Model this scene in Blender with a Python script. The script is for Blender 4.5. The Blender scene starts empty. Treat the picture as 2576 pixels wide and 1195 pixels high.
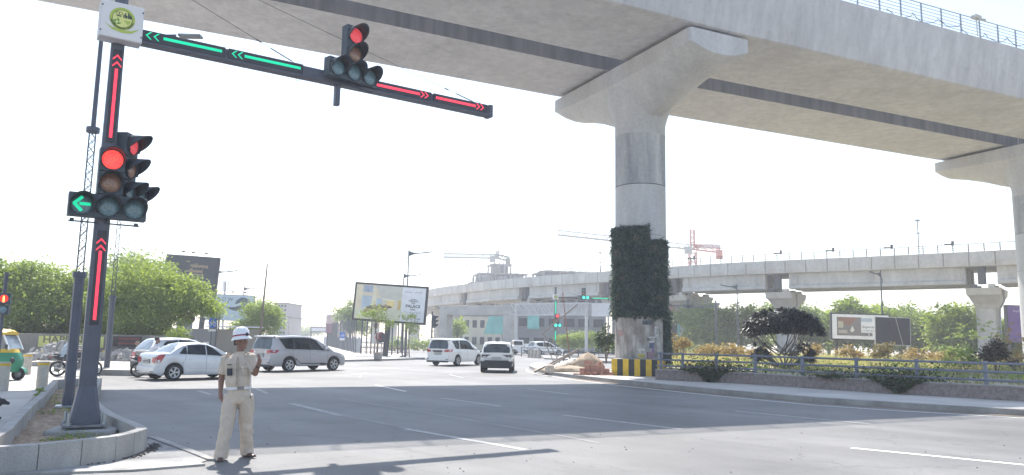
import bpy, bmesh, math, random
import numpy as np
from mathutils import Vector, Matrix
R = math.radians
C = bpy.context.scene.collection
SC = bpy.context.scene
# ------------------------------------------------------------------ camera
PX, PF, HCAM = 2575.0, 1935.0, 1.72
PITCH, ROLL = R(7.6), R(1.0)
_fw = Vector((0, math.cos(PITCH), math.sin(PITCH)))
_up0 = Vector((0, -math.sin(PITCH), math.cos(PITCH)))
_rt0 = Vector((1, 0, 0))
_up = _up0*math.cos(ROLL) - _rt0*math.sin(ROLL)
_rt = _rt0*math.cos(ROLL) + _up0*math.sin(ROLL)
cam_d = bpy.data.cameras.new('camera'); cam = bpy.data.objects.new('camera', cam_d); C.objects.link(cam)
cam_d.sensor_width = 36; cam_d.lens = 36*PF/PX; cam_d.clip_start = .05; cam_d.clip_end = 6000
M = Matrix((_rt, _up, -_fw)).transposed().to_4x4(); M.translation = (0, 0, HCAM)
cam.matrix_world = M
SC.camera = cam
# ------------------------------------------------------------------ light
SUN_EL, SUN_AZ = R(56), R(-16)          # azimuth from +Y towards +X
w = bpy.data.worlds.new('World'); SC.world = w; w.use_nodes = True
nt = w.node_tree; bg = nt.nodes['Background']
sky = nt.nodes.new('ShaderNodeTexSky'); sky.sky_type = 'NISHITA'; sky.sun_disc = False
sky.sun_elevation = SUN_EL; sky.sun_rotation = SUN_AZ
sky.air_density = 1.25; sky.dust_density = 1.0; sky.ozone_density = 1.2
nt.links.new(sky.outputs[0], bg.inputs[0]); bg.inputs[1].default_value = 0.14
sl = bpy.data.lights.new('sun', 'SUN'); sl.energy = 5.0; sl.angle = R(.55); sl.color = (1, .95, .87)
so = bpy.data.objects.new('sun', sl); C.objects.link(so); so.location = (0, 0, 80)
sd = Vector((math.sin(SUN_AZ)*math.cos(SUN_EL), math.cos(SUN_AZ)*math.cos(SUN_EL), math.sin(SUN_EL)))
so.rotation_euler = sd.to_track_quat('Z', 'Y').to_euler()
SC.view_settings.view_transform = 'Standard'; SC.view_settings.look = 'None'
SC.view_settings.exposure = 0.92; SC.view_settings.gamma = 1
HAZE = .00115
SC.cycles.max_bounces = 6; SC.cycles.diffuse_bounces = 4; SC.cycles.volume_bounces = 1
SC.cycles.transparent_max_bounces = 8; SC.cycles.use_denoising = True
SC.cycles.sample_clamp_indirect = 6

# ------------------------------------------------------------------ placing: a ground point seen in the photo, a point at a known distance
def ray(x, y):
    return _fw*PF + _rt*(x-PX/2) - _up*(y-597.4)
def G(x, y, z=0.0):
    d = ray(x, y); t = (z-HCAM)/d.z
    return Vector((d.x*t, d.y*t, z))
def A(x, y, Y):
    d = ray(x, y); t = Y/d.y
    return Vector((d.x*t, Y, HCAM+d.z*t))
def pxm(Y):            # metres per photo pixel at distance Y
    return Y/PF
rng = random.Random(7)
# ------------------------------------------------------------------ mesh builder
class MB:
    def __init__(s): s.v = []; s.f = []; s.m = []
    def quad(s, pts, m=0):
        n = len(s.v); s.v += [tuple(p) for p in pts]; s.f.append(tuple(range(n, n+len(pts)))); s.m.append(m); return s
    def box(s, c, d, m=0, rz=0, mtx=None, taper=1.0):
        n = len(s.v); hx, hy, hz = d[0]/2, d[1]/2, d[2]/2
        cs, sn = math.cos(rz), math.sin(rz)
        for z in (-hz, hz):
            k = taper if z > 0 else 1.0
            for x, y in ((-hx, -hy), (hx, -hy), (hx, hy), (-hx, hy)):
                p = Vector((x*k, y*k, z))
                if mtx is not None: p = mtx @ p
                else: p = Vector((p.x*cs-p.y*sn, p.x*sn+p.y*cs, p.z))
                s.v.append((c[0]+p.x, c[1]+p.y, c[2]+p.z))
        for f in ((0, 3, 2, 1), (4, 5, 6, 7), (0, 1, 5, 4), (1, 2, 6, 5), (2, 3, 7, 6), (3, 0, 4, 7)):
            s.f.append(tuple(n+i for i in f)); s.m.append(m)
        return s
    def rings(s, rs, m=0, cap=True, closed=True):     # loft of equal-length rings
        n0 = len(s.v); k = len(rs[0])
        for r in rs: s.v += [tuple(p) for p in r]
        for i in range(len(rs)-1):
            for j in range(k if closed else k-1):
                a = n0+i*k+j; b = n0+i*k+(j+1) % k
                s.f.append((a, b, b+k, a+k)); s.m.append(m)
        if cap and closed:
            s.f.append(tuple(n0+j for j in reversed(range(k)))); s.m.append(m)
            s.f.append(tuple(n0+(len(rs)-1)*k+j for j in range(k))); s.m.append(m)
        return s
    def tube(s, pts, r, n=8, m=0, cap=True, sq=False):  # tube through points, radius number or list
        pts = [Vector(p) for p in pts]; rs = []
        rad = r if isinstance(r, (list, tuple)) else [r]*len(pts)
        ref = None
        for i, p in enumerate(pts):
            t = (pts[min(i+1, len(pts)-1)]-pts[max(i-1, 0)]).normalized()
            if ref is None:
                ref = Vector((0, 0, 1)) if abs(t.z) < .9 else Vector((1, 0, 0))
            u = t.cross(ref).normalized(); v = u.cross(t).normalized(); ref = v
            if ref.cross(t).length < .01: ref = Vector((0, 1, 0))
            off = math.pi/4 if n == 4 else 0
            rs.append([p+(u*math.cos(off+2*math.pi*j/n)+v*math.sin(off+2*math.pi*j/n))*rad[i] for j in range(n)])
        return s.rings(rs, m, cap)
    def lathe(s, prof, n=24, m=0, c=(0, 0, 0), axis='z', cap=True):   # prof: (radius, height)
        rs = []
        for r, h in prof:
            ring = []
            for j in range(n):
                a = 2*math.pi*j/n; x, y = r*math.cos(a), r*math.sin(a)
                p = {'z': (x, y, h), 'y': (x, h, -y), 'x': (h, x, y)}[axis]
                ring.append((c[0]+p[0], c[1]+p[1], c[2]+p[2]))
            rs.append(ring)
        return s.rings(rs, m, cap)
    def prism(s, poly, z0, z1, m=0, ms=None):       # horizontal polygon extruded up
        n = len(s.v); k = len(poly)
        s.v += [(p[0], p[1], z0) for p in poly]+[(p[0], p[1], z1) for p in poly]
        s.f.append(tuple(n+j for j in reversed(range(k)))); s.m.append(m)
        s.f.append(tuple(n+k+j for j in range(k))); s.m.append(m)
        for j in range(k):
            b = (j+1) % k
            s.f.append((n+j, n+b, n+k+b, n+k+j)); s.m.append(m if ms is None else ms)
        return s
    def slab(s, poly, t, fn, m=0):                  # polygon in (u,v) given thickness along w, mapped by fn(u,v,w)
        n = len(s.v); k = len(poly)
        s.v += [tuple(fn(p[0], p[1], 0)) for p in poly]+[tuple(fn(p[0], p[1], t)) for p in poly]
        s.f.append(tuple(n+j for j in reversed(range(k)))); s.m.append(m)
        s.f.append(tuple(n+k+j for j in range(k))); s.m.append(m)
        for j in range(k):
            b = (j+1) % k
            s.f.append((n+j, n+b, n+k+b, n+k+j)); s.m.append(m)
        return s
    def ball(s, c, r, n=10, m=0):
        rr = r if isinstance(r, (tuple, list)) else (r, r, r)
        rs = []
        for i in range(n+1):
            th = math.pi*i/n; q = max(math.sin(th), 1e-3)
            rs.append([(c[0]+rr[0]*q*math.cos(2*math.pi*j/(2*n)), c[1]+rr[1]*q*math.sin(2*math.pi*j/(2*n)), c[2]-rr[2]*math.cos(th)) for j in range(2*n)])
        return s.rings(rs, m)
    def build(s, name, mats, parent=None, smooth=False, loc=None, bevel=0, rz=0):
        me = bpy.data.meshes.new(name); me.from_pydata(s.v, [], s.f); me.update()
        mats = mats if isinstance(mats, (list, tuple)) else [mats]
        for m in mats: me.materials.append(m)
        if len(mats) > 1: me.polygons.foreach_set('material_index', s.m)
        bm = bmesh.new(); bm.from_mesh(me); bmesh.ops.recalc_face_normals(bm, faces=bm.faces); bm.to_mesh(me); bm.free()
        if smooth:
            me.polygons.foreach_set('use_smooth', [True]*len(me.polygons))
            try: me.set_sharp_from_angle(angle=R(smooth if smooth is not True else 40))
            except Exception: pass
        o = bpy.data.objects.new(name, me); C.objects.link(o)
        if parent is not None: o.parent = parent
        if loc is not None: o.location = loc
        o.rotation_euler.z = rz
        if bevel:
            b = o.modifiers.new('bevel', 'BEVEL'); b.width = bevel; b.segments = 2; b.limit_method = 'ANGLE'; b.angle_limit = R(35)
        return o
def tag(o, label=None, cat=None, group=None, kind=None):
    if label: o['label'] = label
    if cat: o['category'] = cat
    if group: o['group'] = group
    if kind: o['kind'] = kind
    return o
def thing(name, loc, rz=0, label=None, cat=None, group=None):
    o = bpy.data.objects.new(name, None); C.objects.link(o); o.location = loc; o.rotation_euler.z = rz
    o.empty_display_size = .2
    return tag(o, label, cat, group)
KIDS = {}
def copy_tree(o, parent=None):
    c = o.copy(); C.objects.link(c)
    if parent is not None: c.parent = parent
    for ch in list(o.children): copy_tree(ch, c)
    return c
def clone(o, loc, rz=0, label=None, scale=None, group=None):
    c = copy_tree(o); c.location = loc; c.rotation_euler.z = rz
    if label: c['label'] = label
    if group: c['group'] = group
    if scale: c.scale = (scale,)*3 if not isinstance(scale, (tuple, list)) else scale
    return c
# ------------------------------------------------------------------ materials
MATS = {}
def mat(name, col, rough=.7, metal=0, var=.12, scale=4.0, bump=0, bscale=40, stretch=(1, 1, 1), col2=None, coat=0, spec=.4,
        trans=0, emit=0, detail=5, lo=.35, hi=.65, fine=0, fscale=60, alpha=1):
    if name in MATS: return MATS[name]
    m = bpy.data.materials.new(name); m.use_nodes = True; MATS[name] = m
    t = m.node_tree; N = t.nodes; L = t.links; b = N['Principled BSDF']
    b.inputs['Roughness'].default_value = rough; b.inputs['Metallic'].default_value = metal
    b.inputs['Specular IOR Level'].default_value = spec
    if coat: b.inputs['Coat Weight'].default_value = coat; b.inputs['Coat Roughness'].default_value = .06
    c = tuple(col)
    if var or col2:
        tc = N.new('ShaderNodeTexCoord'); mp = N.new('ShaderNodeMapping'); mp.inputs['Scale'].default_value = stretch
        L.new(tc.outputs['Object'], mp.inputs[0])
        no = N.new('ShaderNodeTexNoise'); no.inputs['Scale'].default_value = scale; no.inputs['Detail'].default_value = detail
        no.inputs['Roughness'].default_value = .6
        L.new(mp.outputs[0], no.inputs['Vector'])
        cr = N.new('ShaderNodeValToRGB'); cr.color_ramp.elements[0].position = lo; cr.color_ramp.elements[1].position = hi
        a_, b_ = (tuple(x*(1-var) for x in c), tuple(min(1, x*(1+var)) for x in c)) if col2 is None else (c, tuple(col2))
        cr.color_ramp.elements[0].color = (*a_, 1); cr.color_ramp.elements[1].color = (*b_, 1)
        L.new(no.outputs[0], cr.inputs[0]); out = cr.outputs[0]
        if fine:
            n2 = N.new('ShaderNodeTexNoise'); n2.inputs['Scale'].default_value = fscale; n2.inputs['Detail'].default_value = 3
            L.new(tc.outputs['Object'], n2.inputs['Vector'])
            mr = N.new('ShaderNodeMapRange'); mr.inputs[1].default_value = .3; mr.inputs[2].default_value = .7
            mr.inputs[3].default_value = 1-fine; mr.inputs[4].default_value = 1+fine
            L.new(n2.outputs[0], mr.inputs[0])
            mx = N.new('ShaderNodeVectorMath'); mx.operation = 'SCALE'; L.new(out, mx.inputs[0]); L.new(mr.outputs[0], mx.inputs['Scale']); out = mx.outputs[0]
        L.new(out, b.inputs['Base Color'])
        if bump:
            n3 = N.new('ShaderNodeTexNoise'); n3.inputs['Scale'].default_value = bscale; n3.inputs['Detail'].default_value = 4
            L.new(tc.outputs['Object'], n3.inputs['Vector'])
            bp = N.new('ShaderNodeBump'); bp.inputs['Strength'].default_value = bump; bp.inputs['Distance'].default_value = .02
            L.new(n3.outputs[0], bp.inputs['Height']); L.new(bp.outputs[0], b.inputs['Normal'])
    else:
        b.inputs['Base Color'].default_value = (*c, 1)
    if emit:
        b.inputs['Emission Color'].default_value = (*c, 1); b.inputs['Emission Strength'].default_value = emit
    if trans: b.inputs['Transmission Weight'].default_value = trans
    return m
def leafmat(name, c1, c2, tl=.45, scale=.9, rough=.55):
    if name in MATS: return MATS[name]
    m = bpy.data.materials.new(name); m.use_nodes = True; MATS[name] = m
    t = m.node_tree; N = t.nodes; L = t.links; N.remove(N['Principled BSDF']); out = N['Material Output']
    geo = N.new('ShaderNodeNewGeometry'); no = N.new('ShaderNodeTexNoise'); no.inputs['Scale'].default_value = scale; no.inputs['Detail'].default_value = 3
    L.new(geo.outputs['Position'], no.inputs['Vector'])
    ri = N.new('ShaderNodeMath'); ri.operation = 'MULTIPLY_ADD'; L.new(geo.outputs['Random Per Island'], ri.inputs[0]); ri.inputs[1].default_value = .5; ri.inputs[2].default_value = -.25
    ad = N.new('ShaderNodeMath'); ad.operation = 'ADD'; L.new(no.outputs[0], ad.inputs[0]); L.new(ri.outputs[0], ad.inputs[1])
    cr = N.new('ShaderNodeValToRGB'); cr.color_ramp.elements[0].position = .3; cr.color_ramp.elements[1].position = .7
    cr.color_ramp.elements[0].color = (*c1, 1); cr.color_ramp.elements[1].color = (*c2, 1); L.new(ad.outputs[0], cr.inputs[0])
    d = N.new('ShaderNodeBsdfPrincipled'); d.inputs['Roughness'].default_value = rough; d.inputs['Specular IOR Level'].default_value = .35
    tr = N.new('ShaderNodeBsdfTranslucent'); mx = N.new('ShaderNodeMixShader'); mx.inputs[0].default_value = tl
    L.new(cr.outputs[0], d.inputs['Base Color'])
    br = N.new('ShaderNodeVectorMath'); br.operation = 'MULTIPLY'; br.inputs[1].default_value = (1.5, 1.45, .7); L.new(cr.outputs[0], br.inputs[0]); L.new(br.outputs[0], tr.inputs[0])
    L.new(d.outputs[0], mx.inputs[1]); L.new(tr.outputs[0], mx.inputs[2]); L.new(mx.outputs[0], out.inputs[0])
    return m
# ------------------------------------------------------------------ writing
def text_mesh(txt, size, align='CENTER', bold=0.0, space=1.0):
    cu = bpy.data.curves.new('t', 'FONT'); cu.body = txt; cu.size = size; cu.align_x = align; cu.align_y = 'CENTER'
    cu.offset = bold*size; cu.space_character = space; cu.resolution_u = 2; cu.extrude = .004
    o = bpy.data.objects.new('t', cu); C.objects.link(o)
    bpy.context.view_layer.update()
    me = bpy.data.meshes.new_from_object(o.evaluated_get(bpy.context.evaluated_depsgraph_get()))
    bpy.data.objects.remove(o); bpy.data.curves.remove(cu)
    return me
def text(txt, size, m, parent, loc, rot=(R(90), 0, 0), align='CENTER', bold=0.0, name='lettering', width=None, space=1.0):
    me = text_mesh(txt, size, align, bold, space)
    me.materials.clear(); me.materials.append(m)
    o = bpy.data.objects.new(name, me); C.objects.link(o); o.parent = parent; o.location = loc; o.rotation_euler = rot
    if width:
        xs = [v.co.x for v in me.vertices]
        if xs: o.scale.x = width/(max(xs)-min(xs))
    return o
# ================================================================== SETTING
m_asph = mat('asphalt', (.172, .168, .167), rough=.62, var=.22, scale=.22, fine=.22, fscale=55, bump=.25, bscale=90, spec=.35, detail=7)
def road_wear(m):
    # tyre-polished lanes, oil drip lines and old patches running with the traffic
    t = m.node_tree; N = t.nodes; L = t.links; b = N['Principled BSDF']; src = b.inputs['Base Color'].links[0].from_socket
    tc = N.new('ShaderNodeTexCoord'); o = src
    a, c = G(1020, 1079), G(1322, 1131.6); ang = math.atan2(c.y-a.y, c.x-a.x)
    for sc, st, lo, hi, c0, c1, dt in ((1.0, (.035, .55, 1), .40, .62, .87, 1.06, 4), (2.2, (.10, 1.6, 1), .55, .75, 1.0, .84, 5), (.28, (1, 1, 1), .52, .60, 1.0, .92, 6), (7, (1, 1, 1), .60, .72, 1.0, .86, 3)):
        mp = N.new('ShaderNodeMapping'); mp.vector_type = 'TEXTURE'; mp.inputs['Rotation'].default_value = (0, 0, ang); L.new(tc.outputs['Object'], mp.inputs[0])
        sc_ = N.new('ShaderNodeVectorMath'); sc_.operation = 'MULTIPLY'; sc_.inputs[1].default_value = st; L.new(mp.outputs[0], sc_.inputs[0])
        n_ = N.new('ShaderNodeTexNoise'); n_.inputs['Scale'].default_value = sc; n_.inputs['Detail'].default_value = dt; L.new(sc_.outputs[0], n_.inputs[0])
        r_ = N.new('ShaderNodeMapRange'); r_.inputs[1].default_value = lo; r_.inputs[2].default_value = hi; r_.inputs[3].default_value = c0; r_.inputs[4].default_value = c1; L.new(n_.outputs[0], r_.inputs[0])
        v_ = N.new('ShaderNodeVectorMath'); v_.operation = 'SCALE'; L.new(o, v_.inputs[0]); L.new(r_.outputs[0], v_.inputs['Scale']); o = v_.outputs[0]
    vo = N.new('ShaderNodeTexVoronoi'); vo.feature = 'DISTANCE_TO_EDGE'; vo.inputs['Scale'].default_value = .23
    n2 = N.new('ShaderNodeTexNoise'); n2.inputs['Scale'].default_value = .9; n2.inputs['Detail'].default_value = 6; L.new(tc.outputs['Object'], n2.inputs[0])
    ad = N.new('ShaderNodeVectorMath'); ad.operation = 'MULTIPLY_ADD'; L.new(n2.outputs['Color'], ad.inputs[0]); ad.inputs[1].default_value = (2.2, 2.2, 0); L.new(tc.outputs['Object'], ad.inputs[2]); L.new(ad.outputs[0], vo.inputs['Vector'])
    r_ = N.new('ShaderNodeMapRange'); r_.inputs[1].default_value = .0; r_.inputs[2].default_value = .006; r_.inputs[3].default_value = .72; r_.inputs[4].default_value = 1.0; L.new(vo.outputs['Distance'], r_.inputs[0])
    v_ = N.new('ShaderNodeVectorMath'); v_.operation = 'SCALE'; L.new(o, v_.inputs[0]); L.new(r_.outputs[0], v_.inputs['Scale'])
    L.new(v_.outputs[0], b.inputs['Base Color'])
road_wear(m_asph)
m_ground = mat('dusty_ground', (.36, .31, .24), rough=.9, var=.2, scale=.12, fine=.15, fscale=8)
m_pave = mat('dusty_paving', (.48, .455, .42), rough=.85, var=.12, scale=.5, fine=.12, fscale=30, bump=.2)
m_kerb = mat('kerb_concrete', (.30, .29, .28), rough=.85, var=.2, scale=1.3, fine=.15, fscale=50, bump=.3)
m_paint = mat('road_paint', (.70, .69, .66), rough=.6, var=.15, scale=6, fine=.2, fscale=25)
m_paint_worn = mat('worn_road_paint', (.21, .208, .205), rough=.65, col2=(.42, .41, .40), scale=5, lo=.3, hi=.7)
m_paint_mid = mat('faded_road_paint', (.26, .257, .254), rough=.65, col2=(.50, .49, .475), scale=7, lo=.3, hi=.7, fine=.15)
m_dirt = mat('road_edge_dirt', (.22, .17, .13), rough=.95, var=.25, scale=3, fine=.2)
m_soil = mat('planter_soil', (.26, .185, .125), rough=.95, col2=(.42, .33, .24), scale=1.6, bump=.8, bscale=25, fine=.3, fscale=18)
m_conc = mat('viaduct_concrete', (.34, .325, .30), rough=.85, var=.13, scale=.55, fine=.10, fscale=3.5, bump=.15, bscale=12, detail=9)
m_conc_str = mat('streaked_concrete', (.31, .31, .305), rough=.85, col2=(.42, .41, .39), scale=1.5, stretch=(1, 1, .12), fine=.08, fscale=6, detail=8)
m_conc_dark = mat('stained_concrete', (.17, .165, .165), rough=.9, col2=(.29, .28, .265), scale=1.2, stretch=(1, 1, .2), detail=7)
m_white = mat('white_paint', (.8, .8, .79), rough=.5, var=.04)
m_steel = mat('grey_steel', (.28, .29, .31), rough=.5, metal=.3, var=.08)

def sheet(name, poly, z, m, kind='structure'):
    b = MB(); b.quad([(p[0], p[1], z) for p in poly]); o = b.build(name, m); return tag(o, kind=kind)
gb = MB(); gb.quad([(-2500, -400, -.02), (2500, -400, -.02), (2500, 4000, -.02), (-2500, 4000, -.02)])
tag(gb.build('ground', m_ground), kind='structure')
# asphalt of the whole junction and of the roads that leave it
sheet('road', [(-70, -30), (80, -30), (80, 32), (46, 36), (40, 110), (20, 135), (-9, 135), (-14, 118), (-85, 330), (-105, 330), (-42, 92), (-70, 86)], 0.0, m_asph)
# left pavement: dusty service lane with bollards
lp = [G(-900, 1190), G(-20, 1135), G(0, 1079), G(60, 1022), G(133, 956), G(250, 951), G(246, 944), G(240, 925), G(330, 915)]
lp = [(p.x, p.y) for p in lp]+[(-60, 43), (-60, 10)]
sheet('pavement', lp, .006, m_pave)
def raised(name, poly, h, mtop, mside, z0=-.01):
    b = MB(); b.prism(poly, z0, h, 0, 1); return tag(b.build(name, [mtop, mside]), kind='structure')
raised('pavement', [tuple(G(245, 944).xy), tuple(G(330, 946).xy), (-13.6, 36), (-15.5, 41.5), (-60, 42), (-60, 39.5), (-20.5, 39), (-19.2, 36)], .24, m_pave, m_kerb)
# corner pavement below the large billboard
c1 = [G(866, 910), G(969, 907.5), G(1069, 904)]
corner = [(p.x, p.y) for p in c1]+[(-9.5, 66), (-10.5, 80), (-16, 100), (-62, 260), (-70, 260), (-21, 84), (-18, 68)]
raised('pavement', corner, .15, m_pave, m_kerb)
# island: pavement, kerb with joints, painted edge line, dirt in the gutter
KB = [(1351, 917), (1335, 921), (1331, 926), (1347, 934), (1380, 943), (1444, 951.5), (1551, 964), (1680, 978), (1821, 992), (2046, 1012), (2316, 1030), (2575, 1046), (3100, 1080), (3800, 1122)]
kb = [G(x, y) for x, y in KB]
def offs(pts, d):                                   # offset a ground polyline sideways (towards its right)
    out = []
    for i, p in enumerate(pts):
        t = (pts[min(i+1, len(pts)-1)]-pts[max(i-1, 0)]); t.z = 0; t.normalize()
        out.append(Vector((p.x-t.y*d, p.y+t.x*d, 0)))
    return out
inner = offs(kb, .22)
b = MB(); K = 0
kbd = []
for i in range(len(kb)-1):
    a, c, ai, ci = kb[i], kb[i+1], inner[i], inner[i+1]; L_ = (c-a).length; n = max(1, round(L_/2.0))
    for k in range(n):
        f0, f1 = k/n, (k+1)/n-.005/max(L_/n, .1)
        p = [a.lerp(c, f0), a.lerp(c, f1), ai.lerp(ci, f1), ai.lerp(ci, f0)]
        b.prism([(q.x, q.y) for q in p], -.01, .16)
tag(b.build('kerb', m_kerb, bevel=.006), kind='structure')
isl = [(p.x, p.y) for p in inner]+[(60, 22), (60, 45), (20, 47), (9, 46), (3.2, 45.2)]
raised('pavement', isl, .15, m_pave, m_kerb)
ln = [G(x, y) for x, y in [(1321, 929), (1326, 935), (1351, 942), (1444, 956), (1551, 970), (1776, 994), (2046, 1020), (2271, 1035), (2575, 1052.5), (3100, 1088)]]
l2 = offs(ln, .13); b = MB()
for i in range(len(ln)-1): b.quad([(p.x, p.y, .008) for p in (ln[i], ln[i+1], l2[i+1], l2[i])])
tag(b.build('road_marking', m_paint), kind='structure')
d2 = offs(kb, -.45); d3 = offs(kb, -.02); b = MB()
for i in range(5, len(kb)-1): b.quad([(p.x, p.y, .004) for p in (d2[i], d2[i+1], d3[i+1], d3[i])])
tag(b.build('gutter_dirt', m_dirt), kind='structure')
# lane dashes
DASH = [((1020, 1079), (1322, 1131.6), .15, 1), ((945, 969), (1020, 984.6), .13, 0), ((1109, 1001), (1260, 1022.4), .13, 1), ((1416, 1044), (1713, 1080), .14, 1),
        ((1848, 1034), (2190, 1067), .12, 1), ((2140, 1127), (2640, 1176), .15, 0), ((1326, 978), (1428, 991.4), .11, 1), ((731, 1015), (858, 1045.7), .2, 2), ((1130, 941.7), (1164, 951), .12, 2),
        ((905, 949), (908, 945), .08, 1), ((914, 939), (921, 936), .08, 1), ((668, 941), (690, 936), .12, 2), ((500, 983), (530, 993), .14, 2), ((640, 975), (672, 990), .14, 2)]
for p, q, wd, kind in DASH:
    a, c = G(*p), G(*q); t = (c-a).normalized(); nrm = Vector((-t.y, t.x, 0))*wd/2; b = MB()
    b.quad([(v.x, v.y, .005) for v in (a-nrm, c-nrm, c+nrm, a+nrm)])
    tag(b.build('road_marking', m_paint if kind == 0 else (m_paint_mid if kind == 1 else m_paint_worn)), kind='structure')
# a long pale construction seam in the asphalt
m_seamr = mat('asphalt_seam', (.17, .168, .168), rough=.65, col2=(.26, .258, .255), scale=1.2, lo=.3, hi=.7, fine=.1)
for pts_ in ([(850, 1002), (875, 1007), (1050, 1036), (1240, 1068), (1428, 1101), (1500, 1115)], [(858, 1046), (930, 1060), (1020, 1079)]):
    sa = [G(*q) for q in pts_]; sb_ = offs(sa, .13); b = MB()
    for i in range(len(sa)-1): b.quad([(p.x, p.y, .0035) for p in (sa[i], sa[i+1], sb_[i+1], sb_[i])])
    tag(b.build('asphalt_seam', m_seamr), kind='structure')
# ------------------------------------------------------------------ concrete planter kerb round the signal pole
outer = [(-40, 1126.5), (0, 1123.6), (100, 1117), (209, 1106.5), (295, 1096.6), (340, 1087), (362, 1080), (371, 1076.5), (366, 1071.5), (345, 1062), (295, 1042.6), (262, 1022), (247, 1007), (241, 990), (243, 980), (257, 951), (196, 951.5), (133, 955), (93, 996), (61, 1019), (0, 1078), (-60, 1135)]
PH = .34
op = [G(x, y, PH) for x, y in outer]
def inset(pts, d):
    out = []; n = len(pts)
    for i in range(n):
        a, p, c = pts[i-1], pts[i], pts[(i+1) % n]
        t1 = (p-a); t1.z = 0; t1.normalize(); t2 = (c-p); t2.z = 0; t2.normalize()
        n1 = Vector((-t1.y, t1.x, 0)); n2 = Vector((-t2.y, t2.x, 0)); nn = (n1+n2).normalized(); k = d/max(.45, nn.dot(n1))
        out.append(p+nn*k)
    return out
ip = inset(op, .15)
b = MB(); n = len(op)
for i in range(n):
    j = (i+1) % n; L_ = (op[j]-op[i]).length; ns = max(1, round(L_/.95))
    for k in range(ns):
        f0 = k/ns; f1 = (k+1)/ns-.008/max(.2, L_)
        p = [op[i].lerp(op[j], f0), op[i].lerp(op[j], f1), ip[i].lerp(ip[j], f1), ip[i].lerp(ip[j], f0)]
        b.prism([(q.x, q.y) for q in p], -.01, PH)
m_plk = mat('planter_concrete', (.30, .29, .275), rough=.88, col2=(.40, .39, .375), scale=2.2, stretch=(1, 1, .35), fine=.16, fscale=70, bump=.35, bscale=60)
pk = b.build('planter_kerb', m_plk, bevel=.018)
tag(pk, 'low grey concrete planter kerb wall round the signal pole, curved at its road end', 'planter')
# soil in the planter: a lumpy sheet
ipv = [(p.x, p.y) for p in inset(op, .1)]
bm = bmesh.new(); vs = [bm.verts.new((x, y, .13)) for x, y in ipv]; bm.faces.new(vs)
bmesh.ops.triangulate(bm, faces=bm.faces[:])
for _ in range(5): bmesh.ops.subdivide_edges(bm, edges=[e for e in bm.edges if e.calc_length() > .14], cuts=1); bmesh.ops.triangulate(bm, faces=bm.faces[:])
from mathutils import noise
for v in bm.verts: v.co.z = .10+.07*noise.noise((v.co.x*1.3, v.co.y*1.3, 0))+.035*noise.noise((v.co.x*5, v.co.y*5, 3))
me = bpy.data.meshes.new('soil'); bm.to_mesh(me); bm.free(); me.materials.append(m_soil)
o = bpy.data.objects.new('soil', me); C.objects.link(o); tag(o, kind='structure')
# concrete gutter apron between the planter and the road
m_apron = mat('concrete_apron', (.25, .245, .24), rough=.85, col2=(.36, .35, .34), scale=1.4, fine=.15, fscale=40)
ap = [G(x, y) for x, y in [(375, 1104), (452, 1132), (520, 1160), (500, 1167), (330, 1178), (0, 1189), (-60, 1191), (-60, 1160), (147, 1163), (246, 1152), (359, 1134)]]
sheet('pavement', [(p.x, p.y) for p in ap], .012, m_apron)
el = [(372, 1103), (425, 1122), (480, 1143), (522, 1160)]; eo = [(394, 1102), (446, 1121), (502, 1142), (544, 1160)]
b = MB()
for i in range(3):
    q = [G(*el[i]), G(*el[i+1]), G(*eo[i+1]), G(*eo[i])]; b.prism([(v.x, v.y) for v in q][::-1], -.01, .03)
e2 = [(-60, 1196), (0, 1191), (330, 1180), (500, 1166)]; e3 = [(-60, 1203), (0, 1198), (330, 1187), (516, 1172)]
for i in range(3):
    q = [G(*e2[i]), G(*e2[i+1]), G(*e3[i+1]), G(*e3[i])]; b.prism([(v.x, v.y) for v in q], -.01, .028)
tag(b.build('kerb', mat('old_kerb_concrete', (.32, .31, .295), rough=.9, var=.25, scale=2, fine=.2)), kind='structure')
# gravel and silt collected along the planter foot
b = MB()
gp = [(150, 1166), (250, 1157), (330, 1146), (375, 1130), (388, 1117)]
for i in range(700):
    k = rng.random()*(len(gp)-1.001); a, c = gp[int(k)], gp[int(k)+1]; f = k-int(k)
    p = G(a[0]+(c[0]-a[0])*f+rng.gauss(4, 7), a[1]+(c[1]-a[1])*f+abs(rng.gauss(0, 4.5)))
    s = rng.uniform(.006, .02); b.box((p.x, p.y, .013+s*.4), (s*1.5, s, s), rz=rng.random()*3)
tag(b.build('gravel', mat('gravel_grit', (.11, .10, .10), rough=.95, var=.4, scale=30)), kind='stuff')
# small litter and stones on the asphalt
b = MB()
for i in range(70):
    x, y = rng.uniform(300, 2575), rng.uniform(985, 1194); p = G(x, y); s = rng.uniform(.005, .013)
    b.box((p.x, p.y, s*.4), (s*1.6, s*1.2, s), rz=rng.random()*3)
tag(b.build('gravel', mat('road_grit', (.07, .065, .065), rough=.95, var=.4, scale=30)), kind='stuff')
# ================================================================== NEAR VIADUCT
VX, VY = 6.256, 39.416; HD = [R(62.0), R(62.825), R(65.416), R(67)]
SPAN = 32.5; Z0 = 15.83
def dvec(h): return Vector((math.sin(h), math.cos(h), 0)), Vector((-math.cos(h), math.sin(h), 0))
P1 = Vector((VX, VY, 0)); d2_, n2_ = dvec(HD[2]); P2 = P1+d2_*SPAN
d1_, n1_ = dvec(HD[1]); P0 = P1-d1_*SPAN; d0_, n0_ = dvec(HD[0]); PM = P0-d0_*SPAN
d3_, n3_ = dvec(HD[3]); P3 = P2+d3_*SPAN
m_soffit = m_conc
via = thing('elevated_viaduct', (VX, VY, 0), 0, 'tall grey concrete metro viaduct with a long slot between its two girders, crossing overhead', 'viaduct')
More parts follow.
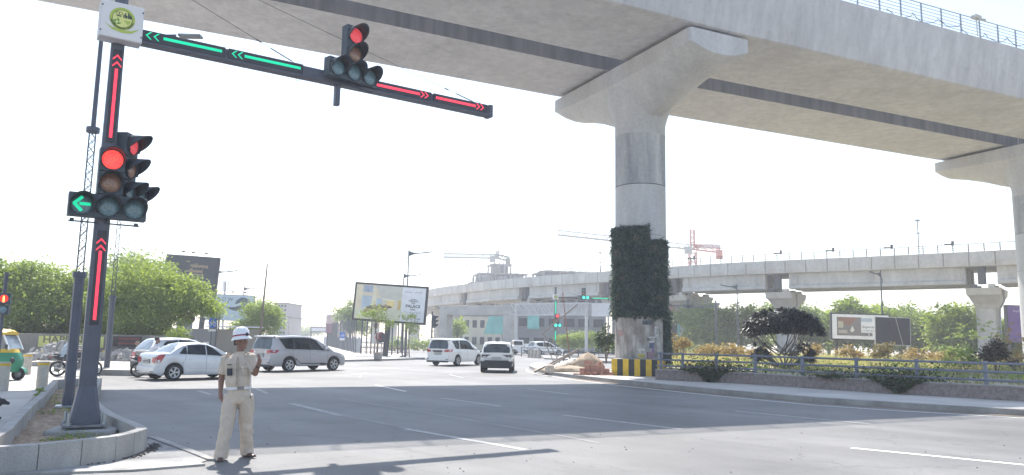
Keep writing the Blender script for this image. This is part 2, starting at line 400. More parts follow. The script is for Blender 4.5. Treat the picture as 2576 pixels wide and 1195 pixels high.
# cross sections (u away from the camera, z)
def sec(u0, u1, flare_far):
    lo = Z0; s = 1 if flare_far else -1
    a, b_ = (u0, u1) if flare_far else (u1, u0)      # a inner edge, b outer edge
    T = 2.7
    out = [(a, lo), (b_-s*.10, lo), (b_, lo+.06), (b_+s*.06, lo+.35), (b_+s*.5, lo+T-.25), (b_+s*.5, lo+T), (b_+s*.15, lo+T),
           (b_-s*.25, lo+.9), (b_-s*.7, lo+.4), (a+s*.45, lo+.4), (a+s*.32, lo+T+.02), (a, lo+T+.02)]
    return out
def girder(pa, pb, nn, u0, u1, far, name):
    b = MB(); t = (pb-pa).normalized(); a_, c_ = pa+t*.07, pb-t*.07; N_ = 14
    rs = []
    for i in range(N_+1):
        p = a_.lerp(c_, i/N_)
        rs.append([p+nn*u+Vector((-VX, -VY, z)) for u, z in sec(u0, u1, far)])
    b.rings(rs)
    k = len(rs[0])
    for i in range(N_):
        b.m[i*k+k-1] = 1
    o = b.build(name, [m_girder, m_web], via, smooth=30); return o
m_web = mat('shaded_web_concrete', (.15, .155, .17), rough=.9, col2=(.24, .245, .26), scale=2.5, stretch=(1, 1, .08), detail=8)  # shade of the slot put into the inner web colour, plus vertical streaks
m_girder = bpy.data.materials.new('girder_concrete'); m_girder.use_nodes = True
def girder_nodes(m):
    t = m.node_tree; N = t.nodes; L = t.links; b = N['Principled BSDF']; b.inputs['Roughness'].default_value = .85
    tc = N.new('ShaderNodeTexCoord')
    def noi(sc, st, lo, hi, c0, c1, det=8):
        mp = N.new('ShaderNodeMapping'); mp.inputs['Scale'].default_value = st; L.new(tc.outputs['Object'], mp.inputs[0])
        n_ = N.new('ShaderNodeTexNoise'); n_.inputs['Scale'].default_value = sc; n_.inputs['Detail'].default_value = det; n_.inputs['Roughness'].default_value = .62; L.new(mp.outputs[0], n_.inputs[0])
        r_ = N.new('ShaderNodeValToRGB'); r_.color_ramp.elements[0].position = lo; r_.color_ramp.elements[1].position = hi
        r_.color_ramp.elements[0].color = (*c0, 1); r_.color_ramp.elements[1].color = (*c1, 1); L.new(n_.outputs[0], r_.inputs[0]); return r_.outputs[0]
    base = noi(.35, (1, 1, 1), .3, .7, (.48, .47, .475), (.60, .59, .595))
    st = noi(2.2, (1, 1, .07), .35, .75, (1, 1, 1), (.74, .74, .76))
    fi = noi(4.5, (1, 1, 1), .3, .75, (.93, .93, .93), (1.06, 1.06, 1.06))
    pa = noi(.9, (1, 1, 2), .62, .72, (1, 1, 1), (.82, .81, .80))
    o = base
    for k in (st, fi, pa):
        mx = N.new('ShaderNodeMix'); mx.data_type = 'RGBA'; mx.blend_type = 'MULTIPLY'; mx.inputs[0].default_value = 1
        L.new(o, mx.inputs[6]); L.new(k, mx.inputs[7]); o = mx.outputs[2]
    L.new(o, b.inputs['Base Color'])
    n3 = N.new('ShaderNodeTexNoise'); n3.inputs['Scale'].default_value = 9; n3.inputs['Detail'].default_value = 6; L.new(tc.outputs['Object'], n3.inputs[0])
    bp = N.new('ShaderNodeBump'); bp.inputs['Strength'].default_value = .18; bp.inputs['Distance'].default_value = .03; L.new(n3.outputs[0], bp.inputs['Height']); L.new(bp.outputs[0], b.inputs['Normal'])
girder_nodes(m_girder)
UF = (.15, 5.29); UN = (-6.80, -1.47)
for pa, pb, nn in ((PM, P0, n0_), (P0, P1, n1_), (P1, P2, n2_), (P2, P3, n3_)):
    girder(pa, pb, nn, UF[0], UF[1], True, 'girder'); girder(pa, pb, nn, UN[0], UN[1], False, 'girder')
# railings on both parapets
m_rail = mat('railing_steel', (.30, .31, .33), rough=.45, metal=.5, var=.1)
def railing(pa, pb, nn, u, z, off, hgt=1.1, parent=via, step=1.55, bars=6, m=m_rail, r=.028):
    b = MB(); L_ = (pb-pa).length; n = int(L_/step)
    for i in range(n+1):
        p = pa.lerp(pb, (i+.5)/(n+1))+nn*u-off
        b.box((p.x, p.y, z+hgt/2), (r*2.2, r*2.2, hgt), rz=math.atan2((pb-pa).y, (pb-pa).x))
    for k in range(bars):
        zz = z+hgt*(k+1)/bars-.02
        a_, c_ = pa+nn*u-off, pb+nn*u-off
        b.tube([(a_.x, a_.y, zz), (c_.x, c_.y, zz)], r if k == bars-1 else r*.62, 6)
    return b.build('railing', m, parent)
for pa, pb, nn in ((PM, P0, n0_), (P0, P1, n1_), (P1, P2, n2_), (P2, P3, n3_)):
    railing(pa, pb, nn, UN[0]-.42, Z0+2.7, Vector((VX, VY, 0)))
    railing(pa, pb, nn, UF[1]+.42, Z0+2.7, Vector((VX, VY, 0)))
# cable loops along the near railing and a camera bracket
b = MB()
for k in range(9):
    s0 = 10.5+k*1.9; pts = []
    for q in range(7):
        s = s0+q*.32; p = P1+d2_*s+n2_*(UN[0]-.46)-Vector((VX, VY, 0)); pts.append((p.x, p.y, Z0+2.95-.35*math.sin(q/6*math.pi)+rng.uniform(-.05, .05)+.12*(k % 3)))
    b.tube(pts, .018, 5)
b.build('cable', mat('black_cable', (.05, .05, .06), var=0), via)
pcam = P1+d2_*17.3+n2_*(UN[0]-.6)-Vector((VX, VY, 0))
b = MB(); b.box((pcam.x, pcam.y, Z0+3.75), (.5, .3, .18), rz=.5); b.tube([(pcam.x, pcam.y, Z0+3.65), (pcam.x+.35, pcam.y-.25, Z0+3.5)], .07, 8); b.tube([(pcam.x, pcam.y, Z0+3.65), (pcam.x, pcam.y, Z0+2.7)], .03, 6)
b.build('lamp_bracket', mat('lamp_beige', (.5, .48, .42), var=.05), via)
# ------------------------------------------------------------------ piers
def pier_body(m, mc):
    b = MB()
    top = Z0-.20; rs = []
    def secv(h1, v, wd):
        return [(-wd, top), (wd, top), (wd+.0, top-h1), (wd*.55, top-h1-v*.72), (wd*.2, top-h1-v*.97), (-wd*.2, top-h1-v*.97), (-wd*.55, top-h1-v*.72), (-wd, top-h1)]
    prof = [(-6.2, .62, .36, 1.62), (-6.05, .66, .42, 1.7), (-5.0, .72, .62, 1.7), (-4.0, .76, .9, 1.7), (-3.0, .8, 1.2, 1.7), (-2.0, .82, 1.6, 1.7), (-1, .85, 1.9, 1.7),
            (1, .85, 1.9, 1.7), (2.0, .82, 1.6, 1.7), (3.0, .8, 1.2, 1.7), (4.0, .76, .9, 1.7), (5.0, .72, .62, 1.7), (6.05, .66, .42, 1.7), (6.2, .62, .36, 1.62)]
    for u, h1, v, wd in prof: rs.append([(a, u, z) for a, z in secv(h1, v, wd)])
    b.rings(rs)
    return b
m_pier = mat('pier_concrete', (.42, .42, .425), rough=.85, col2=(.55, .545, .545), scale=.9, stretch=(1, 1, .22), fine=.08, fscale=7, detail=9, lo=.3, hi=.7, bump=.12, bscale=10)
m_groove = mat('dark_joint', (.16, .155, .15), var=.1)  # dark colour of the column ring joints
m_stain = mat('rain_stained_concrete', (.29, .295, .315), rough=.88, col2=(.52, .515, .51), scale=1.1, stretch=(1, 1, .13), lo=.40, hi=.62, detail=8, fine=.08, fscale=6)
def make_pier(label):
    t = thing('viaduct_pier', (0, 0, 0), 0, label, 'pier', 'round concrete piers of the near viaduct')
    pier_body(None, None).build('pier_cap', m_pier, t, smooth=25)
    b = MB(); rs = []
    for z, ra, ru in ((12.2, 1.29, 1.29), (12.75, 1.29, 1.29), (13.1, 1.36, 1.42), (13.7, 1.5, 1.75), (14.3, 1.6, 2.2), (14.9, 1.66, 2.6), (15.4, 1.68, 2.8)):
        rs.append([(ra*math.cos(2*math.pi*j/48), ru*math.sin(2*math.pi*j/48), z) for j in range(48)])
    b.rings(rs, cap=False).build('capital', m_pier, t, smooth=30)
    b = MB()
    zs = [0, 2.6, 2.62, 6.9, 7.0, 7.02, 9.55, 9.57, 9.59, 12.65, 12.675, 12.70]; rr = [1.28, 1.28, 1.28, 1.28, 1.28, 1.28, 1.28, 1.25, 1.28, 1.28, 1.25, 1.28]
    b.lathe(list(zip(rr, zs)), 56)
    for i in range(len(b.m)):
        zc_ = sum(b.v[j][2] for j in b.f[i])/len(b.f[i]); b.m[i] = 1 if 9.59 < zc_ < 12.66 else (2 if zc_ > 2.7 and any(abs(zc_-q) < .012 for q in (9.56, 9.58, 12.67, 12.69, 2.61, 7.01)) else 0)
    b.build('column', [m_pier, m_stain, m_groove], t, smooth=30)
    for a, u in ((-.85, 4.2), (.85, 4.2), (-.85, 1.3), (.85, 1.3), (-.85, -3.), (.85, -3.), (-.85, -5.4), (.85, -5.4)): MB().box((a, u, Z0-.12), (.6, .6, .22)).build('bearing', m_conc_dark, t)
    b = MB(); b.tube([(1.35, 1.2, Z0-.3), (1.42, 1.15, 14.0), (1.25, .95, 13.0), (1.15, .85, 12.4), (1.12, .82, 1)], .085, 8); b.build('drain_pipe', m_steel, t, smooth=True)
    return t
pier = make_pier('round concrete pier wrapped in a dark vertical garden above a yellow and black striped base')
HP = R(64.1); dp_, np_ = dvec(HP)
C1 = P1+np_*(-.66); pier.location = C1; pier.rotation_euler.z = math.atan2(dp_.y, dp_.x)
hp2 = HD[2]+.012; dq, nq = dvec(hp2); C2 = P2+nq*(-.66)
p2 = clone(pier, C2, math.atan2(dq.y, dq.x), 'round concrete viaduct pier at the right edge, bare below its cap')
for P_, h_ in ((P0, HD[1]), (P3, HD[3])):
    dq, nq = dvec(h_); 
# painted base, worn poster area and vertical garden of the first pier (parts of it)
m_yel = mat('yellow_paint', (.62, .40, .03), rough=.6, var=.15, scale=5, fine=.1); m_blk = mat('black_paint', (.035, .036, .045), rough=.6, var=.3, scale=6)
base = thing('striped_base', (0, 0, 0)); base.parent = pier
vq = (C1-Vector((0, 0, 0))).normalized()
bx = MB(); rzb = math.atan2(vq.y, vq.x)-math.pi/2-pier.rotation_euler.z
loc_b = Matrix.Rotation(-pier.rotation_euler.z, 3, 'Z') @ Vector((-.28, -1.15, 0))
W_, D_, H_ = 2.42, 3.2, .93
def bpt(x, y, z):
    c_, s_ = math.cos(rzb-.10), math.sin(rzb-.10); return (loc_b.x+x*c_-y*s_, loc_b.y+x*s_+y*c_, z)
b = MB(); n = 9
xs = [-W_/2+W_*i/n for i in range(n+1)]
for i in range(n):
    b.quad([bpt(xs[i], -D_/2+.6, .1), bpt(xs[i+1], -D_/2+.6, .1), bpt(xs[i+1], -D_/2+.6, H_), bpt(xs[i], -D_/2+.6, H_)], i % 2)
for sx in (-1, 1):
    ys = [-D_/2+.6+i*(D_-.6)/9 for i in range(10)]
    for i in range(9): b.quad([bpt(sx*W_/2, ys[i], .1), bpt(sx*W_/2, ys[i+1], .1), bpt(sx*W_/2, ys[i+1], H_), bpt(sx*W_/2, ys[i], H_)], (i+1) % 2 if sx > 0 else i % 2)
b.quad([bpt(-W_/2, -D_/2+.6, H_), bpt(W_/2, -D_/2+.6, H_), bpt(W_/2, D_/2, H_), bpt(-W_/2, D_/2, H_)], 2)
bpy.data.objects.remove(base)
sb = b.build('striped_base', [m_yel, m_blk, m_conc], pier)
# ================================================================== MAIN TRAFFIC SIGNAL
m_slate = mat('slate_pole_paint', (.075, .083, .115), rough=.45, var=.12, scale=3, fine=.06, spec=.5)
m_panel = mat('led_panel', (.035, .036, .05), rough=.4, var=.1)
m_house = mat('signal_housing', (.055, .075, .095), rough=.5, var=.12, scale=8)
m_visor = mat('signal_visor', (.045, .055, .075), rough=.5, var=.15, scale=8)
def led(name, c, e): return mat(name, c, rough=.4, var=0, emit=e)
m_red = led('led_red', (1, .045, .085), .62); m_green = led('led_green', (.0, .50, .26), .6)
m_redlens = bpy.data.materials.new('red_lens_lit'); m_redlens.use_nodes = True
def dotted(m, c, e, c0):
    t = m.node_tree; N = t.nodes; L = t.links; b = N['Principled BSDF']
    tc = N.new('ShaderNodeTexCoord'); v = N.new('ShaderNodeTexVoronoi'); v.inputs['Scale'].default_value = 62; L.new(tc.outputs['Object'], v.inputs['Vector'])
    r = N.new('ShaderNodeValToRGB'); r.color_ramp.elements[0].position = .15; r.color_ramp.elements[1].position = .75
    r.color_ramp.elements[0].color = (*c, 1); r.color_ramp.elements[1].color = (*c0, 1); L.new(v.outputs['Distance'], r.inputs[0])
    L.new(r.outputs[0], b.inputs['Base Color']); L.new(r.outputs[0], b.inputs['Emission Color']); b.inputs['Emission Strength'].default_value = e
dotted(m_redlens, (1, .10, .06), 1.0, (.8, .015, .03))
m_amber = mat('amber_lens_off', (.30, .16, .11), rough=.25, var=.25, scale=30, coat=.5)
m_glens = mat('green_lens_off', (.12, .21, .25), rough=.22, var=.25, scale=30, coat=.5)
m_rlens_dim = mat('red_lens_shaded', (.75, .07, .09), rough=.3, var=.2, scale=30, emit=.28)
m_bolt = mat('galvanised_bolt', (.42, .44, .46), rough=.4, metal=.6, var=.15)
LB = .385
def lamp(parent, loc, rz, lens_m, arrow=None, scale=1.0):
    h = MB(); h.box((0, .08, 0), (LB*1.0, .2, LB)); h.lathe([(.165, -.02), (.178, -.02), (.178, -.05), (.165, -.05), (.165, -.02)], 28, axis='y', cap=False)
    o = h.build('signal_lamp', m_house, parent, bevel=.012); o.location = loc; o.rotation_euler.z = rz; o.scale = (scale,)*3
    l = MB(); l.lathe([(.158, -.022), (.14, -.038), (.10, -.05), (.05, -.056), (.002, -.058)], 28, axis='y'); l.build('lens', lens_m, o, smooth=60)
    v = MB(); rs0 = []; rs1 = []; n = 26
    for j in range(n+1):
        a = R(-38+256*j/n); k = max(0, math.sin(a)*.85+.25)/1.1; ln_ = .05+.27*min(1, k)**.8
        rs0.append((.182*math.cos(a), -.02, .182*math.sin(a))); rs1.append((.188*math.cos(a), -.02-ln_, .188*math.sin(a)-.05*ln_))
    v.rings([rs0, rs1], closed=False, cap=False); vo = v.build('visor', m_visor, o, smooth=60)
    s = vo.modifiers.new('thick', 'SOLIDIFY'); s.thickness = .008
    if arrow:
        a = MB()
        if arrow == 'left':
            for (x0, z0, x1, z1) in ((-.115, 0, .0, .115), (-.115, 0, .0, -.115), (-.03, 0, .12, 0)):
                p, q = Vector((x0, 0, z0)), Vector((x1, 0, z1)); t = (q-p).normalized(); w_ = Vector((-t.z, 0, t.x))*.026
                a.quad([v_+Vector((0, -.064, 0)) for v_ in (p-w_-t*.01, q-w_, q+w_, p+w_-t*.01)])
        a.build('arrow', m_green, o)
    return o
def chev(b, c, d, size, y, m=0):         # two-stroke chevron pointing along d (unit (x,z))
    n_ = Vector((-d[1], 0, d[0])); dv = Vector((d[0], 0, d[1])); tip = Vector((c[0], y, c[1]))+dv*size*.5
    for s in (1, -1):
        e = tip-dv*size*.9+n_*s*size*.8; w_ = size*.30
        b.quad([tip, e, e-dv*w_*1.1, tip-dv*w_*1.3], m)
ANG = math.atan2(4.786, 7.04)
SP = A(211, 1072, 12.72); SP.z = 0
ts = thing('traffic_signal', SP, ANG, 'tall slate traffic signal in the concrete planter, its long arm lit green and red', 'traffic signal')
ZA = 6.86
def sq(w_, z, ch=.22):
    c_ = w_*ch; h_ = w_/2
    return [(h_-c_, -h_, z), (h_, -h_+c_, z), (h_, h_-c_, z), (h_-c_, h_, z), (-h_+c_, h_, z), (-h_, h_-c_, z), (-h_, -h_+c_, z), (-h_+c_, -h_, z)]
b = MB(); b.rings([sq(.255, .28), sq(.235, 3), sq(.205, 6.5), sq(.20, 8.2)]); b.build('pole', m_slate, ts)
b = MB(); b.rings([sq(.44, .275, .12), sq(.42, .38, .12), sq(.262, .86, .2), sq(.262, .90, .2)]); b.build('pole_foot', m_slate, ts)
b = MB(); b.box((0, 0, .255), (.62, .62, .03)); b.box((0, 0, .215), (.50, .50, .05), 1); b.build('base_plate', [mat('plate_steel', (.2, .2, .21), rough=.6, var=.3), mat('grout', (.12, .12, .125), var=.2)], ts)
for sx in (-1, 1):
    for sy in (-1, 1):
        b = MB(); b.lathe([(.024, .27), (.024, .45)], 8, c=(sx*.25, sy*.25, 0)); b.lathe([(.045, .27), (.045, .31)], 6, c=(sx*.25, sy*.25, 0)); b.build('anchor_bolt', m_bolt, ts)
b = MB(); b.box((.02, 0, .06), (1.02, .78, .28), rz=-.3); b.build('footing', m_plk, ts, bevel=.03)
# arm
b = MB(); AH = .27
b.box((3.80, 0, ZA), (7.5, .16, AH*.82)); b.box((3.80, 0, ZA-AH*.34), (7.52, .20, AH*.26)); b.box((7.58, 0, ZA), (.10, .22, AH*1.05))
b.build('arm', m_slate, ts, bevel=.008)
S_ = .89
bars = [(.42, 3.57, 2.02), (5.0, 8.53, 6.84)]
for s0, s1 in ((.40, 1.97), (2.03, 3.62), (4.85, 6.80), (6.86, 8.40)):
    b = MB(); b.box(((s0+s1)/2*S_, -.095, ZA+.02), ((s1-s0)*S_, .03, AH*.74)); b.build('led_panel', m_panel, ts, bevel=.004)
def bar(s0, s1, m):
    b = MB(); b.box(((s0+s1)/2*S_, -.113, ZA+.03), ((s1-s0)*S_, .008, .052)); b.build('led_bar', m, ts)
bar(.78, 1.9, m_green); bar(2.36, 3.56, m_green); bar(5.1, 6.48, m_red); bar(6.92, 8.05, m_red)
for s, d, m in ((.50, -1, m_green), (.64, -1, m_green), (2.14, -1, m_green), (2.26, -1, m_green), (6.56, 1, m_red), (6.67, 1, m_red), (8.13, 1, m_red), (8.25, 1, m_red)):
    b = MB(); chev(b, (s*S_, ZA+.03), (d, 0), .085, -.116); b.build('led_chevron', m, ts)
# led strips on the pole front
for z0, z1, zc in ((4.98, 6.18, (6.27, 6.39)), (1.93, 3.06, (3.12, 3.23))):
    b = MB(); b.box((0, -.112-.0075*(5-z0)*.6, (z0+z1)/2+.13), (.145, .03, z1-z0+.42)); b.build('led_panel', m_panel, ts, bevel=.004)
    yy = -.130-.0075*(5-z0)*.6
    b = MB(); b.box((0, yy, (z0+z1)/2), (.047, .008, z1-z0)); b.build('led_bar', m_red, ts)
    for zz in zc:
        b = MB(); chev(b, (0, zz), (0, 1), .085, yy-.004); b.build('led_chevron', m_red, ts)
# sign box with the round municipal emblem
bz = 6.70; BW = .66
m_boxw = mat('sign_box_white', (.62, .60, .61), rough=.5, var=.05)
sbx = MB(); sbx.box((.0, -.17, bz+.26), (BW, .30, .64)); so_ = sbx.build('sign_box', m_boxw, ts, bevel=.012)
fr = MB(); fr.box((0, -.325, bz+.26), (BW*.97, .012, .62)); fr.build('face_panel', mat('sign_face', (.70, .68, .68), rough=.45, var=.03), so_, bevel=.004)
for sx in (-1, 1):
    for k in (-.22, .22): MB().box((sx*.31, -.335, bz+.26+k), (.022, .015, .022)).build('corner_clip', m_panel, so_)
ey, ez = -.334, bz+.30
m_eg = mat('emblem_green', (.42, .52, .10), var=.05); m_eo = mat('emblem_dark', (.04, .07, .06), var=0); m_ey = mat('emblem_yellow', (.70, .70, .25), var=.05); m_el = mat('emblem_leaf', (.10, .28, .06), var=0)
def disc(b, r0, r1, a0, a1, y, n=28, c=(0, 0), m=0):
    for i in range(n):
        t0, t1 = R(a0+(a1-a0)*i/n), R(a0+(a1-a0)*(i+1)/n)
        b.quad([(c[0]+r0*math.cos(t0), y, c[1]+r0*math.sin(t0)), (c[0]+r1*math.cos(t0), y, c[1]+r1*math.sin(t0)), (c[0]+r1*math.cos(t1), y, c[1]+r1*math.sin(t1)), (c[0]+r0*math.cos(t1), y, c[1]+r0*math.sin(t1))], m)
em = MB(); disc(em, .155, .195, 0, 360, ey-.002, c=(0, ez), m=0); disc(em, .001, .155, 0, 360, ey-.001, c=(0, ez), m=1)
em.quad([(x, ey-.003, ez+z) for x, z in [(-.26, -.11), (-.16, -.17), (0, -.20), (.14, -.185), (.27, -.13), (.16, -.225), (.02, -.245), (-.14, -.215)]], 0)
for x, h_ in ((.02, .06), (.045, .09), (.065, .05), (.09, .10), (.112, .07), (.133, .05)): em.quad([(x-.010, ey-.003, ez+.02), (x+.010, ey-.003, ez+.02), (x+.010, ey-.003, ez+.02+h_), (x-.010, ey-.003, ez+.02+h_)], 2)
disc(em, .022, .030, 0, 360, ey-.003, 14, (-.075, ez+.085), 2); disc(em, .022, .030, 0, 360, ey-.003, 14, (-.03, ez+.085), 2)
em.quad([(-.10, ey-.003, ez+.03), (-.01, ey-.003, ez+.03), (-.03, ey-.003, ez+.05), (-.08, ey-.003, ez+.05)], 2)
for cx_, cz_, a in ((-.11, -.05, 40), (-.06, -.03, 110), (-.05, -.09, 20), (-.11, -.105, 70)):
    em.quad([(cx_+.045*math.cos(R(a+t))*(1 if i % 2 == 0 else .35), ey-.003, ez+cz_+.045*math.sin(R(a+t))*(1 if i % 2 == 0 else .35)) for i, t in enumerate((0, 90, 180, 270))], 3)
em.quad([(.02, ey-.003, ez-.02), (.14, ey-.003, ez-.02), (.09, ey-.003, ez-.10)], 0)
disc(em, .148, .155, 0, 360, ey-.0035, c=(0, ez), m=2)
em.build('emblem', [m_eg, m_ey, m_eo, m_el], so_)
cw = 'GANDHINAGAR MUNICIPAL CORPORATION'
b = MB()
for i, ch in enumerate(cw):
    if ch == ' ': continue
    a = R(196+148*i/(len(cw)-1)); me = text_mesh(ch, .034, 'CENTER', .02)
    for p in me.polygons:
        pts = []
        for vi in p.vertices:
            v = me.vertices[vi].co; ca, sa = math.cos(a+math.pi/2), math.sin(a+math.pi/2)
            pts.append((.175*math.cos(a)+v.x*ca-v.y*sa, ey-.006, ez+.175*math.sin(a)+v.x*sa+v.y*ca))
        b.quad(pts)
b.build('lettering', m_eo, so_)
# heads on the pole
ZR = 1.72+(4.04-1.72)*S_
for (x, z, lm, ar) in ((.045, ZR+LB*2+.02, m_redlens, None), (.045, ZR+LB+.01, m_amber, None), (.045, ZR, m_glens, None), (.045-LB, ZR, m_glens, 'left'), (.045+LB, ZR, m_glens, None)):
    lamp(ts, (x, -.27, z), 0, lm, ar)
b = MB(); b.tube([(-.5, -.1, ZR-.26), (.55, -.1, ZR-.26)], .014, 6); b.tube([(.045, -.16, ZR-.21), (.045, -.1, ZR-.26)], .02, 6)
for x in (-.45, .5): b.box((x, -.105, ZR-.245), (.06, .05, .06))
for z in (ZR+.05, ZR+LB*2): b.box((0, -.13, z), (.2, .12, .05))
b.build('bracket', m_house, ts)
# second set of heads beside the pole, turned along the arm
f2 = R(88)-ANG
px_, py_ = .36, .10
zz0 = 1.72+(4.42-1.72)*S_
ux, uy = math.cos(f2), math.sin(f2)
for k, (dz, lm) in enumerate(((LB*2+.05, m_rlens_dim), (LB+.02, m_amber), (0, m_glens))):
    lamp(ts, (px_, py_, zz0+dz), f2, lm)
lamp(ts, (px_+ux*LB, py_+uy*LB, zz0), f2, m_glens)
b = MB(); b.tube([(0, 0, zz0+LB*2.3), (px_-.1, py_, zz0+LB*2.6)], .015, 6); b.tube([(0, 0, zz0-.1), (px_-.1, py_, zz0-.1)], .02, 6); b.build('bracket', m_house, ts)
# cluster on the arm
xa = 4.56*S_; ra = R(13); ya = -.24
cx0 = 4.72*S_
for dx, dz, lm in ((0, .15+LB*2, m_rlens_dim), (0, .15+LB, m_amber), (0, .15, m_glens), (-LB, .15, m_glens), (LB, .15, m_glens)):
    lamp(ts, (cx0+dx*math.cos(ra), ya+dx*math.sin(ra), ZA+dz-.02), ra, lm)
b = MB(); b.box((xa-.10, -.03, ZA-.10), (.10, .12, .9)); b.build('drop_post', m_slate, ts, bevel=.006)
b = MB(); b.tube([(cx0-.45, ya+.02, ZA-.13), (cx0+.5, ya+.2, ZA-.13)], .014, 6); b.tube([(cx0-.3, -.1, ZA-.09), (cx0+.3, -.1, ZA-.13)], .012, 6); b.build('bracket', m_house, ts)
# clamps and guy wires of the arm
for s in (3.55, 8.2):
    b = MB()
    for z in (AH*.62, -AH*.62): b.tube([(s*S_-.03, 0, ZA+z*.8), (s*S_-.03, 0, ZA+z*1.15), (s*S_+.03, 0, ZA+z*1.15), (s*S_+.03, 0, ZA+z*.8)], .007, 5)
    b.build('clamp', m_slate, ts)
for s, zt in ((3.5, 8.2), (8.15, 8.6)):
    b = MB(); p0 = Vector((s*S_, 0, ZA+.14)); p1 = Vector((.05, .0, zt)); t = (p1-p0).normalized()
    b.tube([p0, p1], .0055, 5); b.tube([p0+t*.10, p0+t*.55], .013, 5); b.tube([p0+t*.75, p0+t*.85], .015, 5)
    b.build('guy_wire', mat('guy_wire', (.12, .12, .13), var=0), ts)
# ------------------------------------------------------------------ lattice camera / lamp poles
def lattice_pole(loc, z1, z2, z3, r, label, lampdir=None):
    t = thing('lattice_pole', loc, .45, label, 'lamp pole', 'slate grey lattice poles')
    b = MB(); b.tube([(0, 0, 0), (0, 0, z1)], [r*1.06, r], 8); b.build('tube', m_slate, t)
    b = MB(); b.box((0, 0, .02), (r*4.4, r*4.4, .03)); b.build('base_plate', m_bolt, t)
    for z in (z1, z2):
        b = MB(); b.lathe([(r*1.35, z-.04), (r*1.35, z+.08)], 10); b.build('collar', m_slate, t)
    b = MB(); w_ = r*.62; n = max(6, int((z2-z1)/.17)); cs = [(-w_, -w_), (w_, -w_), (w_, w_), (-w_, w_)]
    for x, y in cs: b.tube([(x, y, z1), (x, y, z2)], r*.14, 4)
    for i in range(n):
        a, c = z1+(z2-z1)*i/n, z1+(z2-z1)*(i+1)/n
        for k in range(4):
            p, q = cs[k], cs[(k+1) % 4]
            if i % 2: p, q = q, p
            b.tube([(p[0], p[1], a), (q[0], q[1], c)], r*.085, 4)
            if k in (0,): b.tube([(q[0], q[1], a), (p[0], p[1], c)], r*.085, 4)
    b.build('lattice', m_slate, t)
    b = MB(); b.tube([(0, 0, z2), (0, 0, z3)], [r*.5, r*.42], 8); b.build('mast', m_slate, t)
    return t
l1 = G(170, 1021, .14); l1.z = .12
lt = lattice_pole(l1, 2.85, 6.15, 9.0, .105, 'slim lattice pole standing in the planter behind the traffic signal')
b = MB(); b.tube([(0, 0, 8.3), (.9, -.45, 8.42), (1.55, -.75, 8.45)], .03, 6); b.build('lamp_arm', m_slate, lt)
b = MB(); b.box((1.85, -.86, 8.45), (.52, .22, .06), rz=-.42); b.build('luminaire', m_steel, lt, bevel=.02)
l3 = G(268, 926, .24)
lt3 = lattice_pole(l3, 3.0, 6.75, 8.4, .115, 'distant lattice pole on the kerbed strip by the rubble heap')
# pedestrian signal at the left edge
ps = A(5, 800, 24.0); ps.z = 0
pd = thing('pedestrian_signal', ps, .35, 'pedestrian signal showing a glowing red standing figure on a thin pole', 'pedestrian signal')
MB().tube([(0, 0, 0), (0, 0, 3.55)], .055, 8).build('pole', m_slate, pd)
b = MB(); b.box((.05, -.12, 2.72), (.34, .2, .34)); b.box((.05, -.12, 2.38), (.30, .2, .28)); b.build('housing', m_house, pd, bevel=.01)
b = MB(); b.lathe([(.12, -.225), (.11, -.235), (.01, -.24)], 18, c=(.05, 0, 2.72), axis='y'); b.build('lens', mat('ped_red', (.75, .03, .02), var=0, emit=.6), pd)
b = MB(); b.ball((.05, -.245, 2.785), .024, 5); b.box((.05, -.245, 2.72), (.055, .01, .08)); b.box((.037, -.245, 2.65), (.02, .01, .08)); b.box((.065, -.245, 2.65), (.02, .01, .08))
b.build('figure', mat('ped_figure', (1, .5, .15), var=0, emit=1.2), pd)
b = MB(); b.lathe([(.10, -.225), (.09, -.235), (.01, -.24)], 18, c=(.05, 0, 2.38), axis='y'); b.build('lens', m_glens, pd)
# ================================================================== VEGETATION BUILDERS
nr = np.random.default_rng(11)
def leaf_object(name, centers, normals_bias, size, m, parent=None, aspect=2.2, fold=.25, droop=.3, jitter=.35, loc=None):
    n = len(centers); c = np.asarray(centers, float)
    d = nr.normal(size=(n, 3)); d[:, 2] = d[:, 2]*.55-droop; d /= np.linalg.norm(d, axis=1)[:, None]
    if normals_bias is not None:
        d = d*(1-.45)+normals_bias*.45; d /= np.linalg.norm(d, axis=1)[:, None]+1e-6
    r = nr.normal(size=(n, 3)); s = np.cross(d, r); s /= np.linalg.norm(s, axis=1)[:, None]+1e-6; u = np.cross(s, d)
    L = size*(1+jitter*nr.normal(size=n)).clip(.5, 1.8); W = L/aspect
    a = c-d*L[:, None]*.5; e = c+d*L[:, None]*.5
    p = np.empty((n, 4, 3)); p[:, 0] = a; p[:, 1] = c+s*W[:, None]*.5+u*(W*fold)[:, None]; p[:, 2] = e; p[:, 3] = c-s*W[:, None]*.5+u*(W*fold)[:, None]
    me = bpy.data.meshes.new(name); me.vertices.add(n*4); me.vertices.foreach_set('co', p.reshape(-1))
    me.loops.add(n*4); me.loops.foreach_set('vertex_index', np.arange(n*4, dtype=np.int32))
    me.polygons.add(n); me.polygons.foreach_set('loop_start', np.arange(0, n*4, 4, dtype=np.int32)); me.polygons.foreach_set('loop_total', np.full(n, 4, dtype=np.int32))
    me.materials.append(m); me.update(calc_edges=True)
    o = bpy.data.objects.new(name, me); C.objects.link(o)
    if parent is not None: o.parent = parent
    if loc is not None: o.location = loc
    return o
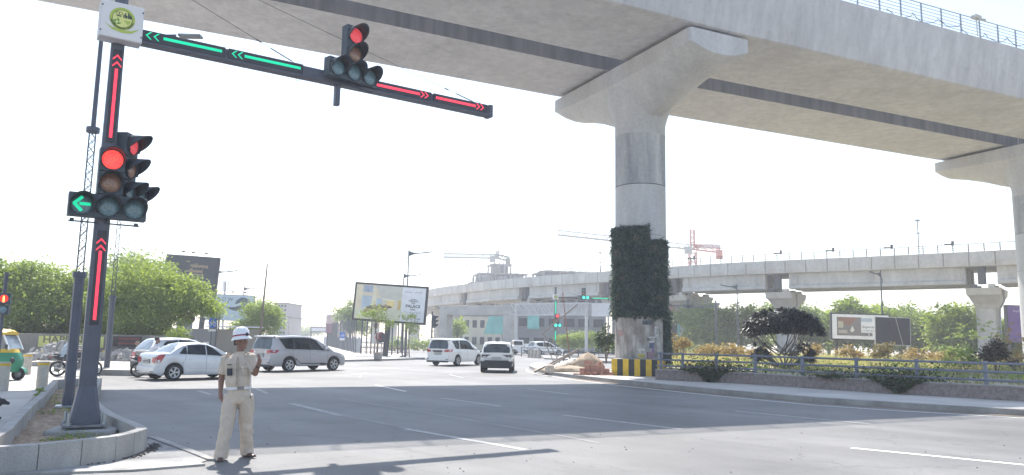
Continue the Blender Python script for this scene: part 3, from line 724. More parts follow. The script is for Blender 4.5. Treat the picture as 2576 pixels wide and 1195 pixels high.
def clumps(lobes, nclump, leaves, spread, shell=.72, flat=.75):
    cs = []; w_ = np.array([l[1][0]*l[1][1]*l[1][2] for l in lobes])**.67; w_ = w_/w_.sum()
    for _ in range(nclump):
        l = lobes[nr.choice(len(lobes), p=w_)]
        v = nr.normal(size=3); v /= np.linalg.norm(v)
        if v[2] < -.45: v[2] *= -.4
        k = shell+(1-shell)*nr.random()
        if nr.random() < .22: k *= nr.random()
        c = np.array(l[0])+v*np.array(l[1])*k*(1+.10*nr.normal())
        q = c+nr.normal(size=(leaves, 3))*spread*np.array([1, 1, flat])
        cs.append(q)
    return np.concatenate(cs)
m_bark = mat('tree_bark', (.16, .125, .095), rough=.9, var=.25, scale=6, stretch=(1, 1, .3), bump=.5)
def trunk_mesh(h, lobes, r, name, parent, rnd, n=9):
    b = MB(); pts = [(0, 0, -.1), (rnd.uniform(-.1, .1), rnd.uniform(-.1, .1), h*.5), (rnd.uniform(-.2, .2), rnd.uniform(-.2, .2), h)]
    b.tube(pts, [r*1.25, r, r*.8], 9)
    for i in range(n):
        l = lobes[i % len(lobes)]; c = Vector(l[0])+Vector((rnd.uniform(-.6, .6)*l[1][0], rnd.uniform(-.6, .6)*l[1][1], rnd.uniform(-.3, .5)*l[1][2]))
        s = Vector(pts[2]); mid = s.lerp(c, .5)+Vector((rnd.uniform(-.3, .3), rnd.uniform(-.3, .3), rnd.uniform(.1, .4)))
        b.tube([s, mid, c], [r*.55, r*.34, r*.10], 6)
    return b.build(name, m_bark, parent, smooth=50)
def tree(label, loc, h, lobes, leaf, nclump, leaves, spread, m, group=None, rz=0, name='tree', r=.2, cat='tree', aspect=2.2, droop=.35, flat=.75, shell=.72):
    t = thing(name, loc, rz, label, cat, group); rnd = random.Random(int(abs(loc[0]*100)+abs(loc[1])*10))
    trunk_mesh(h, lobes, r, 'trunk', t, rnd)
    leaf_object('crown', clumps(lobes, nclump, leaves, spread, shell, flat), None, leaf, m, t, aspect, droop=droop)
    return t
m_lf_bright = leafmat('leaf_bright', (.16, .235, .06), (.30, .375, .12), .48, .7)
m_lf_mid = leafmat('leaf_mid', (.14, .21, .06), (.27, .35, .12), .48, .5)
m_lf_dull = leafmat('leaf_dull', (.14, .20, .085), (.25, .32, .15), .45, .4)
m_lf_dark = leafmat('leaf_dark', (.03, .045, .04), (.06, .08, .07), .12, 1.6)
m_lf_plum = leafmat('leaf_plumeria', (.022, .032, .036), (.060, .068, .075), .10, 2.5, .4)
m_lf_orange = leafmat('leaf_orange', (.22, .17, .085), (.38, .28, .15), .38, 2.2)
m_lf_wall = leafmat('leaf_creeper', (.025, .045, .022), (.07, .10, .05), .2, 3)
m_lf_teal = leafmat('leaf_garden_wall', (.045, .075, .07), (.12, .16, .145), .14, 2.0)
m_lf_pale = leafmat('leaf_garden_wall_pale', (.13, .13, .11), (.22, .20, .17), .15, 2.0)
# ------------------------------------------------------------------ big trees on the left, behind the compound wall
def lobes_of(spec): return [((x, y, z), (rx, ry, rz_)) for x, y, z, rx, ry, rz_ in spec]
def broad(label, dx, dy, Y, lobes, leaf=.26, nc=300, lv=34, sp=.42, m=m_lf_bright, h=2.2, **kw):
    p = A(dx, dy, Y); p.z = 0
    return tree(label, p, h, lobes, leaf, nc, lv, sp, m, **kw)
TG = 'leafy trees behind the compound wall'
broad('wide bright green leafy tree behind the black and red shop banner', 415, 900, 47, lobes_of([(-1.3, 0, 4.5, 2.4, 2.4, 1.6), (.6, -.3, 3.8, 1.7, 2.0, 1.4), (-3.0, .2, 3.3, 1.8, 2, 1.4), (1.5, 0, 3.5, 1.25, 1.5, .8), (-.6, -.6, 2.7, 1.9, 1.8, 1.0), (-1.8, -.8, 2.4, 2.1, 1.6, .8), (2.35, 0, 3.2, .65, .8, .45), (-2.6, 0, 1.7, 2.0, 1.4, .8), (-.9, 0, 1.8, 1.3, 1.2, .7)]), nc=640, lv=70, sp=.30, leaf=.17, group=TG, droop=.6)
broad('thin pale tree with a domed grey green top rising behind the bright trees', 330, 900, 60, lobes_of([(0, 0, 6.6, 3.0, 2.5, 1.3), (-1.6, 0, 5.7, 1.8, 2, 1.1), (1.5, 0, 5.4, 1.6, 2, 1.2)]), nc=150, lv=30, m=m_lf_dull, h=4.5, group=TG)
broad('bright green leafy tree between the two dark poles', 262, 900, 49, lobes_of([(0, 0, 4.2, 2.3, 2, 1.5), (-1.4, 0, 3.4, 1.8, 1.8, 1.4), (1.2, -.4, 3.0, 1.8, 1.6, 1.2), (0, 0, 1.8, 2.2, 1.5, .8)]), nc=360, lv=62, sp=.32, leaf=.17, group=TG, droop=.5)
broad('leafy tree left of the dark poles above the yellow banner', 150, 900, 48, lobes_of([(0, 0, 4.1, 2.6, 2.2, 1.5), (-1.4, -.3, 3.2, 2.0, 1.8, 1.4), (1.6, -.4, 3.0, 1.8, 1.6, 1.2), (0, -.6, 2.5, 2.2, 1.6, .8), (-.5, .3, 1.7, 2.6, 1.4, .8)]), nc=430, lv=62, sp=.32, leaf=.17, m=m_lf_mid, group=TG, droop=.5)
broad('airy leafy tree at the left edge, its open top twigs against the sky', 38, 900, 46, lobes_of([(0, 0, 3.9, 2.5, 2.2, 1.6), (-2.2, 0, 3.3, 2.2, 2, 1.6), (1.2, -.3, 2.8, 1.9, 1.7, 1.2), (.4, 0, 5.3, 1.7, 1.5, .5), (-1, 0, 1.8, 2.6, 1.4, .9)]), nc=410, lv=58, sp=.33, leaf=.17, m=m_lf_mid, group=TG, droop=.4)
broad('leafy tree beyond the left edge of the photo behind the auto rickshaw', -75, 900, 45, lobes_of([(0, 0, 4.2, 2.6, 2.2, 1.7), (1.4, -.3, 3.0, 2, 1.8, 1.3)]), nc=200, lv=34, sp=.4, m=m_lf_mid, group=TG)
broad('small yellow green shrub beside the sedan roof, below the tree', 446, 905, 43.5, lobes_of([(0, 0, 1.5, .6, .5, .6), (.1, 0, .9, .6, .5, .6)]), nc=40, lv=40, sp=.18, leaf=.13, h=.8, name='shrub', cat='shrub', r=.05)
broad('round dusty green tree standing left of the beige office block', 638, 900, 72, lobes_of([(.4, 0, 3.7, 1.6, 2, 1.2), (-1.3, 0, 2.0, 1.1, 1.4, .8), (1.1, 0, 3.0, 1.4, 1.6, 1.3), (.1, 0, 2.2, 1.9, 1.8, 1.0)]), nc=260, lv=50, sp=.32, leaf=.2, m=m_lf_mid)
broad('feathery young tree right in front of the dining room billboard', 948, 897, 66, lobes_of([(0, 0, 3.3, 1.0, .8, .5), (-.9, 0, 3.7, .9, .6, .4), (.8, 0, 2.8, .7, .6, .5), (-.2, 0, 4.1, .6, .5, .25)]), nc=46, lv=22, sp=.22, leaf=.17, h=2.4, name='young_tree', r=.045)
broad('small light green young tree under the right half of the dining room billboard', 1030, 899, 66.5, lobes_of([(0, 0, 2.7, .8, .6, .35), (-.2, 0, 3.5, .9, .6, .25), (.2, 0, 2.3, .5, .5, .3)]), nc=34, lv=20, sp=.18, leaf=.15, h=2.0, name='young_tree', r=.045)
broad('dark green tree left of the dining room billboard beyond the tall fence posts', 880, 880, 120, lobes_of([(0, 0, 5.0, 2.4, 2, 2.2), (.6, 0, 3.2, 2, 2, 1.6)]), nc=120, lv=30, sp=.5, leaf=.4, m=m_lf_dull)
broad('distant hazy tree at the end of the road', 772, 850, 330, lobes_of([(0, 0, 3.2, 6, 4, 3.0)]), nc=50, lv=30, sp=.9, leaf=.9, m=m_lf_dull)
# ------------------------------------------------------------------ row of trees under and behind the far viaduct
RG = 'trees in a row beyond the far viaduct'
def rowtree(label, dx, Y, w_, h_, m=m_lf_mid, seedy=0):
    p = A(dx, 880, Y); p.z = 0; rnd = random.Random(dx)
    lb = [(0, 0, h_*.56, w_*.44, w_*.36, h_*.40), (0, -.4, h_*.28, w_*.46, w_*.34, h_*.22)]
    for k in range(7):
        lb.append((rnd.uniform(-.38, .38)*w_, rnd.uniform(-.3, .3)*w_, h_*rnd.uniform(.34, .82), w_*rnd.uniform(.16, .26), w_*.22, h_*rnd.uniform(.13, .2)))
    tree(label, p, h_*.3, lobes_of(lb), .42, 330, 32, .46, m, group=RG, r=.22, droop=.3)
rowtree('broad tree at the right side of the vertical garden pier, hiding an unfinished block', 1775, 106, 7.5, 7.4, m_lf_bright)
rowtree('bushy tree behind the street lamp below the far viaduct', 1862, 108, 8.5, 7.3, m_lf_bright)
rowtree('tree to the right of the first far viaduct pier, behind the dark plumeria', 2005, 112, 7.5, 8.2, m_lf_dull)
rowtree('low tree between the dark plumeria and the framed interior billboard', 2085, 110, 6.5, 6.5)
rowtree('tall tree directly above the framed interior billboard', 2145, 106, 7.2, 8.6, m_lf_mid)
rowtree('tree behind the tall lamp post and the plain black board', 2215, 108, 6.5, 7.4)
rowtree('tall pale tree right above the plain black board', 2265, 104, 6.8, 8.0, m_lf_mid)
rowtree('dense tree right of the plain black board', 2320, 100, 6.5, 6.6, m_lf_dull)
rowtree('bright green tree just left of the right hand far pier', 2395, 94, 6.6, 7.4, m_lf_bright)
rowtree('small tree seen between the right hand far pier and the purple board', 2505, 92, 5.2, 5.2, m_lf_mid)
rowtree('tree at the right edge behind the purple board', 2610, 92, 7, 6.4, m_lf_mid)
# ------------------------------------------------------------------ vertical garden on the first pier: a part of the pier
def garden_pts(a0, a1, z0, z1, n, r=1.31, thick=.075, step=None):
    a = nr.uniform(a0, a1, n); z = nr.uniform(z0, z1, n); rr = r+np.abs(nr.normal(size=n))*thick
    return np.stack([rr*np.cos(a), rr*np.sin(a), z], 1), np.stack([np.cos(a), np.sin(a), np.full(n, -.55)], 1)
va = math.atan2(-C1.y, -C1.x)-pier.rotation_euler.z          # local angle that faces the photographer
fab = MB()
for a0, a1, z0, z1 in ((-1.75, .35, 3.0, 7.42), (.35, 1.25, 3.0, 6.75), (.98, 1.55, .85, 3.0)):
    rs = []
    for z in (z0, z1): rs.append([(1.30*math.cos(va+a0+(a1-a0)*j/20), 1.30*math.sin(va+a0+(a1-a0)*j/20), z) for j in range(21)])
    fab.rings(rs, closed=False, cap=False)
vg = fab.build('vertical_garden', mat('garden_felt', (.035, .045, .043), var=.3, scale=8), pier)
P_, N_ = [], []
for a0, a1, z0, z1, n in ((-1.8, .36, 2.98, 7.45, 15000), (.36, 1.28, 2.98, 6.78, 6000), (.96, 1.6, .7, 3.0, 3000)):
    p, q = garden_pts(va+a0, va+a1, z0, z1, n); P_.append(p); N_.append(q)
p, q = np.concatenate(P_), np.concatenate(N_)
# trailing stems under the lower edge
for aa in np.linspace(-1.7, .9, 15):
    ln_ = abs(nr.normal())*.16+.05; k = 26; a = va+aa+nr.normal(size=k)*.035; z = 3.0-nr.random(k)*ln_; P_.append(np.stack([1.34*np.cos(a), 1.34*np.sin(a), z], 1)); N_.append(np.stack([np.cos(a), np.sin(a), np.full(k, -.8)], 1))
p, q = np.concatenate(P_), np.concatenate(N_)
# tufts that stand out
ti = nr.choice(len(p), 260); tp, tq = [], []
for i in ti: k = 16; tp.append(p[i]+q[i]*.08*np.array([1, 1, 0])+nr.normal(size=(k, 3))*.07); tq.append(np.repeat(q[i][None], k, 0))
leaf_object('foliage', np.concatenate([p]+tp), np.concatenate([q]+tq), .115, m_lf_teal, vg, 2.6, droop=.7)
rows = []
rq = []
for (aa, zz) in ((-.95, 6.15), (-.55, 4.9), (-.2, 6.75), (.55, 6.3), (.6, 4.95), (-.85, 3.95), (.62, 3.9), (.1, 5.7)):
    for k in range(60):
        a = va+aa+nr.normal()*.15; z = zz+nr.normal()*.08-abs(a-va-aa)*.25; rows.append((1.44*math.cos(a), 1.44*math.sin(a), z)); rq.append((math.cos(a), math.sin(a), -.3))
leaf_object('pale_foliage', np.array(rows), np.array(rq), .12, m_lf_pale, vg, 2.2, droop=.5)
# poster-stained lower ring
m_post = bpy.data.materials.new('torn_poster_layer'); m_post.use_nodes = True
def poster_nodes(m):
    t = m.node_tree; N = t.nodes; L = t.links; b = N['Principled BSDF']; b.inputs['Roughness'].default_value = .9
    tc = N.new('ShaderNodeTexCoord'); o = None
    for sc, st, lo, hi, c0, c1 in ((2.2, (1, 1, .45), .38, .62, (.24, .215, .20), (.46, .44, .41)), (5, (1, 1, .25), .5, .72, (1, 1, 1), (.62, .55, .52)), (9, (1, 1, .6), .55, .62, (1, 1, 1), (1.18, 1.18, 1.2))):
        mp = N.new('ShaderNodeMapping'); mp.inputs['Scale'].default_value = st; L.new(tc.outputs['Object'], mp.inputs[0])
        n_ = N.new('ShaderNodeTexNoise'); n_.inputs['Scale'].default_value = sc; n_.inputs['Detail'].default_value = 8; L.new(mp.outputs[0], n_.inputs[0])
        r_ = N.new('ShaderNodeValToRGB'); r_.color_ramp.elements[0].position = lo; r_.color_ramp.elements[1].position = hi; r_.color_ramp.elements[0].color = (*c0, 1); r_.color_ramp.elements[1].color = (*c1, 1); L.new(n_.outputs[0], r_.inputs[0])
        if o is None: o = r_.outputs[0]
        else:
            mx = N.new('ShaderNodeMix'); mx.data_type = 'RGBA'; mx.blend_type = 'MULTIPLY'; mx.inputs[0].default_value = 1; L.new(o, mx.inputs[6]); L.new(r_.outputs[0], mx.inputs[7]); o = mx.outputs[2]
    L.new(o, b.inputs['Base Color'])
poster_nodes(m_post)
def on_pier(name, a0, a1, z0, z1, m, r=1.292, parent=pier, n=16, th=.004):
    b = MB(); rs = []
    for rr, z in ((r, z0), (r+th, z0), (r+th, z1), (r, z1)): rs.append([(rr*math.cos(va+a0+(a1-a0)*j/n), rr*math.sin(va+a0+(a1-a0)*j/n), z) for j in range(n+1)])
    b.rings(rs, closed=False, cap=False); return b.build(name, m, parent)
on_pier('poster_layer', -1.9, 1.12, .88, 2.97, m_post)
for a0, a1, z0, z1, c in ((.05, .42, 2.58, 2.78, (.10, .11, .13)), (.30, .52, 1.72, 2.0, (.60, .58, .55)), (.30, .50, 1.45, 1.70, (.12, .13, .20)), (-.12, .14, 1.32, 1.42, (.55, .50, .45)), (-.12, .13, .98, 1.18, (.50, .40, .12)), (.2, .48, .95, 1.28, (.30, .20, .22)), (.42, .5, 1.28, 1.42, (.20, .12, .28)), (.52, .72, 1.85, 2.5, (.40, .39, .38)), (-1.0, -.75, 2.0, 2.3, (.36, .24, .22))):
    on_pier('poster', a0, a1, z0, z1, mat('poster_%02d%02d' % (int(abs(a0)*50), int(z0*20)), c, rough=.85, var=.35, scale=9), r=1.2975, n=6)
# HOTEL lettering on one poster, bent round the column
m_ink = mat('poster_ink', (.05, .05, .07), var=.2)
def bent(txt, size, a, z, m):
    me = text_mesh(txt, size, 'CENTER', .02); b = MB()
    for q in me.polygons:
        b.quad([((1.305)*math.cos(va+a+me.vertices[v].co.x/1.3), 1.305*math.sin(va+a+me.vertices[v].co.x/1.3), z+me.vertices[v].co.y) for v in q.vertices])
    return b.build('lettering', m, pier)
bent('HOT', .22, .41, 1.86, m_ink)
bent('ROOM 100', .07, .40, 1.62, mat('poster_white', (.6, .6, .6), var=0)) if False else None
# ================================================================== FAR VIADUCT
FV = [(3150, 70), (2820, 76), (2552, 82), (2220, 90), (1867, 99.7), (1671, 108), (1528, 116), (1305, 131.6), (1152, 151.6), (1077, 168), (985, 205), (915, 258), (868, 335)]
fpts = []
for x, Y in FV:
    p = A(x, 700, Y); p.z = 0; fpts.append(p)
def catmull(P, n=8):
    out = []
    for i in range(len(P)-1):
        p0, p1, p2, p3 = P[max(i-1, 0)], P[i], P[i+1], P[min(i+2, len(P)-1)]
        for k in range(n):
            t = k/n; out.append(.5*((2*p1)+(p2-p0)*t+(2*p0-5*p1+4*p2-p3)*t*t+(3*p1-p0-3*p2+p3)*t**3))
    out.append(P[-1]); return out
fc = catmull(fpts)
# resample at even steps
def resample(P, step):
    d = [0]
    for i in range(1, len(P)): d.append(d[-1]+(P[i]-P[i-1]).length)
    out = []; s = 0; i = 0
    while s < d[-1]:
        while d[i+1] < s: i += 1
        out.append(P[i].lerp(P[i+1], (s-d[i])/(d[i+1]-d[i]))); s += step
    return out
fr_ = resample(fc, .25)
def fnorm(P, i):
    t = (P[min(i+1, len(P)-1)]-P[max(i-1, 0)]).normalized(); n_ = Vector((t.y, -t.x, 0))
    return n_ if n_.dot(P[i]) > 0 else -n_          # away from the camera
m_fc = mat('far_concrete', (.46, .44, .41), rough=.88, col2=(.58, .56, .53), scale=.6, stretch=(1, 1, .45), fine=.07, fscale=3, detail=8)
m_fg = mat('far_girder_concrete', (.40, .385, .36), rough=.88, col2=(.54, .52, .49), scale=.5, stretch=(1, 1, .35), fine=.08, fscale=2.5, detail=8)
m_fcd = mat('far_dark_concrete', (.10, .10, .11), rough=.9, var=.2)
m_frail = mat('far_railing_steel', (.10, .10, .11), rough=.6, var=.1)
fv = thing('curved_viaduct', (0, 0, 0), 0, 'far beige concrete viaduct curving behind the junction, panelled parapet and thin railing on top', 'viaduct')
ZS, ZG, ZP, ZT = 8.75, 10.75, 10.7, 12.3
# parapet loft with a groove every 2.6 m
rs = []; acc = 0; idx = 0
for i in range(0, len(fr_), 1):
    k = i % 10
    if k in (0, 1, 9) or i == len(fr_)-1:
        off_ = {0: 0, 1: -.17, 9: .17}.get(k, 0); p = fr_[i]; n_ = fnorm(fr_, i); p = p+Vector((n_.y, -n_.x, 0))*(off_ if (fr_[min(i+1, len(fr_)-1)]-fr_[max(i-1, 0)]).dot(Vector((n_.y, -n_.x, 0))) > 0 else -off_); g = .16 if k == 0 else 0.0
        rs.append([(p+n_*u+Vector((0, 0, z))) for u, z in ((g, ZP), (-.10+g, ZP+.5), (-.10+g, ZT), (.16, ZT), (.3, ZP+.4), (.3, ZP))])
b = MB(); b.rings(rs); b.build('parapet', m_fc, fv)
rs = []
for i in range(0, len(fr_), 8):
    p = fr_[i]; n_ = fnorm(fr_, i); rs.append([(p+n_*u+Vector((0, 0, z))) for u, z in ((.1, ZP-.03), (.1, ZP+.3), (9.2, ZP+.3), (9.2, ZP-.03))])
b = MB(); b.rings(rs); b.build('deck', m_fg, fv)
rs = []
for i in range(0, len(fr_), 8):
    p = fr_[i]; n_ = fnorm(fr_, i); rs.append([(p+n_*u+Vector((0, 0, z))) for u, z in ((9.2, ZP), (9.3, ZT), (9.05, ZT), (9.0, ZP))])
b = MB(); b.rings(rs); b.build('parapet', m_fc, fv)
# piers: where the joints fall
PIERS = [2467, 1948, 1690, 1519, 1312, 1160, 1062, 1000, 950, 912]
dist = []
def near_idx(dx):
    best, bi = 9e9, 0
    for i in range(len(fr_)):
        p = fr_[i]; 
        if p.y < 5: continue
        v = Vector((p.x, p.y, 10-HCAM)); x = PX/2+PF*v.dot(_rt)/v.dot(_fw)
        if abs(x-dx) < best: best, bi = abs(x-dx), i
    return bi
pidx = [near_idx(x) for x in PIERS]
bounds = [0]+pidx+[len(fr_)-1]
for a, c in zip(bounds[:-1], bounds[1:]):
    if c-a < 20: continue
    for u0 in (.55, 3.6, 6.4):
        rs = []
        js = list(range(a+6, c-6, 12))+[c-6]
        for j in js:
            p = fr_[j]; n_ = fnorm(fr_, j)
            rs.append([(p+n_*(u0+u)+Vector((0, 0, z))) for u, z in ((-.25, ZS), (-.25, ZS+.35), (0, ZS+.55), (0, ZG-.03), (1.0, ZG-.03), (1.0, ZS+.55), (1.25, ZS+.35), (1.25, ZS))])
        b = MB(); b.rings(rs)
        for j in (a+6, c-8):              # end blocks
            pa, pb = fr_[j], fr_[j+2]
            n_ = fnorm(fr_, j); t = (pb-pa).normalized()
        b.build('girder', m_fg, fv)
        if u0 < 1:
            for j in (a+9, (a+c)//2, c-9):
                p = fr_[j]; n_ = fnorm(fr_, j); t = Vector((-n_.y, n_.x, 0)); b = MB()
                b.box(tuple(p+n_*(u0+.08)+Vector((0, 0, (ZS+ZG)/2+.1))), (.5 if j != (a+c)//2 else .16, .34, ZG-ZS-.3), rz=math.atan2(t.y, t.x)); b.build('stiffener', m_fg, fv)
rs = []
rb = MB(); step = 6
zt = ZT+.88
for i in range(0, len(fr_), step):
    p = fr_[i]+fnorm(fr_, i)*.03; rb.box((p.x, p.y, ZT+.44), (.075, .075, .88))
for k in (.25, .45, .65, .88):
    rb.tube([fr_[i]+fnorm(fr_, i)*.03+Vector((0, 0, ZT+k)) for i in range(0, len(fr_), 12)], (.03 if k < .8 else .045), 4)
rb.build('railing', m_frail, fv)
rb = MB()
for i in range(0, len(fr_), 6):
    p = fr_[i]+fnorm(fr_, i)*9.15; rb.box((p.x, p.y, ZT+.44), (.075, .075, .88))
for k in (.45, .88): rb.tube([fr_[i]+fnorm(fr_, i)*9.15+Vector((0, 0, ZT+k)) for i in range(0, len(fr_), 12)], .03, 4)
rb.build('railing', m_frail, fv)
FP = {}
lab = {2467: 'right hand far viaduct pier with a flared cap and side drain pipe', 1948: 'far viaduct pier rising behind the dark plumeria tree', 1690: 'far viaduct pier hidden beside the vertical garden column', 1519: 'far viaduct pier behind the grey truss sign gantry',
       1312: 'far viaduct pier right of the concrete portal frame', 1160: 'far viaduct pier behind the concrete portal frame', 1062: 'far viaduct pier just right of the dining room billboard', 1000: 'far viaduct pier behind the dark billboard post', 950: 'far viaduct pier left of the dark billboard post', 912: 'farthest far viaduct pier by the tall fence posts'}
for x, i in zip(PIERS, pidx):
    p = fr_[i]; n_ = fnorm(fr_, i); c_ = p+n_*4.4; c_.z = 0
    t = thing('viaduct_pier', c_, math.atan2(n_.y, n_.x), lab[x], 'pier', 'piers of the far viaduct')
    b = MB()
    if x > 1600:
        rs = [[(uu*sx, vv*sy, z) for sx, sy in ((-1, -1), (1, -1), (1, 1), (-1, 1))] for z, uu, vv in ((6.1, 1.15, 1.12), (6.6, 1.5, 1.2), (7.4, 2.6, 1.5), (7.6, 3.2, 1.62), (8.35, 3.6, 1.65))]
        b.rings(rs); b.build('pier_cap', m_fc, t)
        b = MB(); b.prism([(-1.15, -.8), (-.8, -1.12), (.8, -1.12), (1.15, -.8), (1.15, .8), (.8, 1.12), (-.8, 1.12), (-1.15, .8)], 0, 6.1); b.build('shaft', m_fc, t)
    else:
        rs = [[(uu*sx, vv*sy, z) for sx, sy in ((-1, -1), (1, -1), (1, 1), (-1, 1))] for z, uu, vv in ((6.9, 1.2, 1.2), (7.5, 3.2, 1.3), (8.35, 3.8, 1.35))]
        b.rings(rs); b.build('pier_cap', m_fg, t)
        b = MB(); b.prism([(-1.2, -1.2), (1.2, -1.2), (1.2, 1.2), (-1.2, 1.2)], 0, 6.9); b.build('shaft', m_fg, t)
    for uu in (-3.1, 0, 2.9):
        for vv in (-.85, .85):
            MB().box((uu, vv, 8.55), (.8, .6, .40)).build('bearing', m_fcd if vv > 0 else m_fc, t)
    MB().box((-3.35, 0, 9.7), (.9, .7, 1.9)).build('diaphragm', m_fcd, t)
    if x > 1600:
        b = MB(); b.tube([(-1.5, -1.75, 8.2), (-1.3, -1.75, 7), (-1.1, -1.3, 6.2), (-1.0, -1.22, 5.8), (-1.0, -1.22, 0)], .1, 6); b.build('drain_pipe', m_steel, t)
# masts and boxes on the parapet railing
for x, ztop, lb in ((2314, 4.6, 'thin mast with two side lamps on the far viaduct, seen against the sky'), (1503, 3.6, 'thin antenna mast on the far viaduct left of the vertical garden')):
    i = near_idx(x); p = fr_[i]+fnorm(fr_, i)*.5
    t = thing('mast', (p.x, p.y, ZP+.3), 0, lb, 'mast'); MB().tube([(0, 0, 0), (0, 0, ztop+.8)], .06, 6).build('pole', m_steel, t)
    b = MB(); b.box((0, 0, ztop+.7), (.5, .2, .2)); b.build('lamp_head', m_steel, t); b = MB(); b.box((.0, 0, ztop-.8), (.45, .12, .12)); b.build('crossarm', m_steel, t)
for x in (1965, 2100, 2245, 2400, 1745):
    i = near_idx(x); p = fr_[i]; b = MB(); b.box((0, 0, .12), (.22, .22, .5)); b.box((-.5, 0, -.02), (.8, .2, .14))
    o = b.build('signal_box', m_fcd, None, loc=(p.x, p.y, ZT+.92)); tag(o, 'small dark trackside box clamped on the far viaduct railing', 'box', 'trackside boxes on the far viaduct')
# ================================================================== PORTAL FRAME AND TRUSS GANTRY
m_port = mat('portal_concrete', (.38, .365, .345), rough=.9, col2=(.50, .485, .46), scale=.8, detail=8)
Y_ = 104
a = A(1112, 850, Y_); c = A(1292, 850, Y_-6)
mid = (a+c)/2; mid.z = 0; L_ = (c-a).length; rz = math.atan2((c-a).y, (c-a).x)
pf = thing('portal_frame', mid, rz, 'plain concrete portal frame of two columns and a deep beam below the far viaduct', 'portal frame')
zt = A(1200, 772, Y_).z; zb = A(1200, 794, Y_).z
MB().box((0, 0, (zt+zb)/2), (L_, 1.6, zt-zb)).build('beam', m_port, pf, bevel=.03)
for s in (-1, 1): MB().box((s*(L_/2-.6), 0, zb/2), (1.2, 1.4, zb)).build('column', m_port, pf, bevel=.03)
m_gal = mat('galvanised_truss', (.50, .51, .52), rough=.45, metal=.3, var=.08)
a = A(1289, 850, 96); c = A(1486, 850, 90); mid = (a+c)/2; mid.z = 0; L_ = (c-a).length
gt = thing('sign_gantry', mid, math.atan2((c-a).y, (c-a).x), 'pale grey truss gantry spanning the road behind the red and green far signal', 'gantry')
zt = A(1390, 764, 93).z; zb = A(1390, 792, 93).z
n = 11
for dy in (-.55, .55):
    b = MB()
    for z in (zt, zb): b.box((0, dy, z), (L_, .12, .14))
    b.build('chord', m_gal, gt)
    for k in range(n):
        x0 = -L_/2+L_*k/n; x1 = -L_/2+L_*(k+1)/n
        b = MB(); b.tube([(x0, dy, zt if k < n/2 else zb), (x1, dy, zb if k < n/2 else zt)], .05, 4); b.tube([(x0, dy, zb), (x0, dy, zt)], .045, 4); b.build('web_member', m_gal, gt)
MB().box((0, .58, (zt+zb)/2), (L_*.98, .05, (zt-zb)*.9)).build('cladding', mat('gantry_cladding', (.40, .41, .43), rough=.6, var=.08, scale=.5), gt)
for x in (-L_/2+.5, L_/2-.6): b = MB(); b.tube([(x, 0, 0), (x, 0, zt)], .2, 8); b.build('leg', m_gal, gt)
MB().box((L_/2+1.3, 0, (zt+zb)/2-.1), (2.3, .3, (zt-zb)*1.15)).build('sign_panel', mat('blank_sign', (.62, .62, .64), rough=.6, var=.06, scale=.8), gt)
# ================================================================== UNFINISHED TOWERS, BLOCKS AND CRANES
m_bare = mat('bare_frame_concrete', (.26, .25, .245), rough=.9, var=.2, scale=.4)
m_void = mat('unlit_floor', (.075, .075, .085), rough=.9, var=.3, scale=.5)
m_brick = mat('infill_brick', (.30, .20, .16), rough=.9, var=.2, scale=.8)
def skeleton(label, dx, Y, tiers, fh=3.2, rz=.2, z0=0, net=None, seed=1, cols=None):
    p = A(dx, 850, Y); p.z = z0; t = thing('unfinished_building', p, rz, label, 'building'); rn = random.Random(seed)
    z = 0
    for (w_, d_, n, xo) in tiers:
        b = MB(); c_ = MB(); v = MB(); i_ = MB()
        for k in range(n):
            b.box((xo, 0, z+fh), (w_+.8, d_+.8, .35)); nc = max(3, int(w_/4.5))
            for q in range(nc+1):
                for yy in (-d_/2, d_/2): c_.box((xo-w_/2+w_*q/nc, yy, z+fh/2), (.5, .5, fh-.35))
            v.box((xo, 0, z+fh/2), (w_-1.4, d_-1.6, fh-.36))
            for q in range(nc):
                if rn.random() < .38: i_.box((xo-w_/2+w_*(q+.5)/nc, -d_/2+.1, z+fh*.4), (w_/nc*.7, .2, fh*.75))
            z += fh
        b.build('floor_slabs', m_bare, t); c_.build('columns', m_bare, t); v.build('inner_walls', m_void, t)
        if i_.v: i_.build('infill_walls', m_brick if seed % 2 else m_bare, t)
    b = MB(); w_, d_, _, xo = tiers[-1]
    for k in range(int(w_*1.3)): 
        x = xo+rn.uniform(-w_/2, w_/2); b.box((x, rn.uniform(-d_/2, d_/2), z+.8), (.10, .10, rn.uniform(.8, 2.6)))
    b.build('rebar', m_bare, t)
    if net:
        for (x, zz, w_, h_) in net: MB().box((x, -tiers[0][1]/2-.5, zz), (w_, .08, h_)).build('safety_net', mat('teal_net', (.16, .42, .37), rough=.9, var=.2, scale=.6), t)
    return t
sk1 = skeleton('stepped unfinished tower under the left crane, rising hazily above the far viaduct', 1246, 250, [(21, 16, 6, 0), (19, 15, 1, .3), (15, 13, 1, .8), (6, 8, 1, .8)], seed=2, z0=-3.0)
skeleton('long low unfinished block with bare columns just left of the vertical garden pier', 1432, 235, [(20, 14, 7, 0)], seed=4, z0=-.3)
skeleton('small unfinished block far left on the viaduct skyline beside the dining room billboard', 1135, 260, [(12, 12, 6, 0)], seed=6, z0=-2.1)
skeleton('unfinished brick and teal netted building right of the vertical garden pier', 1712, 128, [(9, 8, 3, 0)], fh=2.7, seed=3, net=((-1.5, 3.9, 2.2, 2), (1.5, 3.9, 1.4, 2)))
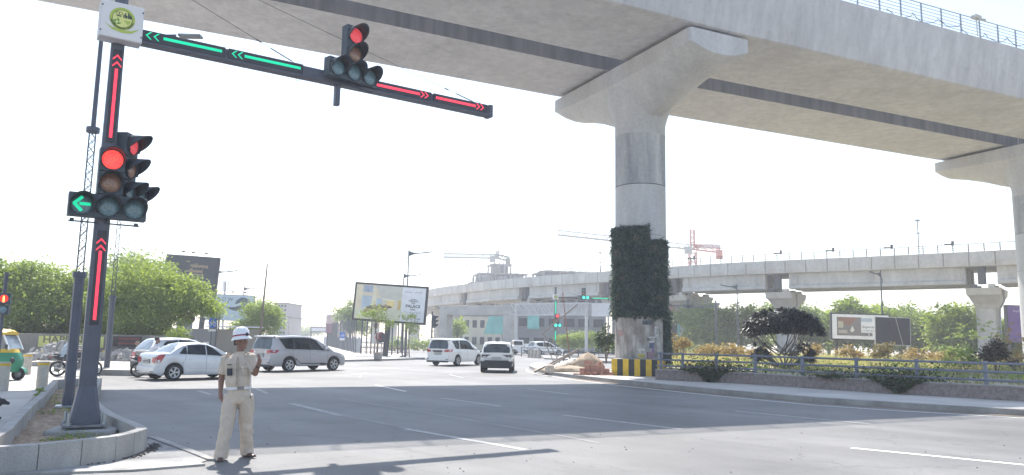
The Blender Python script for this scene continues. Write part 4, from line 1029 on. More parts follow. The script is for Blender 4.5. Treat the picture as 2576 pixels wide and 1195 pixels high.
def blockb(label, dx0, dx1, dytop, Y, m, wins=(3, 6), d=8, wm=None, base=0, name='building', dybot=None, wsz=(.55, .45)):
    a = A(dx0, dytop, Y); c = A(dx1, dytop, Y); p = (a+c)/2; H_ = p.z; W_ = (c-a).length; zb = 0 if dybot is None else A(dx0, dybot, Y).z
    t = thing(name, (p.x, p.y+d/2, 0), 0, label, 'building')
    MB().box((0, 0, (H_+zb)/2), (W_, d, H_-zb)).build('wall', m, t)
    MB().box((0, 0, H_+.12), (W_+.4, d+.4, .24)).build('roof', m_bare, t)
    r_, c_ = wins
    for i in range(r_):
        for j in range(c_):
            w_ = W_/c_*wsz[0]; h_ = (H_-zb)/r_*wsz[1]; x, z = -W_/2+W_*(j+.5)/c_, zb+(H_-zb)*(i+.55)/r_
            o = MB().box((x, -d/2, z), (w_, .12, h_)).build('window', wm or m_void, t)
            MB().box((x, -d/2-.06, z-h_/2-.05), (w_*1.1, .18, .1)).build('sill', m, o)
    return t
m_cream = mat('cream_wall', (.66, .60, .48), rough=.85, var=.12, scale=.4); m_greyw = mat('grey_render', (.25, .25, .26), rough=.85, var=.12, scale=.4); m_beige = mat('beige_block', (.42, .39, .38), rough=.85, var=.08, scale=.2)
blockb('low cream building with square openings seen through the concrete portal frame', 1165, 1262, 796, 128, m_cream, (2, 5))
blockb('terracotta topped shed seen left of centre through the portal frame', 1180, 1222, 786, 150, mat('terracotta_wall', (.42, .22, .16), var=.15, scale=.6), (1, 3))
blockb('long grey building with dark window bands behind the truss gantry', 1300, 1524, 790, 112, m_greyw, (2, 6), wsz=(.7, .42))
blockb('dark grey unfinished upper storeys above the truss gantry right half', 1400, 1524, 742, 140, m_greyw, (3, 5), wsz=(.7, .5))
blockb('tall pale office block at the end of the road behind the round tree', 690, 722, 764, 170, m_beige, (9, 4), d=12)
blockb('lower pale block to the right of the tall office block', 712, 728, 800, 172, m_beige, (3, 2), d=10)
b = MB(); 
pt = A(1330, 812, 118); b.rings([[(x, y, 0) for x, y in ((-1.7, -1), (1.7, -1), (1.7, 1), (-1.7, 1))], [(x, y, 2.6) for x, y in ((-.9, -1), (1.5, -1), (1.5, 1), (-.9, 1))]])
o = b.build('tarpaulin', mat('teal_tarp', (.22, .52, .47), rough=.7, var=.15, scale=.8), None, loc=(A(1245, 830, 116).x, 116, 2.6)); tag(o, 'pale teal tarpaulin draped over stored goods behind the portal frame', 'tarpaulin')
o = MB().box((0, 0, 0), (1.7, .3, 2.8)).build('tarpaulin', MATS['teal_tarp'], None, loc=tuple(A(1341, 803, 111.5))); tag(o, 'green safety sheet hung up right of the portal frame, beside the pale gantry', 'tarpaulin')
# cranes
m_cr_y = mat('crane_paint', (.20, .185, .16), rough=.6, var=.1); m_cr_r = mat('crane_red', (.42, .12, .08), rough=.6, var=.15); m_cr_w = mat('crane_white', (.30, .30, .29), rough=.6, var=.05)
def lattice(b, p, q, w_, n, up=Vector((0, 0, 1)), r=.18, tri=False):
    p, q = Vector(p), Vector(q); t = (q-p).normalized(); s = t.cross(up).normalized() if abs(t.dot(up)) < .95 else Vector((1, 0, 0)); u = s.cross(t).normalized()
    cs = [s*w_/2-u*w_/2, -s*w_/2-u*w_/2, u*w_/2] if tri else [s*w_/2+u*w_/2, -s*w_/2+u*w_/2, -s*w_/2-u*w_/2, s*w_/2-u*w_/2]
    for c_ in cs: b.tube([p+c_, q+c_], r, 4)
    for i in range(n):
        a, d = p.lerp(q, i/n), p.lerp(q, (i+1)/n)
        for k in range(len(cs)):
            e, f = (cs[k], cs[(k+1) % len(cs)]) if i % 2 else (cs[(k+1) % len(cs)], cs[k]); b.tube([a+e, d+f], r*.6, 4)
def crane(label, dxm, Y, dyb, dyjib, dytop, dxtip, dytip, dxtail, ms, mj, mc, mt):
    base = A(dxm, dyb, Y); t = thing('tower_crane', (base.x, base.y, 0), 0, label, 'crane'); k = pxm(Y)
    zj = A(dxm, dyjib, Y).z; zt = A(dxm, dytop, Y).z
    b = MB(); lattice(b, (0, 0, 0), (0, 0, zj-1.2), 1.8, 22); b.build('mast', ms, t)
    b = MB(); lattice(b, (0, 0, zj-.4), (0, 0, zt), 1.0, 7, r=.16); b.build('tower_head', mt, t)
    tip = Vector(((dxtip-dxm)*k, -4, A(dxtip, dytip, Y).z)); b = MB(); lattice(b, (0, 0, zj), tip, 1.3, 26, r=.17, tri=True); b.build('jib', mj, t)
    tail = Vector(((dxtail-dxm)*k, 2, zj-.6)); b = MB(); lattice(b, (0, 0, zj), tail, 1.2, 7, r=.18); b.build('counter_jib', mc, t)
    MB().box(tuple(tail+Vector((-.5, 0, -1.1))), (1.6, 1.4, 2.6)).build('counterweight', mc, t)
    MB().box((-1.5, -1.2, zj-1.0), (1.9, 1.6, 2.0)).build('cab', m_cr_w, t)
    for q in (tip.lerp(Vector((0, 0, zj)), .35), tip.lerp(Vector((0, 0, zj)), .7), tail*.92+Vector((0, 0, zj))*.08):
        b = MB(); b.tube([(0, 0, zt), q], .07, 4); b.build('tie', mt, t)
    b = MB(); q = tip.lerp(Vector((0, 0, zj)), .42); b.tube([q, q+Vector((0, 0, -2.6))], .04, 4); b.box(tuple(q+Vector((0, 0, -2.8))), (.5, .5, .6)); b.build('hook', ms, t)
    return t, zj, tail, k
crane('distant yellowish tower crane above the stepped unfinished tower', 1250, 245, 672, 645, 630, 1117, 645.5, 1281, m_cr_y, m_cr_y, m_cr_y, m_cr_y)
t2, zj, tail, k = crane('red and white tower crane right of the vertical garden pier, lettering on its counter jib', 1742, 215, 668, 622, 577, 1398, 590, 1819, m_cr_r, m_cr_w, m_cr_r, m_cr_r)
pn = MB(); pn.box((tail.x*.5, .2, zj+.35), (tail.x*.86, .15, 1.25)); pn.build('name_board', m_cr_r, t2)
text('KESHVAM', 1.5, m_boxw, t2, (tail.x*.54, -.05, zj+.38), (R(90), 0, 0), bold=.03, width=tail.x*.74)
# ================================================================== RIGHT HAND GARDEN: granite wall, railing, plants
m_gran = mat('granite_cladding', (.17, .135, .13), rough=.7, col2=(.27, .23, .22), scale=9, fine=.25, fscale=45, detail=6, bump=.1)
m_cop = mat('granite_coping', (.30, .28, .27), rough=.6, var=.15, scale=4, fine=.15)
WB = [(1648, 955), (1866, 965), (2204, 988), (2575, 1010), (2950, 1034), (3500, 1068)]
wb = [G(x, y, .15) for x, y in WB]
wi = offs(wb, .28)
gw = thing('garden_wall', wb[0], 0, 'low speckled brown granite wall along the pavement, carrying a grey pipe railing', 'wall')
O_ = wb[0].copy(); O_.z = 0
def loc_(p): return (p.x-O_.x, p.y-O_.y)
gw.location = O_
WH = .60
for i in range(len(wb)-1):
    q = [loc_(wb[i]), loc_(wb[i+1]), loc_(wi[i+1]), loc_(wi[i])]
    pass
def strip(ptsA, ptsB, z0, z1, name, m, parent, bevel=0):
    rs = [[(a.x-O_.x, a.y-O_.y, z0), (a.x-O_.x, a.y-O_.y, z1), (b_.x-O_.x, b_.y-O_.y, z1), (b_.x-O_.x, b_.y-O_.y, z0)] for a, b_ in zip(ptsA, ptsB)]
    return MB().rings(rs).build(name, m, parent, bevel=bevel)
strip(wb, wi, .12, WH-.04, 'wall', m_gran, gw)
strip(offs(wb, -.025), offs(wb, .31), WH-.04, WH, 'coping', m_cop, gw)
m_pipe = mat('railing_paint', (.17, .185, .235), rough=.5, var=.12, scale=4, fine=.08)
gr = thing('garden_railing', O_, 0, 'slate blue pipe railing with square posts standing on the granite wall', 'railing')
cen = offs(wb, .14)
def along(P, dx):       # point of a ground polyline whose photo column is dx
    for i in range(len(P)-1):
        xs = []
        for p in (P[i], P[i+1]):
            v = Vector((p.x, p.y, .9-HCAM)); xs.append(PX/2+PF*v.dot(_rt)/v.dot(_fw))
        if xs[0] <= dx <= xs[1]:
            lo, hi = 0., 1.
            for _ in range(30):
                m_ = (lo+hi)/2; p = P[i].lerp(P[i+1], m_); v = Vector((p.x, p.y, .9-HCAM)); x = PX/2+PF*v.dot(_rt)/v.dot(_fw)
                if x < dx: lo = m_
                else: hi = m_
            return P[i].lerp(P[i+1], lo), (P[i+1]-P[i]).normalized()
    return None
for dx in (1662, 1717, 1802, 1899, 2018, 2154, 2306, 2479, 2680, 2900):
    r_ = along(cen, dx)
    if r_:
        p, t = r_; b = MB(); b.box((p.x-O_.x, p.y-O_.y, WH+.36), (.10, .10, .74), rz=math.atan2(t.y, t.x)); b.build('post', m_pipe, gr, bevel=.008)
for z in (.14, .40, .66):
    b = MB(); b.tube([(p.x-O_.x, p.y-O_.y, WH+z) for p in offs(wb, .10)], .038, 8); b.build('rail', m_pipe, gr, smooth=True)
# garden soil
m_gsoil = mat('garden_soil', (.30, .26, .18), rough=.95, col2=(.46, .42, .30), scale=.7, fine=.25, fscale=9)
gp_ = [(p.x, p.y) for p in wi]+[(70, 24), (75, 60), (38, 86), (16, 78), (9, 60), (8.4, 46), (8.2, 41)]
raised('garden_soil', gp_, WH-.10, m_gsoil, m_gsoil, z0=.0)
def inpoly(x, y, P):
    c = False; n = len(P)
    for i in range(n):
        x1, y1 = P[i]; x2, y2 = P[(i+1) % n]
        if (y1 > y) != (y2 > y) and x < (x2-x1)*(y-y1)/(y2-y1)+x1: c = not c
    return c
# grass and weeds: one mass
def grass(name, n, ylo, yhi, h0, h1, m, keep=lambda x, y: True, width=.03, x0=8, x1=72):
    pts = []
    while len(pts) < n:
        x, y = rng.uniform(x0, x1), rng.uniform(ylo, yhi)
        if inpoly(x, y, gp_) and abs(x/y) < .80 and keep(x, y): pts.append((x, y))
    a = np.array(pts); k = len(a); h = nr.uniform(h0, h1, k); th = nr.uniform(0, 6.28, k); ln = nr.normal(size=(k, 2))*.25*h[:, None]
    w_ = width*(1+.4*nr.normal(size=k)).clip(.4, 2)
    p = np.empty((k, 3, 3)); z = np.full(k, WH-.12)
    p[:, 0] = np.stack([a[:, 0]-w_*np.cos(th), a[:, 1]-w_*np.sin(th), z], 1); p[:, 1] = np.stack([a[:, 0]+w_*np.cos(th), a[:, 1]+w_*np.sin(th), z], 1)
    p[:, 2] = np.stack([a[:, 0]+ln[:, 0], a[:, 1]+ln[:, 1], z+h], 1)
    me = bpy.data.meshes.new(name); me.vertices.add(k*3); me.vertices.foreach_set('co', p.reshape(-1)); me.loops.add(k*3); me.loops.foreach_set('vertex_index', np.arange(k*3, dtype=np.int32))
    me.polygons.add(k); me.polygons.foreach_set('loop_start', np.arange(0, k*3, 3, dtype=np.int32)); me.polygons.foreach_set('loop_total', np.full(k, 3, dtype=np.int32)); me.materials.append(m); me.update(calc_edges=True)
    o = bpy.data.objects.new(name, me); C.objects.link(o); return tag(o, kind='stuff')
def patchy(s, lo): return lambda x, y: noise.noise((x*s, y*s, 7)) > lo
m_gr_g = leafmat('grass_green', (.16, .175, .09), (.28, .28, .16), .38, .5); m_gr_d = leafmat('grass_dry', (.34, .31, .18), (.50, .46, .30), .4, .6)
grass('grass', 16000, 27, 80, .12, .45, m_gr_g, patchy(.22, -.12), .022)
grass('grass', 16000, 40, 80, .25, .75, m_gr_d, patchy(.18, -.25), .02)
grass('grass', 5000, 26, 44, .06, .22, m_gr_g, patchy(.5, .05), .02)
# weeds: leafy ground cover
pts = []
while len(pts) < 5200:
    x, y = rng.uniform(8, 60), rng.uniform(27, 76)
    if inpoly(x, y, gp_) and abs(x/y) < .8 and noise.noise((x*.35, y*.35, 2)) > .08: pts.append((x, y, WH+abs(rng.gauss(0, .16))))
tag(leaf_object('ground_cover', np.array(pts), None, .17, m_lf_mid, None, 2.0, droop=-.2), kind='stuff')
# ------------------------------------------------------------------ dark plumeria: branching limbs with whorls of long leaves
def whorls(tips, k, L, parent, m, name='leaves', aspect=3.2, sag=.25):
    V, F = [], []
    for tpos, up in tips:
        up = Vector(up).normalized(); r = up.orthogonal().normalized(); s = up.cross(r)
        for i in range(k):
            a = 6.283*i/k+rng.uniform(-.3, .3); el = rng.uniform(.05, 1.0); d = (r*math.cos(a)+s*math.sin(a))*math.cos(el)+up*math.sin(el)
            ll = L*rng.uniform(.7, 1.2); w_ = ll/aspect/2; side = d.cross(up).normalized()*w_; nn_ = side.cross(d).normalized()
            p0 = Vector(tpos); p1 = p0+d*ll*.5+up*.02; p2 = p0+d*ll-Vector((0, 0, sag*ll))
            n = len(V); V += [p0, p1+side+nn_*w_*.3, p2, p1-side+nn_*w_*.3, p1]; F += [(n, n+1, n+4), (n+1, n+2, n+4), (n+2, n+3, n+4), (n+3, n, n+4)]
    me = bpy.data.meshes.new(name); me.from_pydata(V, [], F); me.materials.append(m); o = bpy.data.objects.new(name, me); C.objects.link(o); o.parent = parent; return o
def plumeria(label, dx, Y, crown_w, crown_h, zc, ntip, m, trunk_r=.06, name='plumeria_tree', L=.36, k=11, low=0, lean=0, cat='tree', group=None):
    p = A(dx, 900, Y); p.z = WH-.12; t = thing(name, p, 0, label, cat, group)
    b = MB(); forks = []
    for i in range(3):
        a = i*2.1+.4; f = Vector((math.cos(a)*.28, math.sin(a)*.2, zc*.33)); b.tube([(0, 0, 0), f*.5+Vector((0, 0, .03)), f], [trunk_r*1.1, trunk_r, trunk_r*.8], 7); forks.append(f)
    tips = []
    for i in range(ntip):
        u, v = rng.random(), rng.random()*6.283; rr = math.sqrt(u); x, y = rr*math.cos(v)*crown_w/2, rr*math.sin(v)*crown_w*.42
        z = zc+.28*noise.noise((x*1.1, y*1.1, dx))+crown_h*(.62*(1-rr*rr)**.5-.12+rng.uniform(-.66, .06)*(1-.6*rr*rr)); tip = Vector((x+lean, y, z)); tips.append((tip, (x*.5/crown_w, y*.5/crown_w, 1)))
        if i % 40 == 0:
            f = forks[i % 3]; mid = f.lerp(tip, .5)+Vector((x*.12, y*.12, -.1)); b.tube([f, mid, tip], [trunk_r*.7, trunk_r*.5, trunk_r*.28], 5)
    for i in range(low):
        a = rng.choice((0, 3.14))+rng.gauss(0, .5); tip = Vector((math.cos(a)*crown_w*rng.uniform(.22, .40), math.sin(a)*.5, rng.uniform(.35, zc*.6))); tips.append((tip, (math.cos(a), math.sin(a), .5)))
        b.tube([(math.cos(a)*.1, 0, .05), Vector((tip.x*.6, tip.y*.6, tip.z*.55)), tip], [trunk_r*.55, trunk_r*.45, trunk_r*.3], 5)
    b.build('trunk', mat('plumeria_bark', (.17, .155, .14), rough=.85, var=.2, scale=8), t, smooth=True)
    whorls(tips, k, L, t, m)
    return t
plumeria('large dark plumeria with a flat umbrella crown behind the railing, left of the framed billboard', 1972, 40.5, 4.0, 1.75, 2.1, 680, m_lf_plum, trunk_r=.045, low=44, L=.34, k=13)
plumeria('bare branched pale plumeria with few leaves in front of the right hand far pier', 2460, 45, 3.4, 1.5, 2.0, 60, m_lf_dull, low=6, L=.26, k=6)
plumeria('sparse reddish plumeria at the far right edge', 2570, 42, 2.6, 1.6, 1.6, 50, m_lf_orange, low=10, L=.26, k=7)
def bush(label, dx, dyb, Y, w_, h_, m, n=16, lv=36, leaf=.16, group=None, aspect=2.4, name='bush'):
    p = A(dx, dyb, Y); p.z = WH-.12; t = thing(name, p, 0, label, 'bush', group); b = MB()
    for i in range(6): b.tube([(0, 0, 0), (rng.uniform(-.3, .3)*w_, rng.uniform(-.2, .2)*w_, h_*.6)], [.025, .012], 5)
    b.build('stems', m_bark, t)
    lb = [((0, 0, h_*.55), (w_*.42, w_*.36, h_*.42)), ((-w_*.22, 0, h_*.42), (w_*.26, w_*.26, h_*.36)), ((w_*.24, 0, h_*.45), (w_*.26, w_*.26, h_*.38))]
    leaf_object('foliage', clumps(lb, n, lv, .13*max(1, w_/1.8), .7), None, leaf, m, t, aspect, droop=.1)
OG = 'orange leaved bushes in the garden'
for lb, dx, Y, w_, h_, nn_ in (('tall orange and green bush right beside the vertical garden pier', 1705, 50, 2.0, 1.9, 34), ('orange bush to the right of the tall one, in front of the broad tree', 1790, 54, 2.3, 1.25, 28), ('wide orange bush with long leaf tufts below the street lamp', 1848, 52, 2.0, 1.35, 26),
                          ('orange bush by the white parked cars left of the dark plumeria', 1908, 54, 1.9, 1.05, 20), ('orange bush at the right shoulder of the dark plumeria', 2095 - 60, 56, 1.8, 1.5, 22), ('orange bush in front of the framed interior billboard', 2140, 52, 1.9, 1.25, 22),
                          ('olive orange bush in front of the plain black board', 2222, 50, 2.0, 1.55, 26), ('wide orange bush just right of the plain black board', 2302, 52, 2.4, 1.2, 26), ('orange bush left of the right hand far pier', 2372, 54, 2.2, 1.1, 22), ('orange and green bush under the far right plumeria', 2545, 44, 1.7, 1.1, 18)):
    bush(lb, dx, 880, Y, w_, h_, m_lf_orange if 'olive' not in lb else leafmat('leaf_olive', (.12, .11, .05), (.24, .19, .09), .35, 2), nn_, 40, .17, OG)
bush('dark reddish rounded bush near the right edge behind the railing', 2505, 930, 35, 1.5, 1.75, leafmat('leaf_dark_red', (.035, .03, .022), (.09, .075, .045), .2, 2), 34, 46, .15)
bush('green bush with loose sprays left of the dark reddish bush', 2425, 920, 40, 2.0, 1.2, m_lf_mid, 22, 36, .15)
bush('pale green bush in front of the right hand far pier', 2400, 900, 50, 1.9, 1.7, m_lf_dull, 24, 36, .16)
bush('dark leafy shrub at the left side of the striped pier base', 1524, 885, 44, 1.1, 2.3, m_lf_wall, 40, 40, .14)
# creepers spilling over the wall
def creeper(label, dx, w_, hang, n, up=.3, fallx=0):
    p, t = along(wb, dx); nrm = Vector((t.y, -t.x, 0)); th = thing('creeper', (p.x, p.y, .15), 0, label, 'creeper', 'creepers over the granite wall'); P = []
    for i in range(n):
        s = rng.gauss(0, w_/2.4); dep = rng.random()
        if rng.random() < .55: q = t*s*1.3-nrm*rng.uniform(-.1, 1.0)*.9+Vector((0, 0, WH-.15+abs(rng.gauss(0, up))))
        else: q = t*(s*.62+fallx)+nrm*abs(rng.gauss(.08, .09))+Vector((0, 0, (WH-.1)-hang*rng.random()*math.exp(-(s/w_*1.6)**2)))
        P.append(q)
    leaf_object('foliage', np.array(P), None, .105, m_lf_wall, th, 1.9, droop=.4)
    b = MB()
    for i in range(8):
        s = rng.gauss(0, w_/3); b.tube([t*s-nrm*.4+Vector((0, 0, WH)), t*s*.8+nrm*.04+Vector((0, 0, WH+.08)), t*s*.7+nrm*.06+Vector((0, 0, .3))], .012, 4)
    b.build('vines', m_bark, th)
creeper('dark green creeper hanging over the wall to the pavement below the dark plumeria', 1800, 1.25, .55, 1500, .28, -.2)
creeper('broad tangled creeper on the wall and rails right of the middle of the railing', 2250, 1.5, .45, 1700, .24, .1)
creeper('low creeper between two posts left of the dark plumeria', 1745, 1.0, .1, 500, .2)
creeper('thin creeper along the foot of the railing under the framed billboard', 2090, 1.6, .08, 420, .14)
# ================================================================== BUILDING MATERIALS ON THE PAVEMENT CORNER
m_brk = mat('loose_brick', (.33, .15, .11), rough=.9, col2=(.46, .25, .19), scale=7, fine=.2, fscale=40)
cb = G(1497, 943, .15)
k = 0
def brick(x, y, z, rz, tilt=0):
    o = MB().box((0, 0, 0), (.23, .11, .075)).build('brick', m_brk, None, loc=(cb.x+x, cb.y+y, .15+z+.0375), bevel=.006); o.rotation_euler = (tilt, 0, rz); return o
bl = []
for lay in range(6):
    for i in range(6):
        for j in range(2):
            if lay >= 4 and i in (0, 5): continue
            bl.append((-.62+i*.235+rng.uniform(-.01, .01), j*.125-.05+rng.uniform(-.01, .01), lay*.078, rng.uniform(-.06, .06)))
for q in bl:
    o = brick(*q); tag(o, 'red brick laid flat in the neat stack left of the striped base', 'brick', 'bricks in the neat stack')
for i in range(26):
    a = rng.uniform(-1.05, .75); z = 0 if i < 17 else .47+rng.uniform(0, .14); y = -.22-rng.random()*.22 if i < 17 else rng.uniform(-.05, .1)
    o = brick(a if z == 0 else rng.uniform(-.5, .5), y, z+(.078 if (i % 4 == 0 and z == 0) else 0), rng.uniform(0, 3.1), rng.uniform(-.35, .35) if z else 0)
    tag(o, 'red brick lying loose on or before the neat brick stack', 'brick', 'loose bricks round the stack')
def heap(name, label, c, w_, d_, h_, m, cat='heap', seed=1, n=26, pts=None):
    rs = []
    for i in range(9):
        f = i/8; k_ = (1-f**1.7)**.9; ring = []
        for j in range(n):
            a = 6.283*j/n; q = 1+.34*noise.noise((math.cos(a)*1.5+seed, math.sin(a)*1.5, f*2))+.12*noise.noise((math.cos(a)*4, math.sin(a)*4+seed, f*5)); ring.append((w_/2*k_*q*math.cos(a), d_/2*k_*q*math.sin(a), h_*f*(1+.08*noise.noise((a, f*3, seed)))))
        rs.append(ring)
    o = MB().rings(rs).build(name, m, None, smooth=60, loc=c); return tag(o, label, cat)
m_sand = mat('building_sand', (.36, .29, .22), rough=.95, var=.18, scale=5, fine=.25, fscale=40, bump=.8, bscale=25)
s0 = G(1478, 927, .15); heap('sand_heap', 'taller heap of grey brown sand behind the brick stack', s0, 2.2, 1.6, .95, m_sand, seed=3)
s1 = G(1420, 935, .15); heap('sand_heap', 'low spread of pale sand left of the brick stack', s1, 2.9, 1.6, .38, mat('pale_sand', (.42, .35, .27), rough=.95, var=.15, scale=5, fine=.2, fscale=40, bump=.7, bscale=25), seed=7)
b = MB(); q0, q1 = G(1392, 936, .15), G(1444, 920, .15); pts_ = [q0.lerp(q1, i/8)+Vector((0, .1*math.sin(i), .16+.03*math.sin(i*2.2)+.02*i)) for i in range(9)]
b.tube(pts_, [.06, .15, .19, .17, .19, .20, .18, .14, .05], 10); tag(b.build('sand_sack', mat('sack_cloth', (.62, .57, .50), rough=.9, var=.12, scale=6), None, smooth=True), 'long pale cloth roll lying on the sand left of the brick stack', 'sack')
b = MB(); c_ = G(1382, 938, .15); b.lathe([(.05, 0), (.2, .02), (.24, .2), (.2, .36), (.09, .42), (.05, .46)], 12); o = b.build('sand_sack', mat('sack_weave', (.55, .47, .40), rough=.9, var=.3, scale=9), None, smooth=True, loc=c_); o.scale = (1, .8, 1); tag(o, 'small tied sack standing at the left end of the cloth roll', 'sack')
m_pole_ = mat('rusty_pole', (.22, .19, .17), rough=.8, var=.25, scale=6)
for (a, c, r, lb) in (((1352, 935, 0), (1512, 775, 0), .05, 0),):
    pass
def stick(p0, p1, r, label, m=m_pole_):
    b = MB(); p0, p1 = Vector(p0), Vector(p1); b.tube([(0, 0, 0), (p1-p0)*.5+Vector((0, 0, .02)), p1-p0], r, 6); o = b.build('scaffold_pole', m, None, loc=p0); tag(o, label, 'pole', 'poles propped beside the brick stack')
g0 = G(1344, 936, .15)
stick(g0, A(1456, 878, g0.y+2.0), .045, 'steel pole leaning low from the kerb towards the railing')
stick(G(1368, 929, .15), A(1445, 887, 45.5), .045, 'shorter steel pole lying beside the low leaning one')
stick(G(1399, 924, .15), A(1363, 848, 46.5), .03, 'thin dark pole leaning left across the far signal')
stick(G(1412, 921, .15), A(1366, 838, 47.5), .03, 'second thin pole crossing the leaning poles by the far signal')
stick(A(1363, 840, 50), A(1452, 766, 50.5), .045, 'bent topped tall pole leaning up to the right past the far signal')
stick(A(1434, 895, 58)-Vector((0, 0, .6)), A(1415, 735, 58), .04, 'rust red upright pole standing between the far signal and the vertical garden', mat('red_oxide', (.30, .13, .09), rough=.8, var=.2))
# railing of the inner road and low striped blocks behind the corner
def simple_rail(label, pts_, h_, step, m, name='railing'):
    P = [Vector(p) for p in pts_]; t = thing(name, P[0], 0, label, 'railing'); o = P[0]
    for i in range(len(P)-1):
        L_ = (P[i+1]-P[i]).length; n = max(1, int(L_/step))
        for k in range(n+1):
            p = P[i].lerp(P[i+1], k/n)-o; MB().box((p.x, p.y, h_/2), (.09, .09, h_), rz=0).build('post', m, t)
    for z in (.35, .65, .97):
        b = MB(); b.tube([(p-o)+Vector((0, 0, h_*z)) for p in P], .04, 6); b.build('rail', m, t)
m_drail = mat('dark_rail', (.10, .11, .13), rough=.5, var=.1)
simple_rail('dark railing behind the brick stack and sand heap', [(3.6, 52, .0), (9.5, 49.5, .0)], 1.05, 1.9, m_drail)
simple_rail('long low grey railing beyond the white car, in front of the far signal', [(1.2, 82, 0), (6.5, 74, 0), (9.5, 66, 0)], 1.0, 2.4, m_drail)
for i in range(7):
    p = G(1330+i*4.6, 899.5+i*.3); o = MB().box((0, 0, .40), (.17, .30, .80), taper=.7).build('road_barrier', mat('barrier_a', (.55, .50, .42), var=.2) if i % 2 else mat('barrier_b', (.30, .28, .26), var=.2), None, loc=p, rz=.3); tag(o, 'short concrete block in the row beyond the white car by the far railing', 'barrier', 'row of concrete blocks')
raised('pavement', [(3.2, 73), (10, 62), (12, 70), (10, 90), (3.5, 96)], .14, m_kerb, m_kerb)
# ================================================================== CARS
m_tyre = mat('tyre_rubber', (.025, .025, .028), rough=.85, var=.2, scale=20)
m_alloy = mat('alloy_rim', (.55, .56, .58), rough=.35, metal=.5, var=.05)
m_dark = mat('wheel_well', (.012, .012, .014), rough=.9, var=0)
m_glass = mat('car_glass', (.018, .022, .030), rough=.07, var=.4, scale=2.5, spec=.25)
m_glass2 = mat('car_glass_light', (.10, .125, .15), rough=.08, col2=(.20, .24, .28), scale=2.2, spec=.4, coat=.2)
m_glass3 = mat('car_glass_mid', (.045, .06, .075), rough=.08, col2=(.11, .14, .16), scale=2.6, spec=.3)
m_blackpl = mat('black_plastic', (.028, .03, .036), rough=.55, var=.15, scale=6)
m_tail = mat('tail_light', (.42, .02, .03), rough=.2, var=.25, scale=9, coat=.6)
m_tailw = mat('reverse_light', (.72, .70, .70), rough=.15, var=.05, coat=.5)
m_tailk = mat('smoked_light', (.05, .045, .055), rough=.15, var=.2, coat=.7)
m_plate = mat('number_plate', (.72, .72, .70), rough=.5, var=.04)
m_chrome = mat('chrome', (.65, .66, .68), rough=.18, metal=.9, var=.03)
m_seam = mat('panel_seam', (.09, .09, .10), rough=.8, var=0)
def lerp(a, c, t): return a+(c-a)*t
def interp(P, x):
    if x <= P[0][0]: return P[0][1]
    for (x0, y0), (x1, y1) in zip(P[:-1], P[1:]):
        if x <= x1: return lerp(y0, y1, (x-x0)/(x1-x0) if x1 > x0 else 0)
    return P[-1][1]
